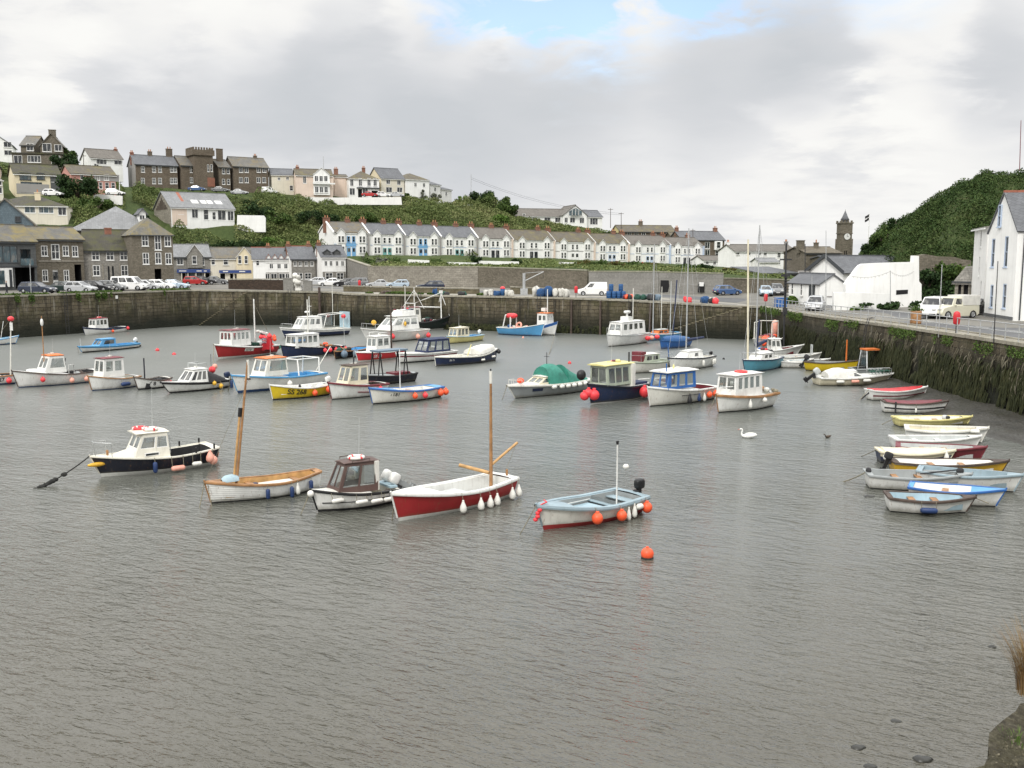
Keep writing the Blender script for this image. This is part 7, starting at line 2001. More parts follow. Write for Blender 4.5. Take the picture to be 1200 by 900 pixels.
b=Boat('white boat with blue gunwale, orange cabin roof and a white goalpost frame aft',(279,461),(372,449),2.5,.9,1.4,.9,.85,.55,hull='white',boot='boot_blue',gun='sky_blue',inner='pale_blue',deck='white_dirty',boot_h=.2,rub=.05,bandh=.06)
b.deck([(.05,.48)],sw=.18,floor=.4,inner='sky_blue');b.cabin(.48,.76,1.9,1.25,zb=1.1,sf=.42,sb=.12,wall='white_dirty',roof='orange',side=[(.05,.84)],front=2,v=(.28,.88),roof_t=.06)
for tt,rk in ((.36,-.05),(.08,.05)):b.rails('goalpost_frame',[[(b.X(tt)+rk,-1.0,.7),(b.X(tt),-.9,2.1),(b.X(tt),.9,2.1),(b.X(tt)+rk,1.0,.7)]],.06,'white')
b.rails('roof_bar',[[(b.X(.36),sg*.88,2.1),(b.X(.08),sg*.88,2.1)] for sg in (1,-1)],.05,'white');b.bar('boathook',[(b.X(.12),b.side*.9,1.1),(b.X(-.06),b.side*1.1,2.9)],.035,'white_dirty')
b.fender(.52,'ball','buoy_white',.2,.5,label='white ball fender on the goalpost-framed boat');b.rope(1,(267,460),-.1,'rope','bow rope of the goalpost-framed white boat',.03,.02)
b=Boat('bright yellow open boat with white inside and black registration letters',(320,469),(382,462),1.9,.72,1.1,.8,.75,.25,hull='yellow',boot='boot_black',gun='white',inner='white',deck='white',boot_h=.1,band='boot_black',bandh=.05)
b.deck([(.05,.86)],sw=.14,floor=.35);b.thwart(.3,'white');b.thwart(.62,'white');b.gear(.08,.3,7,['white','light_grey','buoy_pink'],size=.18);b.text('SS 268',.80,.34,.62);b.outboard(0,'white',20,.8,.9)
mb=MB();mb.ell((b.X(.5),0,.75),(.1,.1,.16),M['dark'],8,6);b.add(mb,'lantern')
b.fender(.38,'ball','buoy_orange',.19,.38,label='orange ball fender amidships on the yellow boat');b.fender(.10,'ball','buoy_orange',.22,.30,label='orange ball fender near the stern of the yellow boat')
b=Boat('white boat with red gunwale and cream wheelhouse with raked windscreen',(389,468.5),(446,461),2.0,.85,1.25,.8,.85,.3,hull='white',boot='boot_black',gun='maroon',inner='wood_dark',deck='white_dirty',boot_h=.07,rub=.055)
b.deck([(.05,.36)],sw=.16,floor=.3);b.cabin(.40,.80,1.55,1.3,zb=.95,sf=.45,sb=0,wall='cream',roof='wood_dark',side=[(.04,.40),(.52,.92)],front=2,v=(.22,.88));b.bar('exhaust',[(b.cab_x,0,b.cab_top-.1),(b.cab_x,0,b.cab_top+.45)],.05,'dark')
mb=MB();mb.tube([b.pt(t,b.sheer(t)-.5,b.side)+Vector((0,b.side*.04,0)) for t in (.62,.5,.38,.28)],.04,M['maroon'],6);b.add(mb,'side_strake');b.fender(.22,'ball','buoy_red',.2,.35,label='red ball fender on the red-gunwale boat with cream wheelhouse')
b=Boat('dark open boat with two black gallows frames and a red hatch',(425,452),(482,446),1.9,.65,.85,.7,.8,.3,hull='navy_black',boot='boot_black',gun='dark',inner='dark',deck='grey')
b.deck([(.08,.45)],sw=.12);mb=MB();mb.box((b.X(.1),-.5,.62),(b.X(.45),.5,.82),M['maroon']);b.add(mb,'hatch')
for tt in (.2,.72):b.rails('gallows',[[(b.X(tt)+.22,sg*.55,.6),(b.X(tt),sg*.5,2.5)] for sg in (1,-1)]+[[(b.X(tt)-.22,sg*.55,.6),(b.X(tt),sg*.5,2.5)] for sg in (1,-1)]+[[(b.X(tt),-.5,2.5),(b.X(tt),.5,2.5)]],.05,'black')
mb=MB();mb.box((b.X(.16),-.6,2.5),(b.X(.76),.6,2.62),M['buoy_grey']);b.add(mb,'gallows_roof')
b=Boat('white open boat with blue inside, orange ball fenders and black numbers on its bow',(437,474),(511,464.5),2.1,.74,1.15,.78,.75,.3,hull='white_dirty',boot='boot_black',gun='blue',inner='white',deck='sky_blue',boot_h=.09,rub=.05)
b.deck([(.12,.70)],sw=.15,floor=.32,inner='white');b.thwart(.35,'wood');b.thwart(.55,'white');b.mast(.58,3.1,.035,'white',.03,zb=.4);b.text('PZ 1181',.90,.22,.66,spacing=1.1);b.gear(.5,.66,4,['white','wood','buoy_pink'],size=.14)
for t,l in ((.52,'nearest its numbers'),(.36,'amidships'),(.09,'at the quarter'),(.0,'right at the stern')):b.fender(t,'ball','buoy_orange' if t!=.36 else 'buoy_red',.22 if t<.2 else .19,.36,label='orange ball fender '+l.replace('nearest','just aft of').replace('right at','overhanging')+' on the blue-lined white boat')
b=Boat('dark workboat with grey round fenders and a pale blue well',(393,421),(428,413),2.0,.6,.8,.65,.8,.3,hull='navy_black',boot='boot_black',gun='wood',inner='sky_blue',deck='wood_dark')
b.deck([(.1,.62)],sw=.12,inner='sky_blue',floor_m='sky_blue');b.gear(.62,.9,7,['net_green','dark','wood'],zb=.6,size=.2);b.bar('whip_aerial',[(b.X(.7),0,.6),(b.X(.7),0,3.2)],.02,'light_grey')
for t in (.9,.68):b.fender(t,'ball','buoy_grey',.34,.3,label='big grey round fender on the dark workboat',group='grey fenders on the dark workboat')
b=Boat('white cabin boat with bright red hull side and a brown mast',(420,424),(466,418.5),2.1,.75,.95,.8,.85,.4,hull='bright_red',boot='boot_white',gun='white',inner='white',deck='white',boot_h=.1,band='bright_red')
b.deck([(.05,.36)],sw=.16,floor=.3);b.cabin(.34,.68,1.6,1.45,zb=.8,sf=.15,sb=0,wall='white',roof='white',side=2,front=2,v=(.4,.86),mullion=0.09);b.mast(.16,4.5,.09,'wood_dark',.08,zb=.4);b.text('SS 33',.74,.28,.56,'text_white')
b.rails('roof_rail',[[(b.cab_x-.6,sg*.6,b.cab_top-.05),(b.cab_x-.6,sg*.6,b.cab_top+.25),(b.cab_x+.6,sg*.6,b.cab_top+.25),(b.cab_x+.6,sg*.6,b.cab_top-.05)] for sg in (1,-1)],.03,'white')
b=Boat('white sports boat with dark navy folding canopy',(468,426),(528,419.5),2.2,.8,1.0,.8,.85,.45,hull='white',boot='boot_black',gun='white',inner='white_dirty',deck='white',strakes=((5,'maroon'),))
b.deck([(.06,.62)],sw=.2,floor=.35);b.cabin(.14,.60,1.9,1.15,zb=.85,sf=.5,sb=.1,wall='tarp_navy',roof='tarp_navy',side=[(.06,.30),(.36,.62),(.68,.94)],front=2,v=(.15,.86),name='canopy',crown=.12,mullion=0.05)
b=Boat('navy double-ended boat with white arched canopy and white topsides',(511,429.5),(579,422),2.3,.72,.92,1.15,.3,.2,hull='navy',boot='boot_black',gun='white_dirty',inner='white_dirty',deck='white_dirty',boot_h=.06,rub=.05)
b.deck([(.44,.82)],sw=.16,floor=.35);b.tarp(.05,.40,lambda q:.42+.28*math.sin(q*math.pi*.9),'tarp_white','arched_canopy',base=.1)
b.bar('tiller_post',[(b.X(.5),.2,.7),(b.X(.42),.1,1.7)],.05,'pale_yellow')
b.fender(.36,'htube','buoy_white',.1,.42,label='white sausage fender amidships on the navy double-ended boat',L=.45);b.fender(.12,'htube','buoy_white',.1,.5,label='white sausage fender under the arched canopy of the navy boat',L=.5);b.text('SS 71',.84,.16,.6,'text_white')
b.fender(.0,'ball','buoy_black',.2,.3,label='black tyre-like fender on the stern of the navy double-ended boat')
b=Boat('tall white motor cruiser with flying bridge and red ball fenders',(432,402),(493,396.5),3.3,1.15,1.75,1.2,.9,1.2,hull='white',boot='boot_black',gun='white',inner='white_dirty',deck='white',boot_h=.1,band='cream',bandh=.1)
b.deck([(.03,.16)],sw=.25,floor=.6);b.cabin(.18,.74,2.7,1.55,zb=1.35,sf=1.7,sb=.1,wall='white',roof='white',side=[(.06,.30),(.36,.60),(.66,.92)],front=2,v=(.36,.80),tumble=.3,mullion=0.07,over=(.1,.5,.1))
zt=b.cab_top;b.cabin(.22,.50,2.0,.62,zb=zt-.08,sf=.5,sb=.1,wall='white',roof='white',side=0,front=0,name='flying_bridge',tumble=.15,over=(-.2,-.3,-.2))
mb=MB();x=b.X(.3);mb.box((x-.9,-.5,zt+.35),(x+.2,.5,zt+.65),M['tarp_navy']);b.add(mb,'bridge_cover');b.gear(.26,.46,6,['buoy_red','white','maroon'],zb=zt+.45,size=.14,w=.5,name='bridge_seats')
b.rails('radar_arch',[[(b.X(.24),sg*.9,zt-.1),(b.X(.20),sg*.8,zt+1.3)] for sg in (1,-1)]+[[(b.X(.20),-.8,zt+1.3),(b.X(.20),.8,zt+1.3)]],.05,'white');b.bar('aerial_mast',[(b.X(.3),0,zt+.3),(b.X(.3),0,zt+3.4)],.04,'white_dirty')
b.rails('bow_rail',[[b.pt(t,b.sheer(t),sg)+Vector((0,0,.6)) for t in (.5,.65,.8,.9,.98)] for sg in (1,-1)]+[[b.pt(t,b.sheer(t),sg),b.pt(t,b.sheer(t),sg)+Vector((0,0,.6))] for sg in (1,-1) for t in (.5,.7,.88,.98)],.02)
for t,l in ((.72,'towards the bow'),(.28,'amidships'),(.06,'at the stern')):b.fender(t,'ball','buoy_red' if t!=.28 else 'buoy_pink',.28,.7,label='red ball fender '+l+' of the tall white motor cruiser')
mb=MB();mb.ell((0,0,0),(.3,.12,.3),M['buoy_yellow'],12,8);mb.build('marker_buoy',None,b.world((b.X(.9),0,2.3)),0,'yellow horseshoe buoy on the bow rail of the motor cruiser','buoy')
mb=MB();mb.ell((0,0,0),(.16,.3,.3),M['buoy_yellow'],12,8);mb.build('marker_buoy',None,b.world((b.X(.45),b.side*1.25,2.0)),0,'yellow buoy hung against the motor cruiser side deck','buoy')
b=Boat('black-green trawler with white A-frame derrick against the dark wall',(531,385.5),(466,387.5),3.4,1.15,2.3,1.3,.7,.7,hull='green_black',boot='boot_white',gun='dark',inner='dark',deck='dark',boot_h=.16,rub=.07)
b.deck([(.42,.84)],sw=.2,floor=.7);b.cabin(.10,.38,2.2,1.9,zb=1.2,sf=.1,wall='white_dirty',roof='maroon',side=3,front=3,v=(.5,.84),over=(.1,.12,.1))
zt=b.cab_top;mb=MB();mb.tube([(b.X(.3),0,zt-.1),(b.X(.3),0,zt+2.6)],.07,M['white'],8,.04);mb.tube([(b.X(.3),0,zt+2.2),(b.X(.12),.6,zt-.1)],.04,M['white']);mb.tube([(b.X(.3),0,zt+2.2),(b.X(.45),-.6,zt-.3)],.04,M['white']);mb.tube([(b.X(.3),-.7,zt+1.9),(b.X(.3),.7,zt+1.9)],.03,M['white']);b.add(mb,'wheelhouse_mast')
ap=Vector((b.X(.78),0,5.0));mb=MB()
for sg in (1,-1):mb.tube([(b.X(.74),sg*1.0,1.4),ap],.08,M['white'],8,.06);mb.tube([(b.X(.90),sg*.8,1.9),ap],.06,M['white'],8)
mb.tube([ap,(b.X(.3),0,zt+.4)],.05,M['white'],6);mb.tube([(b.X(.3),0,zt-.05),ap-Vector((0,0,2.0))],.09,M['white'],8);mb.tube([ap,(b.X(.97),.6,2.9),(b.X(1.0),.8,.4)],.06,M['white'],6);mb.box((ap.x-.2,-.2,ap.z-.1),(ap.x+.2,.2,ap.z+.3),M['white']);b.add(mb,'a_frame')
mb=MB();mb.tube([ap-Vector((0,0,.3)),(b.X(.15),-.2,zt+.2)],.03,M['rope'],5);b.add(mb,'stay')
b.gear(.44,.7,9,['dark','maroon','net_green','white_dirty'],zb=1.0,size=.3);b.text('SS 28',.80,.34,.80,'text_white',sg=b.side)
b=Boat('pale yellow hulled little boat with white-framed cuddy and blue deck',(525,403),(561,398.5),1.9,.68,.9,.68,.8,.35,hull='pale_yellow',boot='boot_black',gun='pale_blue',inner='sky_blue',deck='pale_blue',boot_h=.06)
b.deck([(.06,.46)],sw=.2,inner='sky_blue',floor_m='sky_blue');b.cabin(.48,.86,1.45,1.0,zb=.72,sf=.25,wall='cream',roof='cream',side=3,front=2,v=(.2,.86));b.outboard(0,'white',30,.68)
b=Boat('bright blue fishing boat with red gantry float at the foot of the dark wall',(634,394),(588,391.5),2.5,.95,1.6,.95,.85,.5,hull='sky_blue',boot='boot_blue',gun='white',inner='light_grey',deck='white',boot_h=.12,bandh=.08,band='sky_blue')
b.deck([(.05,.72)],sw=.2,floor=.4);b.rails('gantry',[[(b.X(.12),sg*.8,.8),(b.X(.18),sg*.7,2.5)] for sg in (1,-1)]+[[(b.X(.30),sg*.7,.8),(b.X(.30),sg*.65,2.3)] for sg in (1,-1)]+[[(b.X(.18),-.7,2.5),(b.X(.18),.7,2.5)]],.08,'white')
mb=MB();mb.ell((b.X(.26),0,2.4),(.75,.6,.34),M['buoy_red'],12,8,.8);b.add(mb,'red_float');b.gear(.15,.6,12,['net_blue','buoy_pink','white_dirty','navy'],zb=.7,size=.24);mb=MB();mb.torus((b.X(.5),b.side*.5,1.25),.36,.12,M['buoy_pink'],Matrix.Rotation(R(70),4,'X'));b.add(mb,'net_hauler')
b.text('SS 153',.80,.26,.82,'text_black');b.bar('aerial',[(b.X(.6),0,.9),(b.X(.6),0,3.0)],.03,'dark')
b=Boat('white fishing boat with blue sheer band and orange-roofed wheelhouse beside the blue one',(650,393),(625,391.5),2.3,1.0,1.75,1.0,.8,.45,hull='white',boot='boot_black',gun='blue',inner='grey',deck='grey',boot_h=.1,band='blue',bandh=.34)
b.deck([(.05,.36)],sw=.16,floor=.4);b.cabin(.36,.80,1.7,1.5,zb=1.25,sf=.1,wall='white',roof='orange',side=2,front=3,v=(.42,.82),mullion=0.14,over=(.12,.16,.12));b.mast(.66,3.0,.07,'white',.05,zb=2.8);mb=MB();mb.box((b.X(.5)-.3,-.2,b.cab_top+.15),(b.X(.5)+.3,.2,b.cab_top+.55),M['white']);b.add(mb,'radar');b.text('FY 53',.80,.34,.58)
b.rope(1,(640,424),-.1,'rope','long pale mooring line running forward from the orange-roofed white boat',.025,.4)
# ------------------------------------------------------------------ centre group
b=Boat('grey motor boat under a green tarpaulin with white fenders all along its side',(604,467),(684,456),2.3,.8,1.0,.85,.8,.8,hull='grey',boot='boot_black',gun='white_dirty',inner='white_dirty',deck='white_dirty',boot_h=.05,bandh=.12,band='sage',rub=.06)
b.deck([(.08,.34)],sw=.2,floor=.35);b.cabin(.50,.78,1.6,.48,zb=.86,sf=.9,wall='cream',roof='white_dirty',side=2,front=2,v=(.25,.8),name='coachroof')
b.tarp(.36,.64,lambda q:.25+1.15*math.sin(min(1,q*1.5+.2)*math.pi*.5)-.35*max(0,q-.75)*2,'tarp_green','tarpaulin',wy=.84)
b.tarp(.06,.37,lambda q:.22+1.05*q**1.4,'tarp_green','tarpaulin',wy=.86)
b.bar('flag_staff',[(b.X(.56),0,1.9),(b.X(.56),0,3.0)],.025,'dark');b.bar('crosstree',[(b.X(.56),-.25,2.7),(b.X(.56),.25,2.7)],.02,'dark')
mb=MB();mb.ell((0,0,0),(.26,.22,.2),M['buoy_orange'],12,8);mb.build('marker_buoy',None,b.world((b.X(.93),0,1.2)),0,'orange buoy lying on the foredeck of the green-tarped boat','buoy')
for t in (.62,.52,.43,.34,.25,.16):b.fender(t,'htube','buoy_white',.13,.18,label='white fender in the row along the green-tarped grey boat',group='fenders along the green-tarped boat',L=.42)
mb=MB();p_=[b.pt(t,z,b.side)+Vector((0,b.side*.025,0)) for t,z in ((.82,.42),(.72,.42),(.72,.64),(.82,.64))];mb.poly(p_,M['navy']);b.add(mb,'name_panel');b.text('SEA DOG',.812,.10,.57,'text_white') if False else None
b.rope(1,(588,470),-.1,'rope','bow rope of the green-tarped grey boat',.02,.02);b.pulpit(.9,.35,'white_dirty')
b=Boat('dark blue fishing boat with pale yellow wheelhouse roof and red balls at its bow',(693,474),(750,464),2.4,1.0,1.45,1.0,.8,.4,hull='navy',boot='boot_white',gun='navy_black',inner='dark',deck='white_dirty',boot_h=.08,rub=.055)
b.deck([(.06,.34)],sw=.14,floor=.5);b.cabin(.42,.86,1.75,1.35,zb=1.18,sf=-.05,wall='sage',roof='pale_yellow',side=3,front=2,v=(.14,.88),mullion=0.04,over=(.4,.2,.12),roof_t=.1)
mb=MB();mb.box((b.X(.36),-1.0,1.0),(b.X(.42),1.0,2.55),M['white_dirty']);b.add(mb,'cabin_bulkhead');mb=MB();mb.box((b.X(.05),-.8,1.0),(b.X(.34),.8,1.16),M['tarp_navy']);mb.box((b.X(.05),-.9,.9),(b.X(.36),.9,.995),M['white']);b.add(mb,'hatch')
b.bar('exhaust',[(b.X(.40),b.side*.6,1.6),(b.X(.40),b.side*.6,3.3)],.06,'dark');b.gear(.5,.75,4,['maroon','pale_yellow','buoy_pink'],zb=b.cab_top-.05,size=.13,w=.3,name='roof_gear');b.text('SEA ANN',.82,.14,.72,'text_white') if False else None
mb=MB();mb.ell((b.pt(1,1).x-.3,-b.side*.9,1.9),(.36,.3,.36),M['black'],12,8);b.add(mb,'tyre_fender')
for k,(dx,dy,dz,r) in enumerate(((.10,.25,.62,.36),(.35,.0,.75,.3),(.55,-.2,.55,.3))):
 mb=MB();mb.ell((0,0,0),(r,r,r),M['buoy_red'],14,10);mb.lathe([(r*.3,r*.9),(r*.35,r*1.25),(.02,r*1.3)],(0,0,0),M['buoy_red'],8);mb.build('marker_buoy',None,b.world((b.pt(1,.7).x+dx-.25,b.side*dy,dz+.05)),0,'large red ball buoy hanging at the bow of the dark blue fishing boat','buoy','red balls at the dark blue bow')
b.fender(.28,'ball','buoy_red',.37,.42,label='very large red ball fender on the side of the dark blue fishing boat');b.fender(.10,'ball','buoy_red',.22,.62,label='small pinkish red ball fender at the dark blue fishing boat quarter');b.gear(.0,.08,6,['net_green','buoy_pink','dark','buoy_yellow'],zb=.8,size=.2,w=.9,name='stern_gear')
b=Boat('white launch with blue-framed cabin windows and orange balls at its stern',(762,476.5),(828,466),2.5,.92,1.35,.9,.85,.35,hull='white_dirty',boot='boot_black',gun='white',inner='maroon',deck='white_dirty',boot_h=.07,band='boot_black',bandh=.05,rub=.045)
b.deck([(.06,.36)],sw=.18,floor=.45);b.cabin(.40,.86,1.8,1.1,zb=1.08,sf=.2,wall='blue',roof='white',side=3,front=2,v=(.16,.86),mullion=0.07,over=(.25,.25,.14),roof_t=.1)
b.bar('exhaust',[(b.X(.84),.5,1.4),(b.X(.84),.5,2.8)],.04,'blue');mb=MB();mb.ell((b.cab_x,0,b.cab_top+.12),(.07,.07,.16),M['pale_yellow'],8,6);b.add(mb,'roof_light');b.bar('boathook',[(b.X(.9),-b.side*.6,1.75),(b.X(1.05),-b.side*.8,1.75)],.03,'white')
mb=MB();mb.tube([b.pt(t,.62,b.side)+Vector((0,b.side*.05,0)) for t in (.66,.5,.38)],.02,M['dark'],5);b.add(mb,'fender_line')
b.fender(.60,'drop','buoy_black',.16,.60,label='black fender on the blue-framed white launch',L=.7);b.fender(.44,'drop','buoy_blue',.13,.52,label='blue fender on the blue-framed white launch',L=.58);b.fender(.34,'drop','buoy_white',.12,.55,label='dull white fender on the blue-framed white launch',L=.6)
for t,l in ((.26,'foremost of three'),(.14,'middle of three'),(.03,'aftmost of three')):b.fender(t,'ball','buoy_orange',.2,.42,label='orange ball fender, '+l+' on the blue-framed white launch')
b=Boat('white wheelhouse boat with wooden rubbing rail and a red ring on its roof',(842,484),(896,474.5),2.4,.95,1.2,.95,.85,.3,hull='white',boot='boot_black',gun='wood',inner='white_dirty',deck='white',boot_h=.08,rub=.07)
b.deck([(.06,.26)],sw=.16,floor=.45);b.cabin(.32,.86,1.75,1.35,zb=.98,sf=.12,wall='white',roof='white',side=4,front=2,v=(.36,.88),mullion=0.07,over=(.15,.15,.1))
b.ring(b.cab_x,.1,b.cab_top-.04,'buoy_red','buoy_orange',label='red life ring flat on the wooden-railed wheelhouse boat roof',r=.36);b.gear(.01,.14,6,['maroon','wood','white_dirty','rope'],zb=.9,size=.16,w=.9,name='stern_gear')
b.fender(.66,'drop','buoy_white',.12,.5,label='slanting white fender on the wooden-railed wheelhouse boat',L=.6);b.fender(.40,'ball','buoy_white',.15,.3,label='round white fender on the wooden-railed wheelhouse boat');b.bar('boathook',[(b.X(.86),b.side*.5,1.65),(b.X(1.05),b.side*.2,1.65)],.035,'white');b.rope(1,(829,488),-.1,'rope','bow rope of the wooden-railed wheelhouse boat',.018,.02)
b=Boat('white cabin cruiser with radar box and red balls trailing astern',(713,406.5),(752,401),2.6,1.1,1.4,1.15,.85,.4,hull='white',boot='boot_black',gun='light_grey',inner='white_dirty',deck='white',boot_h=.08)
b.deck([(.05,.2)],sw=.2,floor=.5);b.cabin(.14,.84,2.1,1.4,zb=1.2,sf=.35,wall='white',roof='white',side=4,front=2,v=(.4,.84),mullion=0.07,over=(.1,.1,.06),tumble=.15);b.pulpit(.82,.7)
zt=b.cab_top;mb=MB();mb.box((b.cab_x-.3,-.5,zt-.05),(b.cab_x+.6,.5,zt+.45),M['white']);mb.tube([(b.cab_x,0,zt+.4),(b.cab_x,0,zt+.8)],.12,M['white'],8);mb.ell((b.cab_x,0,zt+.95),(.5,.28,.16),M['white'],12,6,.6);b.add(mb,'radar');b.bar('aerial',[(b.X(.36),.3,zt-.1),(b.X(.36),.3,zt+3.6)],.05,'white_dirty')
for k,(t,l) in enumerate(((.18,'first'),(.06,'second'),(-.12,'last'))):
 mb=MB();mb.ell((0,0,0),(.32,.3,.26),M['buoy_red' if k!=1 else 'buoy_pink'],12,8);mb.build('marker_buoy',None,b.world((b.X(t),b.side*1.5,.62)),0,'red ball buoy, %s in the string behind the radar cabin cruiser'%l,'buoy')
b=Boat('cream and pale green cruiser with stern rails and a dark red companionway',(737,438),(778,432.5),2.3,.85,1.05,.9,.85,.35,hull='white_dirty',boot='boot_black',gun='sage',inner='sage',deck='sage',boot_h=.06,band='sage',bandh=.14)
b.deck([(.08,.30)],sw=.2,floor=.45);b.cabin(.34,.74,1.6,.62,zb=.9,sf=.3,wall='sage',roof='white_dirty',side=2,front=2,v=(.25,.8),glass='pane');mb=MB();mb.box((b.X(.66),-.5,.95),(b.X(.80),.5,1.78),M['maroon']);b.add(mb,'companionway');b.guard(.55,.95,.55,4);b.sternrail(.3,.6)
b=Boat('white sailing yacht with navy sheer stripe, tall pale mast and blue sail cover',(786,434),(831,428.5),2.3,.95,1.15,.95,.6,.5,hull='white',boot='boot_black',gun='navy_black',inner='white_dirty',deck='white',boot_h=.06,band='navy_black',bandh=.1)
b.deck([(.06,.30)],sw=.3,floor=.5);b.cabin(.32,.80,1.5,.62,zb=.9,sf=.9,sb=.1,wall='white',roof='white',side=[(.30,.52)],front=0,v=(.3,.75),glass='pane',tumble=.2,name='coachroof',crown=.12)
b.mast(.62,11.0,.07,'galv',.05,zb=1.2);mb=MB();p0=b.mfoot+Vector((-.1,0,1.3));mb.tube([p0-Vector((0,0,.0)),p0+Vector((-2.4,.0,.12))],.16,M['tarp_navy'],8,.1);b.add(mb,'sail_cover')
b.rails('shroud',[[b.mtop-Vector((0,0,.2)),b.pt(.56,b.sheer(.56),sg)] for sg in (1,-1)]+[[b.mtop,b.pt(1,b.sheer(1))],[b.mtop,Vector((b.pt(0,.9).x,0,1.0))],[b.mfoot+Vector((-.02,-.7,6.2)),b.mfoot+Vector((-.02,.7,6.2))]],.011,'galv');b.guard(.1,.9,.5,6)
for t in (.46,.14,.08):b.fender(t,'tube','buoy_white',.11,.45,label='white upright fender on the navy-striped white yacht',group='fenders on the navy-striped yacht',L=.5)
b.bar('pulpit_pole',[b.pt(.99,.9),b.pt(.99,.9)+Vector((.2,0,1.4))],.04,'blue');b.outboard(0,'black',20,.9,.8)
b=Boat('blue-covered dayboat lying behind the white yacht',(775,409),(803,405.5),2.1,.75,.95,.8,.85,.3,hull='blue',boot='boot_blue',gun='tarp_blue',inner='dark',deck='tarp_blue',boot_h=.06)
b.deck([(.1,.5)],sw=.2);b.tarp(.05,.95,lambda q:.35+.25*math.sin(q*math.pi),'tarp_blue','boat_cover');b.mast(.55,6.5,.06,'tarp_navy',.07,zb=.8,rake=.1);b.rails('shroud',[[b.mtop,b.pt(.5,.8,sg)] for sg in (1,-1)],.012,'galv')
b=Boat('blue-hulled yacht with two grey masts against the dark wall',(757,399.5),(792,396),2.2,.7,.9,.75,.7,.4,hull='sky_blue',boot='boot_blue',gun='white_dirty',inner='grey',deck='sky_blue',boot_h=.06)
b.deck([(.1,.4)],sw=.25);b.cabin(.4,.75,1.3,.5,zb=.7,sf=.5,wall='orange',roof='light_grey',side=2,front=0,v=(.3,.75),glass='pane',name='coachroof');b.mast(.78,10.6,.075,'galv',.05,zb=.7);m0=b.mtop
b.rails('shroud',[[m0,b.pt(.7,.75,sg)] for sg in (1,-1)],.012,'galv');b.mast(.20,6.2,.06,'light_grey',.05,zb=.7,name='mizzen_mast')
b.mast(.6,5.6,.05,'white_dirty',.04,zb=.7,name='spare_spar',y=.4)
b=Boat('long low yellow boat lying along the landing steps',(828,391),(788,391.5),1.5,.55,.7,.6,.8,.3,hull='pale_yellow',boot='boot_black',gun='pale_yellow',inner='wood_dark',deck='sage');b.deck([(.1,.85)],sw=.1);b.thwart(.4,'pale_yellow')
b=Boat('pale dinghy with a light blue tender behind it at the foot of the steps',(873,393),(838,392.5),1.5,.5,.65,.55,.8,.25,hull='white_dirty',boot='boot_black',gun='white_dirty',inner='grey',deck='white_dirty');b.deck([(.08,.86)],sw=.09);b.thwart(.4,'white_dirty')
b=Boat('light blue tender alongside the pale dinghy at the steps',(872,389.5),(846,389),1.4,.55,.7,.6,.8,.25,hull='pale_blue',boot='boot_blue',gun='sky_blue',inner='pale_blue',deck='sky_blue');b.deck([(.08,.86)],sw=.09);b.thwart(.5,'sky_blue')
b=Boat('light blue sailing yacht with thick cream mast and navy sail cover',(873,437),(909,430),2.2,.95,1.15,.95,.65,.5,hull='teal_blue',boot='boot_blue',gun='navy',inner='white_dirty',deck='white',boot_h=.08)
b.deck([(.06,.28)],sw=.3,floor=.5);b.cabin(.30,.74,1.45,.55,zb=.92,sf=.6,sb=.1,wall='white',roof='white',side=[(.18,.42),(.5,.74)],front=0,v=(.3,.78),glass='pane',name='coachroof',crown=.1)
b.mast(.68,11.2,.07,'galv',.05,zb=1.2);m0=b.mtop.copy();b.rails('shroud',[[m0,b.pt(.6,b.sheer(.6),sg)] for sg in (1,-1)]+[[m0,b.pt(1,b.sheer(1))],[m0,Vector((b.pt(0,.9).x,0,1.0))]],.012,'galv');mb=MB();p0=b.mfoot+Vector((-.1,0,1.0));mb.tube([p0,p0+Vector((-1.9,0,.3))],.2,M['tarp_navy'],8,.12);mb.tube([p0+Vector((0,0,.2)),p0+Vector((-.4,0,2.2))],.16,M['tarp_navy'],8,.06);b.add(mb,'sail_cover')
b.mast(.92,10.4,.095,'cream',.07,zb=.8,lean=-.06*b.side,rake=.06,name='spare_mast');b.pulpit(.84,.6);b.guard(.1,.8,.5,5)
# ------------------------------------------------------------------ the cluster under the far corner of the quay
b=Boat('white fishing boat with gantry, red gear and pale drum under the corner wall',(889,414),(906,406.5),2.6,1.15,1.55,1.1,.85,.4,hull='white',boot='boot_black',gun='white_dirty',inner='wood_dark',deck='white_dirty',boot_h=.06)
b.deck([(.05,.75)],sw=.18,floor=.5);b.rails('gantry',[[(b.X(t),sg*.9,.9),(b.X(t),sg*.9,3.0)] for sg in (1,-1) for t in (.3,.75)]+[[(b.X(.3),sg*.9,3.0),(b.X(.75),sg*.9,3.0)] for sg in (1,-1)]+[[(b.X(.3),-.9,3.0),(b.X(.3),.9,3.0)]],.05,'white_dirty');b.gear(.2,.75,14,['buoy_orange','wood','maroon','dark'],zb=1.1,size=.3)
mb=MB();mb.ell((b.X(.06),b.side*.2,2.1),(.5,.4,.9),M['buoy_pink'],12,8,.8);b.add(mb,'net_drum');mb=MB();mb.ell((b.X(.98),b.side*.5,1.0),(.25,.25,.3),M['buoy_orange'],10,8);b.add(mb,'bow_float')
b=Boat('white boat with a long raked bow and small white cuddy under the corner wall',(931,418.5),(888,418.5),2.0,.75,1.25,.75,.8,.9,hull='white',boot='boot_black',gun='white',inner='maroon',deck='white',boot_h=.06)
b.deck([(.06,.30),(.62,.84)],sw=.16,floor=.35);b.cabin(.30,.60,1.5,1.05,zb=.75,sf=.15,wall='white',roof='white',side=2,front=2,v=(.35,.85),mullion=0.11);b.gear(.08,.28,5,['buoy_red','blue','maroon'],zb=.6,size=.2)
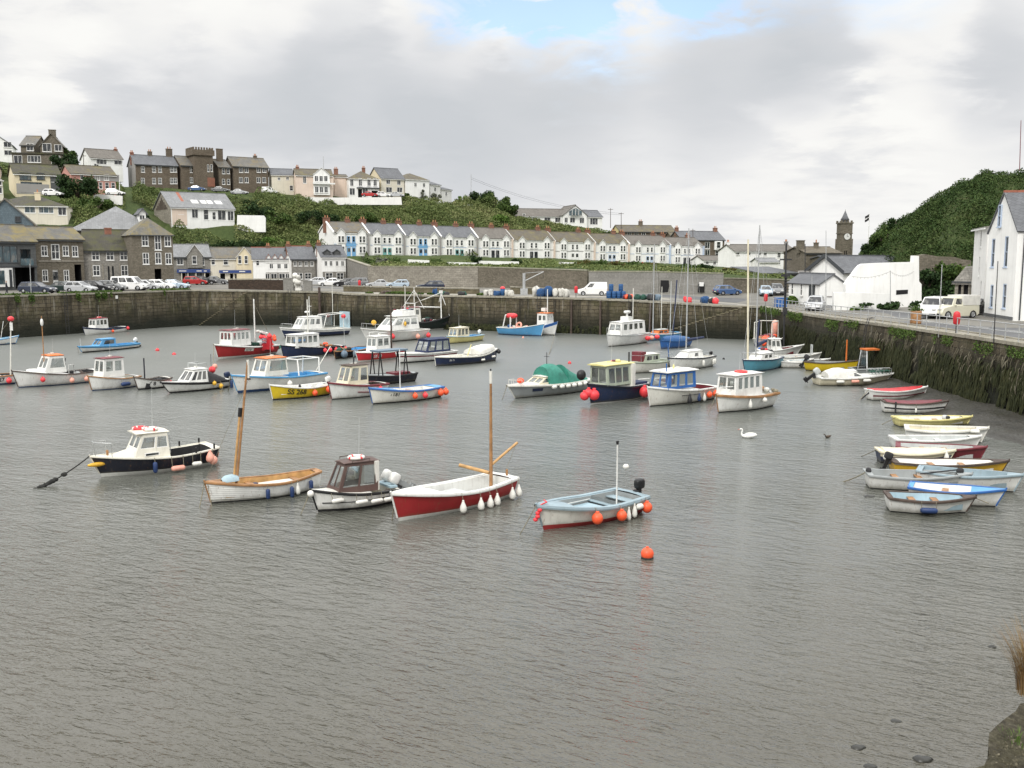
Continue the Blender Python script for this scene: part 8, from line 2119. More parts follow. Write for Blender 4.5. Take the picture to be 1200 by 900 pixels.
b=Boat('long white open boat lying across the cluster, lamps on its quarter',(957,425),(904,425),2.0,.62,.95,.65,.7,.4,hull='white',boot='boot_black',gun='white_dirty',inner='light_grey',deck='white',boot_h=.05)
b.deck([(.06,.82)],sw=.14);b.thwart(.35,'white');b.thwart(.6,'wood');b.rails('bow_lamps',[[(b.X(.88),sg*.2,.8),(b.X(.88),sg*.2,1.7)] for sg in (1,-1)],.06,'light_grey');b.gear(.5,.8,5,['dark','white_dirty','maroon'],size=.16);b.outboard(0,'black',50,.62,1.1)
b=Boat('white double-ended rowing boat between the long white boat and the yellow hull',(966,430.5),(914,430.5),1.7,.55,.8,.6,.7,.5,hull='white',boot='boot_black',gun='white',inner='light_grey',deck='white',boot_h=.05);b.deck([(.06,.85)],sw=.1);b.thwart(.5,'white')
b=Boat('light blue small boat wedged beside the yellow hull',(950,430),(922,430.5),1.5,.6,.75,.6,.8,.25,hull='sky_blue',boot='boot_blue',gun='white_dirty',inner='pale_blue',deck='white',boot_h=.05);b.deck([(.08,.85)],sw=.1);b.thwart(.45,'white')
b=Boat('yellow boat lying behind the cream speedboat, orange pole on its bow',(1001,437.5),(947,433.5),2.1,.8,1.15,.8,.75,.35,hull='yellow',boot='boot_black',gun='wood_dark',inner='grey',deck='wood_dark',boot_h=.06)
b.deck([(.08,.8)],sw=.14);b.mast(.82,2.2,.07,'orange',.06,zb=.6,name='orange_pole');b.thwart(.4,'wood_dark');b.outboard(0,'dark',30,.8)
b=Boat('cream speedboat with pale folding hood and grey outboard tilted up',(1034,450),(957,451),2.2,.62,.85,.66,.85,.9,hull='cream',boot='boot_black',gun='white',inner='white_dirty',deck='white',boot_h=.05,band='white',bandh=.1,rub=.05)
b.deck([(.05,.38)],sw=.22,floor=.35);b.cabin(.40,.72,1.7,.42,zb=.62,sf=1.0,sb=-.1,wall='white',roof='white',side=[(.12,.80)],front=0,v=(.2,.8),glass='pane',tumble=.2,name='coachroof',crown=.10,over=(0,.2,0))
b.tarp(.12,.50,lambda q:.10+.62*math.sin(min(1,q*.9+.25)*math.pi*.72),'tarp_white','folding_hood',wy=.72);b.outboard(0,'light_grey',52,.7,1.15);b.rails('bow_rail',[[b.pt(t,b.sheer(t),sg)+Vector((0,0,.4)) for t in (.78,.88,.97)] for sg in (1,-1)]+[[b.pt(t,b.sheer(t),sg),b.pt(t,b.sheer(t),sg)+Vector((0,0,.4))] for sg in (1,-1) for t in (.78,.88,.97)],.018)
mb=MB();p0=b.pt(.86,.8)
for k in range(6):mb.tube([(p0 .x-.7+.28*k,-.3,.85),(p0 .x-.7+.28*k,.3,1.15)],.03,M['net_green'],5);mb.tube([(p0 .x-.8,-.35+.12*k,1.0),(p0 .x+.8,-.3+.1*k,1.05)],.025,M['net_green'],5)
o=mb.build('net_bundle',None,b.world((0,0,0)),0,'green netting heaped on the cream speedboat bow','netting');o.rotation_euler=b.root.rotation_euler
for t,l in ((.66,'foremost'),(.48,'middle'),(.26,'aftmost')):b.fender(t,'htube','buoy_white' if t!=.48 else 'buoy_pink',.11,.26,label='pale sausage fender, '+l+' on the cream speedboat',L=.62)
b=Boat('grey boat with an orange-topped windscreen frame behind the speedboat bow',(1030,445.5),(1004,440),1.9,.7,.95,.7,.8,.3,hull='grey',boot='boot_black',gun='grey',inner='dark',deck='grey',boot_h=.06)
b.deck([(.08,.4)],sw=.16);b.rails('windscreen_frame',[[(b.X(.40),-.7,.7),(b.X(.46),-.6,2.3),(b.X(.46),.6,2.3),(b.X(.40),.7,.7)],[(b.X(.80),-.7,.7),(b.X(.72),-.6,2.3),(b.X(.72),.6,2.3),(b.X(.80),.7,.7)]],.06,'galv');mb=MB();mb.box((b.X(.42),-.66,2.3),(b.X(.76),.66,2.42),M['orange']);b.add(mb,'canopy_roof');mb=MB();mb.box((b.X(.44),-.6,1.0),(b.X(.75),-.585,2.25),M['glass']);b.add(mb,'screen')
# ------------------------------------------------------------------ dinghies drawn up in a row
def dinghy(label,bow,stern,B,fb,bh,sh,hull,gun,inner,deck_=None,tr=.75,rake=.35,thw=(.3,.58),boot='boot_black',pit=(.05,.88),sw=.08,z=0,**kw):
 b=Boat(label,bow,stern,B,fb,bh,sh,tr,rake,hull=hull,boot=boot,gun=gun,inner=inner,deck=deck_ or gun,boot_h=kw.pop('boot_h',.05),name='dinghy',cat='dinghy',group='dinghies moored in a row below the quay wall',draft=.22,rub=kw.pop('rub',.035),z=z,**kw)
 if pit:b.deck([pit],sw=sw,floor=.16)
 else:b.deck([],sw=sw)
 for t in thw:b.thwart(t,gun if gun in ('wood','white','white_dirty') else 'wood')
 return b
b=dinghy('white dinghy with a bright red cover, first of the row beyond the rest',(1081,466.5),(1019,468.5),1.5,.62,.82,.72,'white','white','grey',pit=None,thw=(),strakes=((4,'maroon'),))
b.tarp(.02,.98,lambda q:.10+.04*math.sin(q*math.pi),'bright_red','boat_cover',wy=1.02);b.bar('rudder_gear',[(b.pt(0,.5).x,0,.5),(b.pt(0,.5).x-.5,.1,.05)],.05,'dark');b.rope(0,(1004,472),-.1,'rope','stern line of the red-covered dinghy',.02,.03)
b=dinghy('white dinghy with dark red cover and black trim beside the bright red one',(1104,484),(1035,482.5),1.5,.62,.80,.72,'white','wood_dark','grey',pit=None,thw=(),strakes=((4,'boot_black'),))
b.tarp(.02,.98,lambda q:.10+.03*math.sin(q*math.pi),'maroon','boat_cover',wy=1.02);b.bar('rudder_gear',[(b.X(.16),b.side*.72,.1),(b.X(.16),b.side*.75,.75)],.05,'dark');b.fender(.5,'tube','buoy_white',.06,.4,label='thin white fender on the dark red covered dinghy',L=.3)
b=dinghy('pale yellow dinghy with a small dark outboard laid inside',(1132,498.5),(1051,499),1.6,.45,.55,.5,'pale_yellow','pale_yellow','white_dirty',thw=(.35,.6));b.gear(.66,.72,2,['light_grey','dark'],zb=.4,size=.16);b.rope(0,(1030,499),-.1,'rope','stern line of the pale yellow dinghy',.02,.02)
b=dinghy('broad white open dinghy with weed-stained inside, largest of the upper group',(1149,519),(1062,514),1.9,.62,.86,.66,'white','white_dirty','cream',thw=(.5,),rub=.05);b.gear(.12,.4,8,['sage','wood','cream'],size=.07);b.fender(.86,'htube','buoy_white',.10,.10,label='white fender on the bow of the broad white dinghy',L=.5)
b=dinghy('slim white dinghy with black gunwale line squeezed below the broad white one',(1141,527),(1047,525.5),1.6,.56,.74,.58,'white','white','light_grey',band='boot_black',bandh=.05);
b=dinghy('dark red dinghy mostly hidden behind the patched white one',(1146,541.5),(1052,535),1.7,.60,.78,.62,'maroon','maroon','light_grey',sw=.10)
b=dinghy('patched white and blue dinghy with flaking cover and dark bottom',(1110,543),(1030,541),1.5,.52,.66,.6,'navy','cream','grey',pit=None,thw=(),band='cream',bandh=.24,deck_='cream');b.tarp(.04,.96,lambda q:.12+.06*math.sin(q*math.pi),'cream','boat_cover',wy=1.0);b.fender(.06,'ball','buoy_white',.15,.2,label='round white fender at the stern of the patched dinghy');b.fender(.9,'drop','buoy_white',.12,.2,label='white fender at the bow of the patched dinghy',L=.45);b.rope(0,(1006,536),-.1,'rope','stern line of the patched dinghy',.02,.02)
b=dinghy('ochre yellow dinghy with white inside and dark thwarts',(1172,556),(1046,553),1.6,.50,.66,.56,'ochre','wood_dark','white',thw=(.38,.66),band='white',bandh=.10);b.outboard(0,'dark',20,.5,.8)
b=dinghy('white dinghy with blue-grey inside whose bow reaches furthest towards the mud',(1187,577),(1078,566),1.7,.62,.80,.66,'white','grey_blue','grey_blue',thw=(.4,),sw=.10)
b=dinghy('white dinghy with grey weathered inside, oar and black stern fitting',(1128,574),(1017,570),1.7,.58,.72,.62,'white','grey','grey',thw=(.3,.55),sw=.09);b.bar('oar',[(b.X(.55),0,.62),(b.X(.98),-b.side*.3,.80)],.03,'dark');mb=MB();mb.ell((b.X(.97),-b.side*.1,.78),(.16,.13,.13),M['dark'],8,6,.8);mb.ell((b.X(.0),0,.68),(.12,.16,.14),M['dark'],8,6,.8);b.add(mb,'bow_fitting');b.rope(0,(983,566),-.1,'rope','long dark stern line of the grey-lined dinghy',.025,.05)
b=dinghy('white dinghy with light blue foredeck and blue gunwale edge',(1166,594),(1068,584),1.6,.56,.74,.58,'white','blue','white',deck_='sky_blue',thw=(.4,),pit=(.05,.70),sw=.09)
b=dinghy('small white tender with dark gunwale, pale blue inside and a blue fender',(1131,601),(1041,597),1.55,.55,.66,.60,'white','wood_dark','pale_blue',thw=(.32,.62),rub=.04);b.fender(.46,'htube','buoy_blue',.11,.32,label='blue sausage fender on the small white tender',L=.62);b.bar('painter',[b.pt(1,.6),b.pt(1,.6)+Vector((.5,0,-.2))],.02,'rope')
# ------------------------------------------------------------------ small things on the water
def ball(px,py,r,mat,label,cat='buoy',sink=.35,name='mooring_buoy'):
 p=P(px,py);mb=MB();mb.ell((0,0,r*(1-2*sink)),(r,r,r),M[mat],16,12)
 mb.lathe([(r*.2,r*(1.9-2*sink)),(r*.22,r*(2.15-2*sink)),(.01,r*(2.2-2*sink))],(0,0,0),M[mat],8)
 return mb.build(name,None,p,0,label,cat)
o=ball(758.5,654,.21,'buoy_orange','single faded orange buoy floating alone in the foreground water'.replace('foreground','open'),sink=.16)
mb=MB();mb.lathe([(.20,-.05),(.205,.02),(.19,.05)],(0,0,0),M['chain'],14);mb.build('weed_skirt',o)
ball(184.5,411,.20,'buoy_red','red buoy floating beyond the blue and white cuddy boat');ball(204,415.5,.20,'buoy_red','flat red buoy floating short of the red fishing boat',sink=.5);ball(667.5,426,.16,'buoy_red','tiny red buoy behind the green-tarped boat');ball(613,396,.14,'buoy_pink','tiny pink buoy below the blue fishing boat')
ball(848,421,.12,'buoy_black','small dark float before the light blue yacht')
def swan(px,py):
 p=P(px,py);r=empty('swan',p,R(170),'white swan swimming in the open water off the dinghies','swan');r.scale=(.74,.74,.62);mb=MB();m=M['swan']
 prof=[(-.62,.30,.02,.03),(-.50,.26,.10,.08),(-.30,.20,.20,.17),(0,.16,.25,.21),(.22,.15,.22,.19),(.36,.17,.13,.14),(.44,.22,.07,.09)]
 neck=[(.47,.30,.06,.06),(.50,.42,.05,.05),(.46,.56,.045,.045),(.44,.68,.045,.045),(.49,.76,.05,.055),(.56,.77,.055,.05),(.62,.74,.04,.035),(.65,.725,.02,.02)]
 rows=[]
 for k,(x,z,ry,rz_) in enumerate(prof+neck):
  seq=prof+neck;a=seq[max(0,k-1)];b=seq[min(len(seq)-1,k+1)]
  d=Vector((b[0]-a[0],0,b[1]-a[1])).normalized();up=Vector((-d.z,0,d.x))
  rows.append([Vector((x,0,z))+Vector((0,1,0))*ry*math.cos(t)+up*rz_*math.sin(t) for t in (2*math.pi*j/12 for j in range(12))])
 mb.grid(rows,m,True,True)
 for sg in (1,-1):
  w=[[Vector((x,sg*(y+.02),z))+Vector((0,sg*.03*q,hh*(1-q))) for q in (0,.5,1)] for x,y,z,hh in ((-.55,.06,.26,.14),(-.3,.17,.2,.24),(0,.21,.18,.24),(.2,.18,.2,.14))]
  mb.grid(w,m,True)
 mb.build('body',r)
 bk=MB();bk.tube([(.63,0,.735),(.75,0,.69)],.026,M['buoy_orange'],6,.012);bk.ell((.64,0,.76),(.022,.02,.02),M['black'],6,4);bk.build('beak',r)
M['swan']=plain((.80,.80,.77),.8,.05,5,name='white_feathers');M['duck']=plain((.075,.055,.04),.8,.3,8,name='brown_feathers')
swan(877,513)
def duck(px,py):
 p=P(px,py);mb=MB();rows=[]
 seq=[(-.24,.12,.01,.01),(-.16,.09,.06,.05),(0,.06,.09,.08),(.12,.07,.07,.06),(.17,.13,.035,.04),(.19,.20,.035,.04),(.24,.21,.03,.028),(.31,.195,.012,.008)]
 for k,(x,z,ry,rz_) in enumerate(seq):rows.append([Vector((x,ry*math.cos(t),z+rz_*math.sin(t))) for t in (2*math.pi*j/10 for j in range(10))])
 mb.grid(rows,M['duck'],True,True);mb.build('duck',None,p,R(200),'small dark duck swimming beyond the swan','duck')
duck(970,513)
for px,py,h_,lb in ((1001,345+560,0,''),):
 pass
M['wet_stone']=plain((.03,.03,.026),.35,.5,3,name='wet_stone')
for px,py,r,lb in ((1006,876,.20,'small dark weedy stone poking out of the shallows'),(1050,845,.16,'little dark stone further out in the shallows'),(1081,890,.24,'flat dark stone beside the wall end'),(1163,758,.16,'dark stone below the dry grass tuft'),(1020,898,.18,'brownish stone at the bottom of the shallows'),(1018,582,.30,'weed clump floating beside the small white tender'),(1150,590,.3,'dark rope heap on the mud beside the blue-foredeck dinghy')):
 p=P(px,py);mb=MB();rows=[]
 r*=.62;mb.ell((0,0,-.02),(r*1.3,r*.9,r*.6),M['wet_stone'],12,9);mb.v=[(x*(1+.35*noise.noise(Vector((x*7,y*7,px)))),y*(1+.35*noise.noise(Vector((y*7,x*7,px)))),z*(1+.5*noise.noise(Vector((x*9,z*9,px))))) for x,y,z in mb.v]
 mb.build('weedy_stone',None,p,0,lb,'stone')
 # ------------------------------------------------------------------ along the quays
def railing(label,pts,step=1.5,h=1.05):
 root=empty('quay_railing',(*pts[0],zq(*pts[0])+.05),0,label,'railing');o0=Vector(root.location)
 path=[Vector((*p,zq(*p)+.05)) for p in pts];L_=[0]
 for a,b in zip(path,path[1:]):L_.append(L_[-1]+(b-a).length)
 n=int(L_[-1]/step);me=None
 for k in range(n+1):
  s_=L_[-1]*k/n;i=min(len(path)-2,max(j for j in range(len(path)-1) if L_[j]<=s_+1e-6));p=path[i].lerp(path[i+1],(s_-L_[i])/(L_[i+1]-L_[i]))
  if me is None:
   mb=MB();mb.tube([(0,0,-.05),(0,0,h+.02)],.034,M['galv'],6);mb.box((-.06,-.06,0),(.06,.06,.02),M['galv']);o=mb.build('post',root);me=o.data
  else:
   o=bpy.data.objects.new('post',me);col.objects.link(o);o.parent=root
  o.location=p-o0
 for z in (h,h*.52):
  mb=MB();mb.tube([p-o0+Vector((0,0,z)) for p in path],.034,M['galv'],6);mb.build('rail',root)
 return root
railing('grey tubular railing along the edge of the harbour road above the weedy wall',[(30.2,114),(29.55,96),(29.5,88),(30.05,74),(30.65,59),(31.2,44)])
def lifebuoy_post(loc,label,rz=0):
 root=empty('lifebuoy_station',loc,rz,label,'lifebuoy');mb=MB();mb.tube([(0,.08,0),(0,.08,1.35)],.04,M['dark'],6);mb.build('post',root)
 mb=MB();rows=[]
 for k,(z,w,d) in enumerate(((.62,.02,.02),(.65,.17,.06),(.72,.21,.09),(1.2,.23,.10),(1.40,.21,.09),(1.50,.13,.07),(1.54,.02,.02))):rows.append([(w*x,d*y,z) for x,y in ((-1,-.6),(-.8,-1),(.8,-1),(1,-.6),(1,.6),(.8,1),(-.8,1),(-1,.6))])
 mb.grid(rows,M['bright_red'],True,True);mb.build('housing',root)
p=P(1122,407,5.05);lifebuoy_post((30.35,67,zq(30.35,67)),'red lifebuoy housing on the railing beside the parked off-road cars',R(-22))
p=D(430,345,168);lifebuoy_post((p.x,160,5.0),'red lifebuoy housing in front of the people carrier at the alley wall')
p=D(675,349,127.4);lifebuoy_post((p.x,127.4,zq(p.x,127.4)),'red lifebuoy housing beside the white delivery van')
p=D(894,352,118.5);lifebuoy_post((p.x,117.2,zq(p.x,117.2)),'red lifebuoy housing by the top of the landing steps')
M['bag']=plain((.50,.49,.45),.9,.3,2,name='sack_cloth')
def heap(px,Y,w,h_,mat,label,cat,name,n=5,group=None):
 x=xat(px,Y);mb=MB()
 for k in range(n):
  r=w*random.uniform(.22,.4)
  mb.ell((random.uniform(-.5,.5)*w,random.uniform(-.4,.4)*w,h_*random.uniform(.28,.5)),(r,r*.9,h_*random.uniform(.45,.6)),M[mat if isinstance(mat,str) else random.choice(mat)],12,8,.8,Matrix.Rotation(random.uniform(0,3),3,'Z'))
 mb.v=[(a+.16*noise.noise(Vector((a*4,b*3,c*3+px))),b+.16*noise.noise(Vector((b*4,c*3,a*3+px))),max(0,c+.12*noise.noise(Vector((c*4,a*4,px))))) for a,b,c in mb.v]
 return mb.build(name,None,(x,Y,zq(x,Y)+.01),0,label,cat,group)
def edgeY(px):
 return np.interp(px,[412,600,770,890],[140.8,130.5,124,118.2])+1.8
for px,m,lb,c,nm,w,h_ in ((573,'bag','white sack heap on the quay edge above the yellow-hulled boat','sack','sack_heap',.9,.9),(584,'net_blue','dark blue net heap beside the red-topped barrel','net','net_heap',.9,.7),(596,'bag','pale sack heap below the white garden wall','sack','sack_heap',1.0,.9),(627,'bag','tall white sack heap beside the blue nets','sack','sack_heap',1.0,1.3),(641,'net_blue','big bright blue net heap on the far quay','net','net_heap',1.7,1.4),(655,'bag','white sack heap between the blue nets and the van','sack','sack_heap',1.1,1.1),(667,'bag','rounded white sack heap close to the white van bonnet','sack','sack_heap',1.1,1.2),(737,['buoy_orange','maroon','dark'],'heap of orange and dark floats beside the blue barrels','floats','float_heap',.9,.7),(751,'net_green','dark green net heap on the quay edge','net','net_heap',1.2,.8),(766,['dark','net_green','buoy_grey'],'dark heap of pots and nets before the store entrance','net','net_heap',1.3,.8),(806,'buoy_red','red buoy heap under the smaller store doorway','buoys','buoy_heap',.9,.8),(824,'net_blue','blue net heap beside the white notice doorway','net','net_heap',1.4,.9),(838,['buoy_red','dark','bag'],'mixed heap of red floats and sacks at the end of the quay store','floats','float_heap',1.1,.9),(509,'net_blue','small blue net heap behind the mossy parapet','net','net_heap',.6,.9),(520,['dark','net_green'],'low dark net heap along the mossy quay edge','net','net_heap',1.2,.5),(541,['dark','net_green'],'second low dark net heap along the mossy quay edge','net','net_heap',1.1,.5),(452,'wood_dark','low timber-coloured heap on the quay above the cruiser','net','net_heap',1.0,.5)):
 heap(px,edgeY(px),w,h_,m,lb,c,nm)
x=xat(349,146);mb=MB()
for k in range(7):mb.ell((random.uniform(-.3,.3),random.uniform(-.3,.3),.3+.35*k),(.62-.04*k,.5,.34),M['bag' if k%2 else 'buoy_white'],10,7,.8,Matrix.Rotation(k*1.1,3,'X'))
mb.build('net_stack',None,(x,145.5,5.15),0,'tall crumpled cream net stack on the quay beside the concrete block','net')
mb=MB();mb.box((-.75,-.4,0),(.75,.4,1.9),M['conc']);mb.box((-.82,-.47,1.9),(.82,.47,2.02),M['conc']);mb.build('quay_block',None,(xat(338,145.5),145.6,5.15),0,'pale concrete block on the quay beside the cream net stack','block')
mb=MB();mb.box((-.6,-.4,0),(.6,.4,1.5),M['conc']);mb.box((-.66,-.46,1.5),(.66,.46,1.6),M['conc']);mb.build('quay_block',None,(xat(360,145.5),145.8,5.15),0,'lower grey concrete block behind the cream net stack','block')
bar_me=None
for k,(dx,dy,dz) in enumerate([(a*.63,b*.63,0) for a in range(4) for b in range(2)]+[(a*.63+.3,.3,.92) for a in (0,2)]):
 x0=xat(714,128);
 if bar_me is None:
  mb=MB();mb.lathe([(.01,0),(.27,0),(.29,.04),(.29,.30),(.30,.32),(.29,.34),(.29,.58),(.30,.6),(.29,.62),(.29,.86),(.27,.9),(.01,.9)],(0,0,0),M['tarp_blue'],14);o=mb.build('barrel');bar_me=o.data
 else:o=bpy.data.objects.new('barrel',bar_me);col.objects.link(o)
 o.location=(x0+dx,128+dy,zq(x0,128)+.01+dz);tag(o,'blue plastic barrel stacked beside the white delivery van','barrel','blue barrels beside the white van')
mb=MB();mb.lathe([(.01,0),(.3,0),(.31,.5),(.30,.95),(.01,.96)],(0,0,0),M['tarp_blue'],14);mb.lathe([(.33,.94),(.33,1.08),(.2,1.22),(.01,1.25)],(0,0,0),M['buoy_red'],14);mb.build('barrel',None,(xat(589,133),133,5.03),0,'blue barrel topped with a red lid among the white sacks','barrel')
mb=MB();mb.box((-.6,-.5,.1),(.6,.5,1.05),M['blue']);mb.box((-.66,-.56,1.05),(.66,.56,1.15),M['blue']);
for q in (-.45,.45):mb.lathe([(.01,0),(.08,.0),(.08,.1),(.01,.1)],(q,-.4,0),M['tyre'],8)
mb.build('wheeled_bin',None,(xat(916,114),114,zq(30,114)+.05),0,'blue wheeled bin on the quay beside the tall timber post','bin')
mb=MB();mb.lathe([(.01,0),(.42,0),(.44,.1),(.40,.5),(.44,1.0),(.40,1.05),(.01,1.02)],(0,0,0),M['wood'],12)
o=mb.build('barrel_planter',None,(xat(1076,79),79,zq(32,79)+.01),0,'wooden barrel planter with a small bush beside the railing','planter')
leaves('foliage',np.array([(random.gauss(0,.22),random.gauss(0,.22),1.05+abs(random.gauss(0,.22))) for _ in range(260)]),.14,M['leaf_bush'],o)
def pole(px,pyb,pyt,Y,r,mat,label,name='pole',cat='pole',zb=None,lean=0,r1=None,arms=(),caps=None):
 b=D(px,pyb,Y) if zb is None else Vector((xat(px,Y),Y,zb));t=D(px+lean,pyt,Y);h_=t.z-b.z
 root=empty(name,b,0,label,cat);mb=MB();mb.tube([(0,0,-.3),(t.x-b.x,0,h_)],r,M[mat],8,r1 or r*.75);mb.build('shaft',root)
 for (dz,w,th) in arms:
  a=MB();q=(h_-dz)/h_*(t.x-b.x);a.box((q-w/2,-.06,h_-dz-th),(q+w/2,.06,h_-dz),M[mat]);a.build('crossarm',root)
 return root
tp=pole(921.5,372,285,102.5,.12,'dark','tall tarred timber post with iron steps standing at the quay corner','timber_post','post',zb=.0,arms=((1.6,1.2,.15),(3.2,.9,.25)))
mb=MB();
for k in range(7):mb.box((-.28,-.25,6.2+.3*k),(.28,-.16,6.27+.3*k),M['dark'])
mb.box((-.2,-.2,4.2),(.2,.2,4.9),M['dark']);mb.box((-.04,-.2,4.9),(.04,-.12,8.3),M['dark']);mb.build('step_iron',tp)
pole(374,384,336.5,143.0,.24,'wood_dark','tall black timber pile standing against the quay wall','timber_pile','post',zb=-.5)
pole(943.5,350,286,130,.07,'dark','dark slender pole beside the white hall gable',arms=())
pole(968,355,270,112,.045,'galv','thin pale pole rising past the gable of the white hall','lamp_pole','pole')
pole(1043.5,357,317,103.5,.05,'galv','thin post holding a light string before the ruin wall','lamp_pole','pole')
pole(951.5,362,323,106,.045,'galv','thin pole in front of the small white cafe','lamp_pole','pole')
pole(1104,401,310,69.0,.035,'galv','slim pale pole behind the red lifebuoy housing','lamp_pole','pole',zb=4.8)
pole(1169.5,401,306,61.5,.035,'dark','slim dark pole before the tall white house','lamp_pole','pole',zb=5.05)
pole(1195,197,141,142,.06,'maroon','tall thin dark radio mast on the headland crest','radio_mast','mast',lean=1.5)
for px,pb,pt,Y,lb,ar in ((98,230,181,244,'dark telegraph pole between the hillside houses',((.3,1.2,.1),)),(140,229,193,224,'white pole beside the pink hillside house',()),(552,240,204,304,'tall bare pole on the brow behind the stepped white row',()),(570,240,222,306,'short pole among the brow trees',()),(379,232,183,292,'tall aerial pole on the skyline above the pinkish house',()),(715.5,266,244,300,'telegraph pole on the brow beside the bungalow',((.3,1.6,.12),)),(728,268,249,302,'second telegraph pole on the brow past the bungalow',((.3,1.6,.12),)),(812,300,268,280,'telegraph pole before the slate-roofed stone house',((.4,1.4,.12),)),(35,345,309,122,'thin lamp pole on the quay before the black carriageway',()),(256,190,174,300,'thin aerial behind the castellated tower',())):
 pole(px,pb,pt,Y,.10 if Y>200 else .05,'white' if 'white pole' in lb else 'wood_dark' if 'telegraph' in lb else 'galv',lb,'telegraph_pole' if 'telegraph' in lb else 'pole','pole',arms=ar,zb=5.6 if px==35 else None)
mb=MB();a_,b_=D(552,208,304),D(728,250,302)
for dz in (0,.5):mb.tube([a_.lerp(b_,q/10)-Vector((0,0,2.0*4*(q/10)*(1-q/10)+dz)) for q in range(11)],.025,M['dark'],4)
mb.build('overhead_wire',None,(0,0,0),0,'pair of overhead wires sagging across the skyline from the bare pole to the telegraph poles','wire')
mb=MB();a_,b_=D(992,322,105),D(1043.5,318,103.5);c_=D(1071,318,107.4)
for s0,s1 in ((a_,b_),(b_,c_)):
 pts=[s0 .lerp(s1,q/12)-Vector((0,0,.45*4*(q/12)*(1-q/12))) for q in range(13)]
 mb.tube(pts,.012,M['dark'],4)
 for p in pts[1:-1]:mb.ell(p-Vector((0,0,.08)),(.045,.045,.07),M['lamp_glass'],6,5)
mb.build('light_string',None,(0,0,0),0,'string of small bulbs hung across the front of the ruin wall','light string')
p=D(1017,292,150);r=empty('flagpole',p,0,'white flagpole with a black and white flag behind the headland trees','flagpole');hp=zat(250,150)-p.z
mb=MB();mb.tube([(0,0,0),(0,0,hp)],.06,M['white'],6,.04);mb.build('shaft',r)
mb=MB();rows=[[(-.62*q,.12*math.sin(q*7),hp-.1-.35*q-v) for v in (0,.38,.52,.9)] for q in (0,.2,.4,.6,.8,1)]
mb.grid(rows,M['black'],True,mats=[M['black'],M['flag_white'],M['black'],M['black']]);mb.build('flag',r)
x=xat(614,137);r=empty('quay_crane',(x,136,5.0),0,'small grey quay crane with a long low jib beside the blue nets','crane')
mb=MB();mb.tube([(0,0,0),(0,0,3.0)],.2,M['galv'],8);mb.box((-.5,-.4,0),(.5,.4,.9),M['galv']);mb.build('column',r)
mb=MB();mb.tube([(0,0,1.9),(2.7,.2,3.2)],.07,M['galv'],6);mb.tube([(0,0,3.0),(2.7,.2,3.2)],.03,M['galv'],5);mb.tube([(2.65,.2,3.2),(2.65,.2,2.3)],.02,M['dark'],4);mb.build('jib',r)
def ladder(A,B,u,label,bt=.1):
 a,Lw,rz=frame(A,B);mb=MB();ax,ay=A[0]+(B[0]-A[0])*u,A[1]+(B[1]-A[1])*u;top=zq(ax,ay)+.1
 for q in (-.2,.2):mb.tube([(q,-.42-bt*.9,.0),(q,-.30-bt*.25,top-.5),(q,-.24,top+.25),(q,.15,top+.3)],.03,M['dark'],5)
 for k in range(int((top-.3)/.3)):z=.3+.3*k;y=-.42-bt*.9+(z/top)*(.12+bt*.65);mb.tube([(-.2,y,z),(.2,y,z)],.02,M['dark'],5)
 return mb.build('ladder',None,(ax,ay,0),rz,label,'ladder')
ladder(W1,W2,.30,'rusty iron ladder on the quay wall below the dark saloon');ladder(W2,W3,.72,'iron ladder on the wall behind the navy cabin boat');ladder(W4,W5,.45,'iron ladder on the dark wall behind the motor cruiser');ladder(W5,W6,.12,'iron ladder on the dark wall beside the orange-roofed white boat');ladder(W5,W6,.50,'iron ladder on the dark wall behind the blue-hulled yacht');ladder(W7,W8,.22,'iron ladder among the weed of the wall beyond the red-covered dinghy',.6)
for u,lb in ((.26,'dark timber fender post on the far wall near the white wheelhouse boat'),(.38,'dark timber fender post on the far wall behind the radar cabin cruiser'),(.58,'dark timber fender post on the far wall beside the landing steps')):
 a,Lw,rz=frame(W5,W6);ax,ay=W5[0]+(W6[0]-W5[0])*u,W5[1]+(W6[1]-W5[1])*u;mb=MB();mb.tube([(0,-.45,-.5),(0,-.34,zq(ax,ay)-.2)],.14,M['wood_dark'],8,.12);mb.build('fender_post',None,(ax,ay,0),rz,lb,'post')
mb=MB();mb.box((-.16,-.03,0),(.16,.03,.42),M['white']);mb.build('notice',None,(*P(133,352,4.6).xy,4.35),R(55),'small white notice on the quay wall below the white minibus','notice')
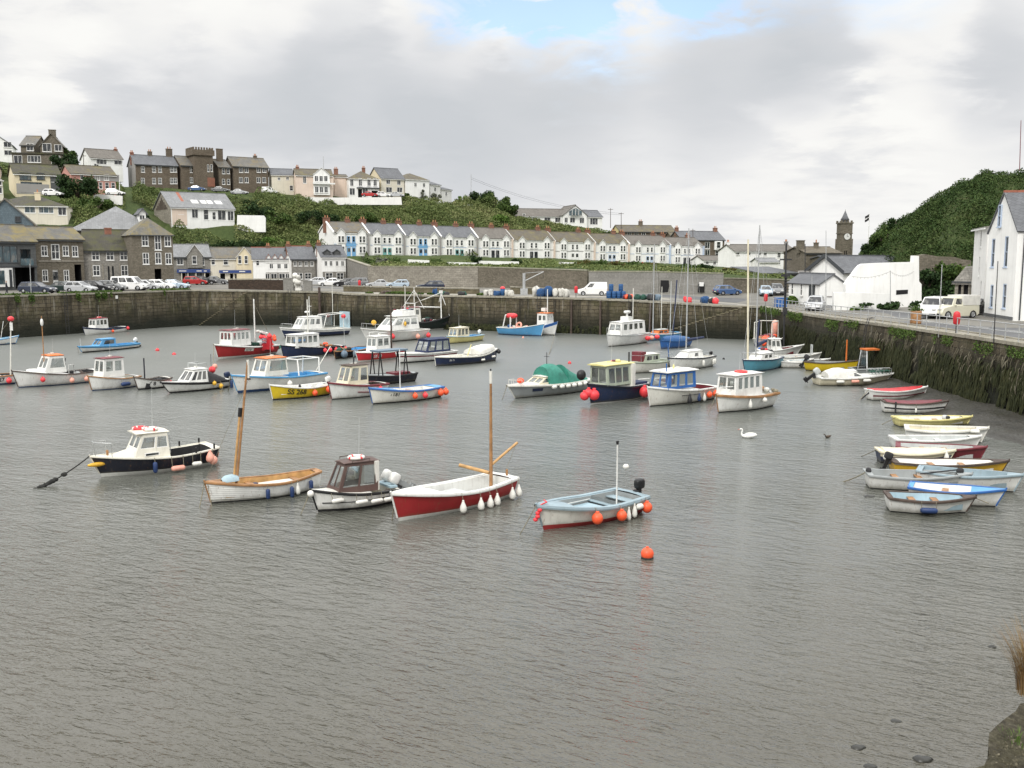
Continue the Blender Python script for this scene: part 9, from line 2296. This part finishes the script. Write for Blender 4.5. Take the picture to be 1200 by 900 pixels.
bpy.data.objects['notice'].location=Vector((*(Vector(W1).lerp(Vector(W2),.56)),4.7))+Vector((.35,-.25,0))
def person(loc,rz,label,shirt,legs_m,h_=1.72):
 root=empty('person',loc,rz,label,'person')
 me=bpy.data.meshes.new('body');k=h_/1.75
 V=[(0,0,.95),(0,0,1.15),(0,.0,1.38),(0,0,1.48),(.01,0,1.56),(.02,0,1.66),(.01,0,1.74),(0,.10,.90),(.05,.11,.50),(.12,.11,.09),(.26,.12,.04),(0,-.10,.90),(-.02,-.11,.50),(-.14,-.11,.10),(-.01,-.12,.04),(0,.19,1.40),(.03,.25,1.12),(.14,.24,.90),(.18,.23,.82),(0,-.19,1.40),(-.04,-.25,1.12),(.04,-.26,.88),(.07,-.26,.80)]
 E=[(0,1),(1,2),(2,3),(3,4),(4,5),(5,6),(0,7),(7,8),(8,9),(9,10),(0,11),(11,12),(12,13),(13,14),(2,15),(15,16),(16,17),(17,18),(2,19),(19,20),(20,21),(21,22)]
 rad=[.13,.14,.15,.07,.06,.09,.06,.095,.07,.05,.035,.095,.07,.05,.035,.065,.05,.04,.03,.065,.05,.04,.03]
 me.from_pydata([(x*k,y*k,z*k) for x,y,z in V],E,[]);me.update()
 o=bpy.data.objects.new('body',me);col.objects.link(o);o.parent=root
 sk=o.modifiers.new('skin','SKIN');sk.use_smooth_shade=True
 for i,v in enumerate(me.skin_vertices[0].data):v.radius=(rad[i]*k,rad[i]*k)
 me.skin_vertices[0].data[0].use_root=True
 o.modifiers.new('sub','SUBSURF').render_levels=1
 t=NT('walker');z=t.new('SeparateXYZ');t.l.new(t.coord(),z.inputs[0])
 c=t.ramp(t.math('DIVIDE',z.outputs[2],2.0),[(0,(.02,.02,.02)),(.045,legs_m),(.46,shirt),(.74,(.42,.26,.19)),(.845,(.06,.04,.03))],'CONSTANT');me.materials.append(t.done(c,.8,.2))
 return root
person((xat(5,119.6),119.9,5.62),R(20),'person in dark clothes walking along the quay by the shop front',(.03,.03,.04),(.04,.04,.05))
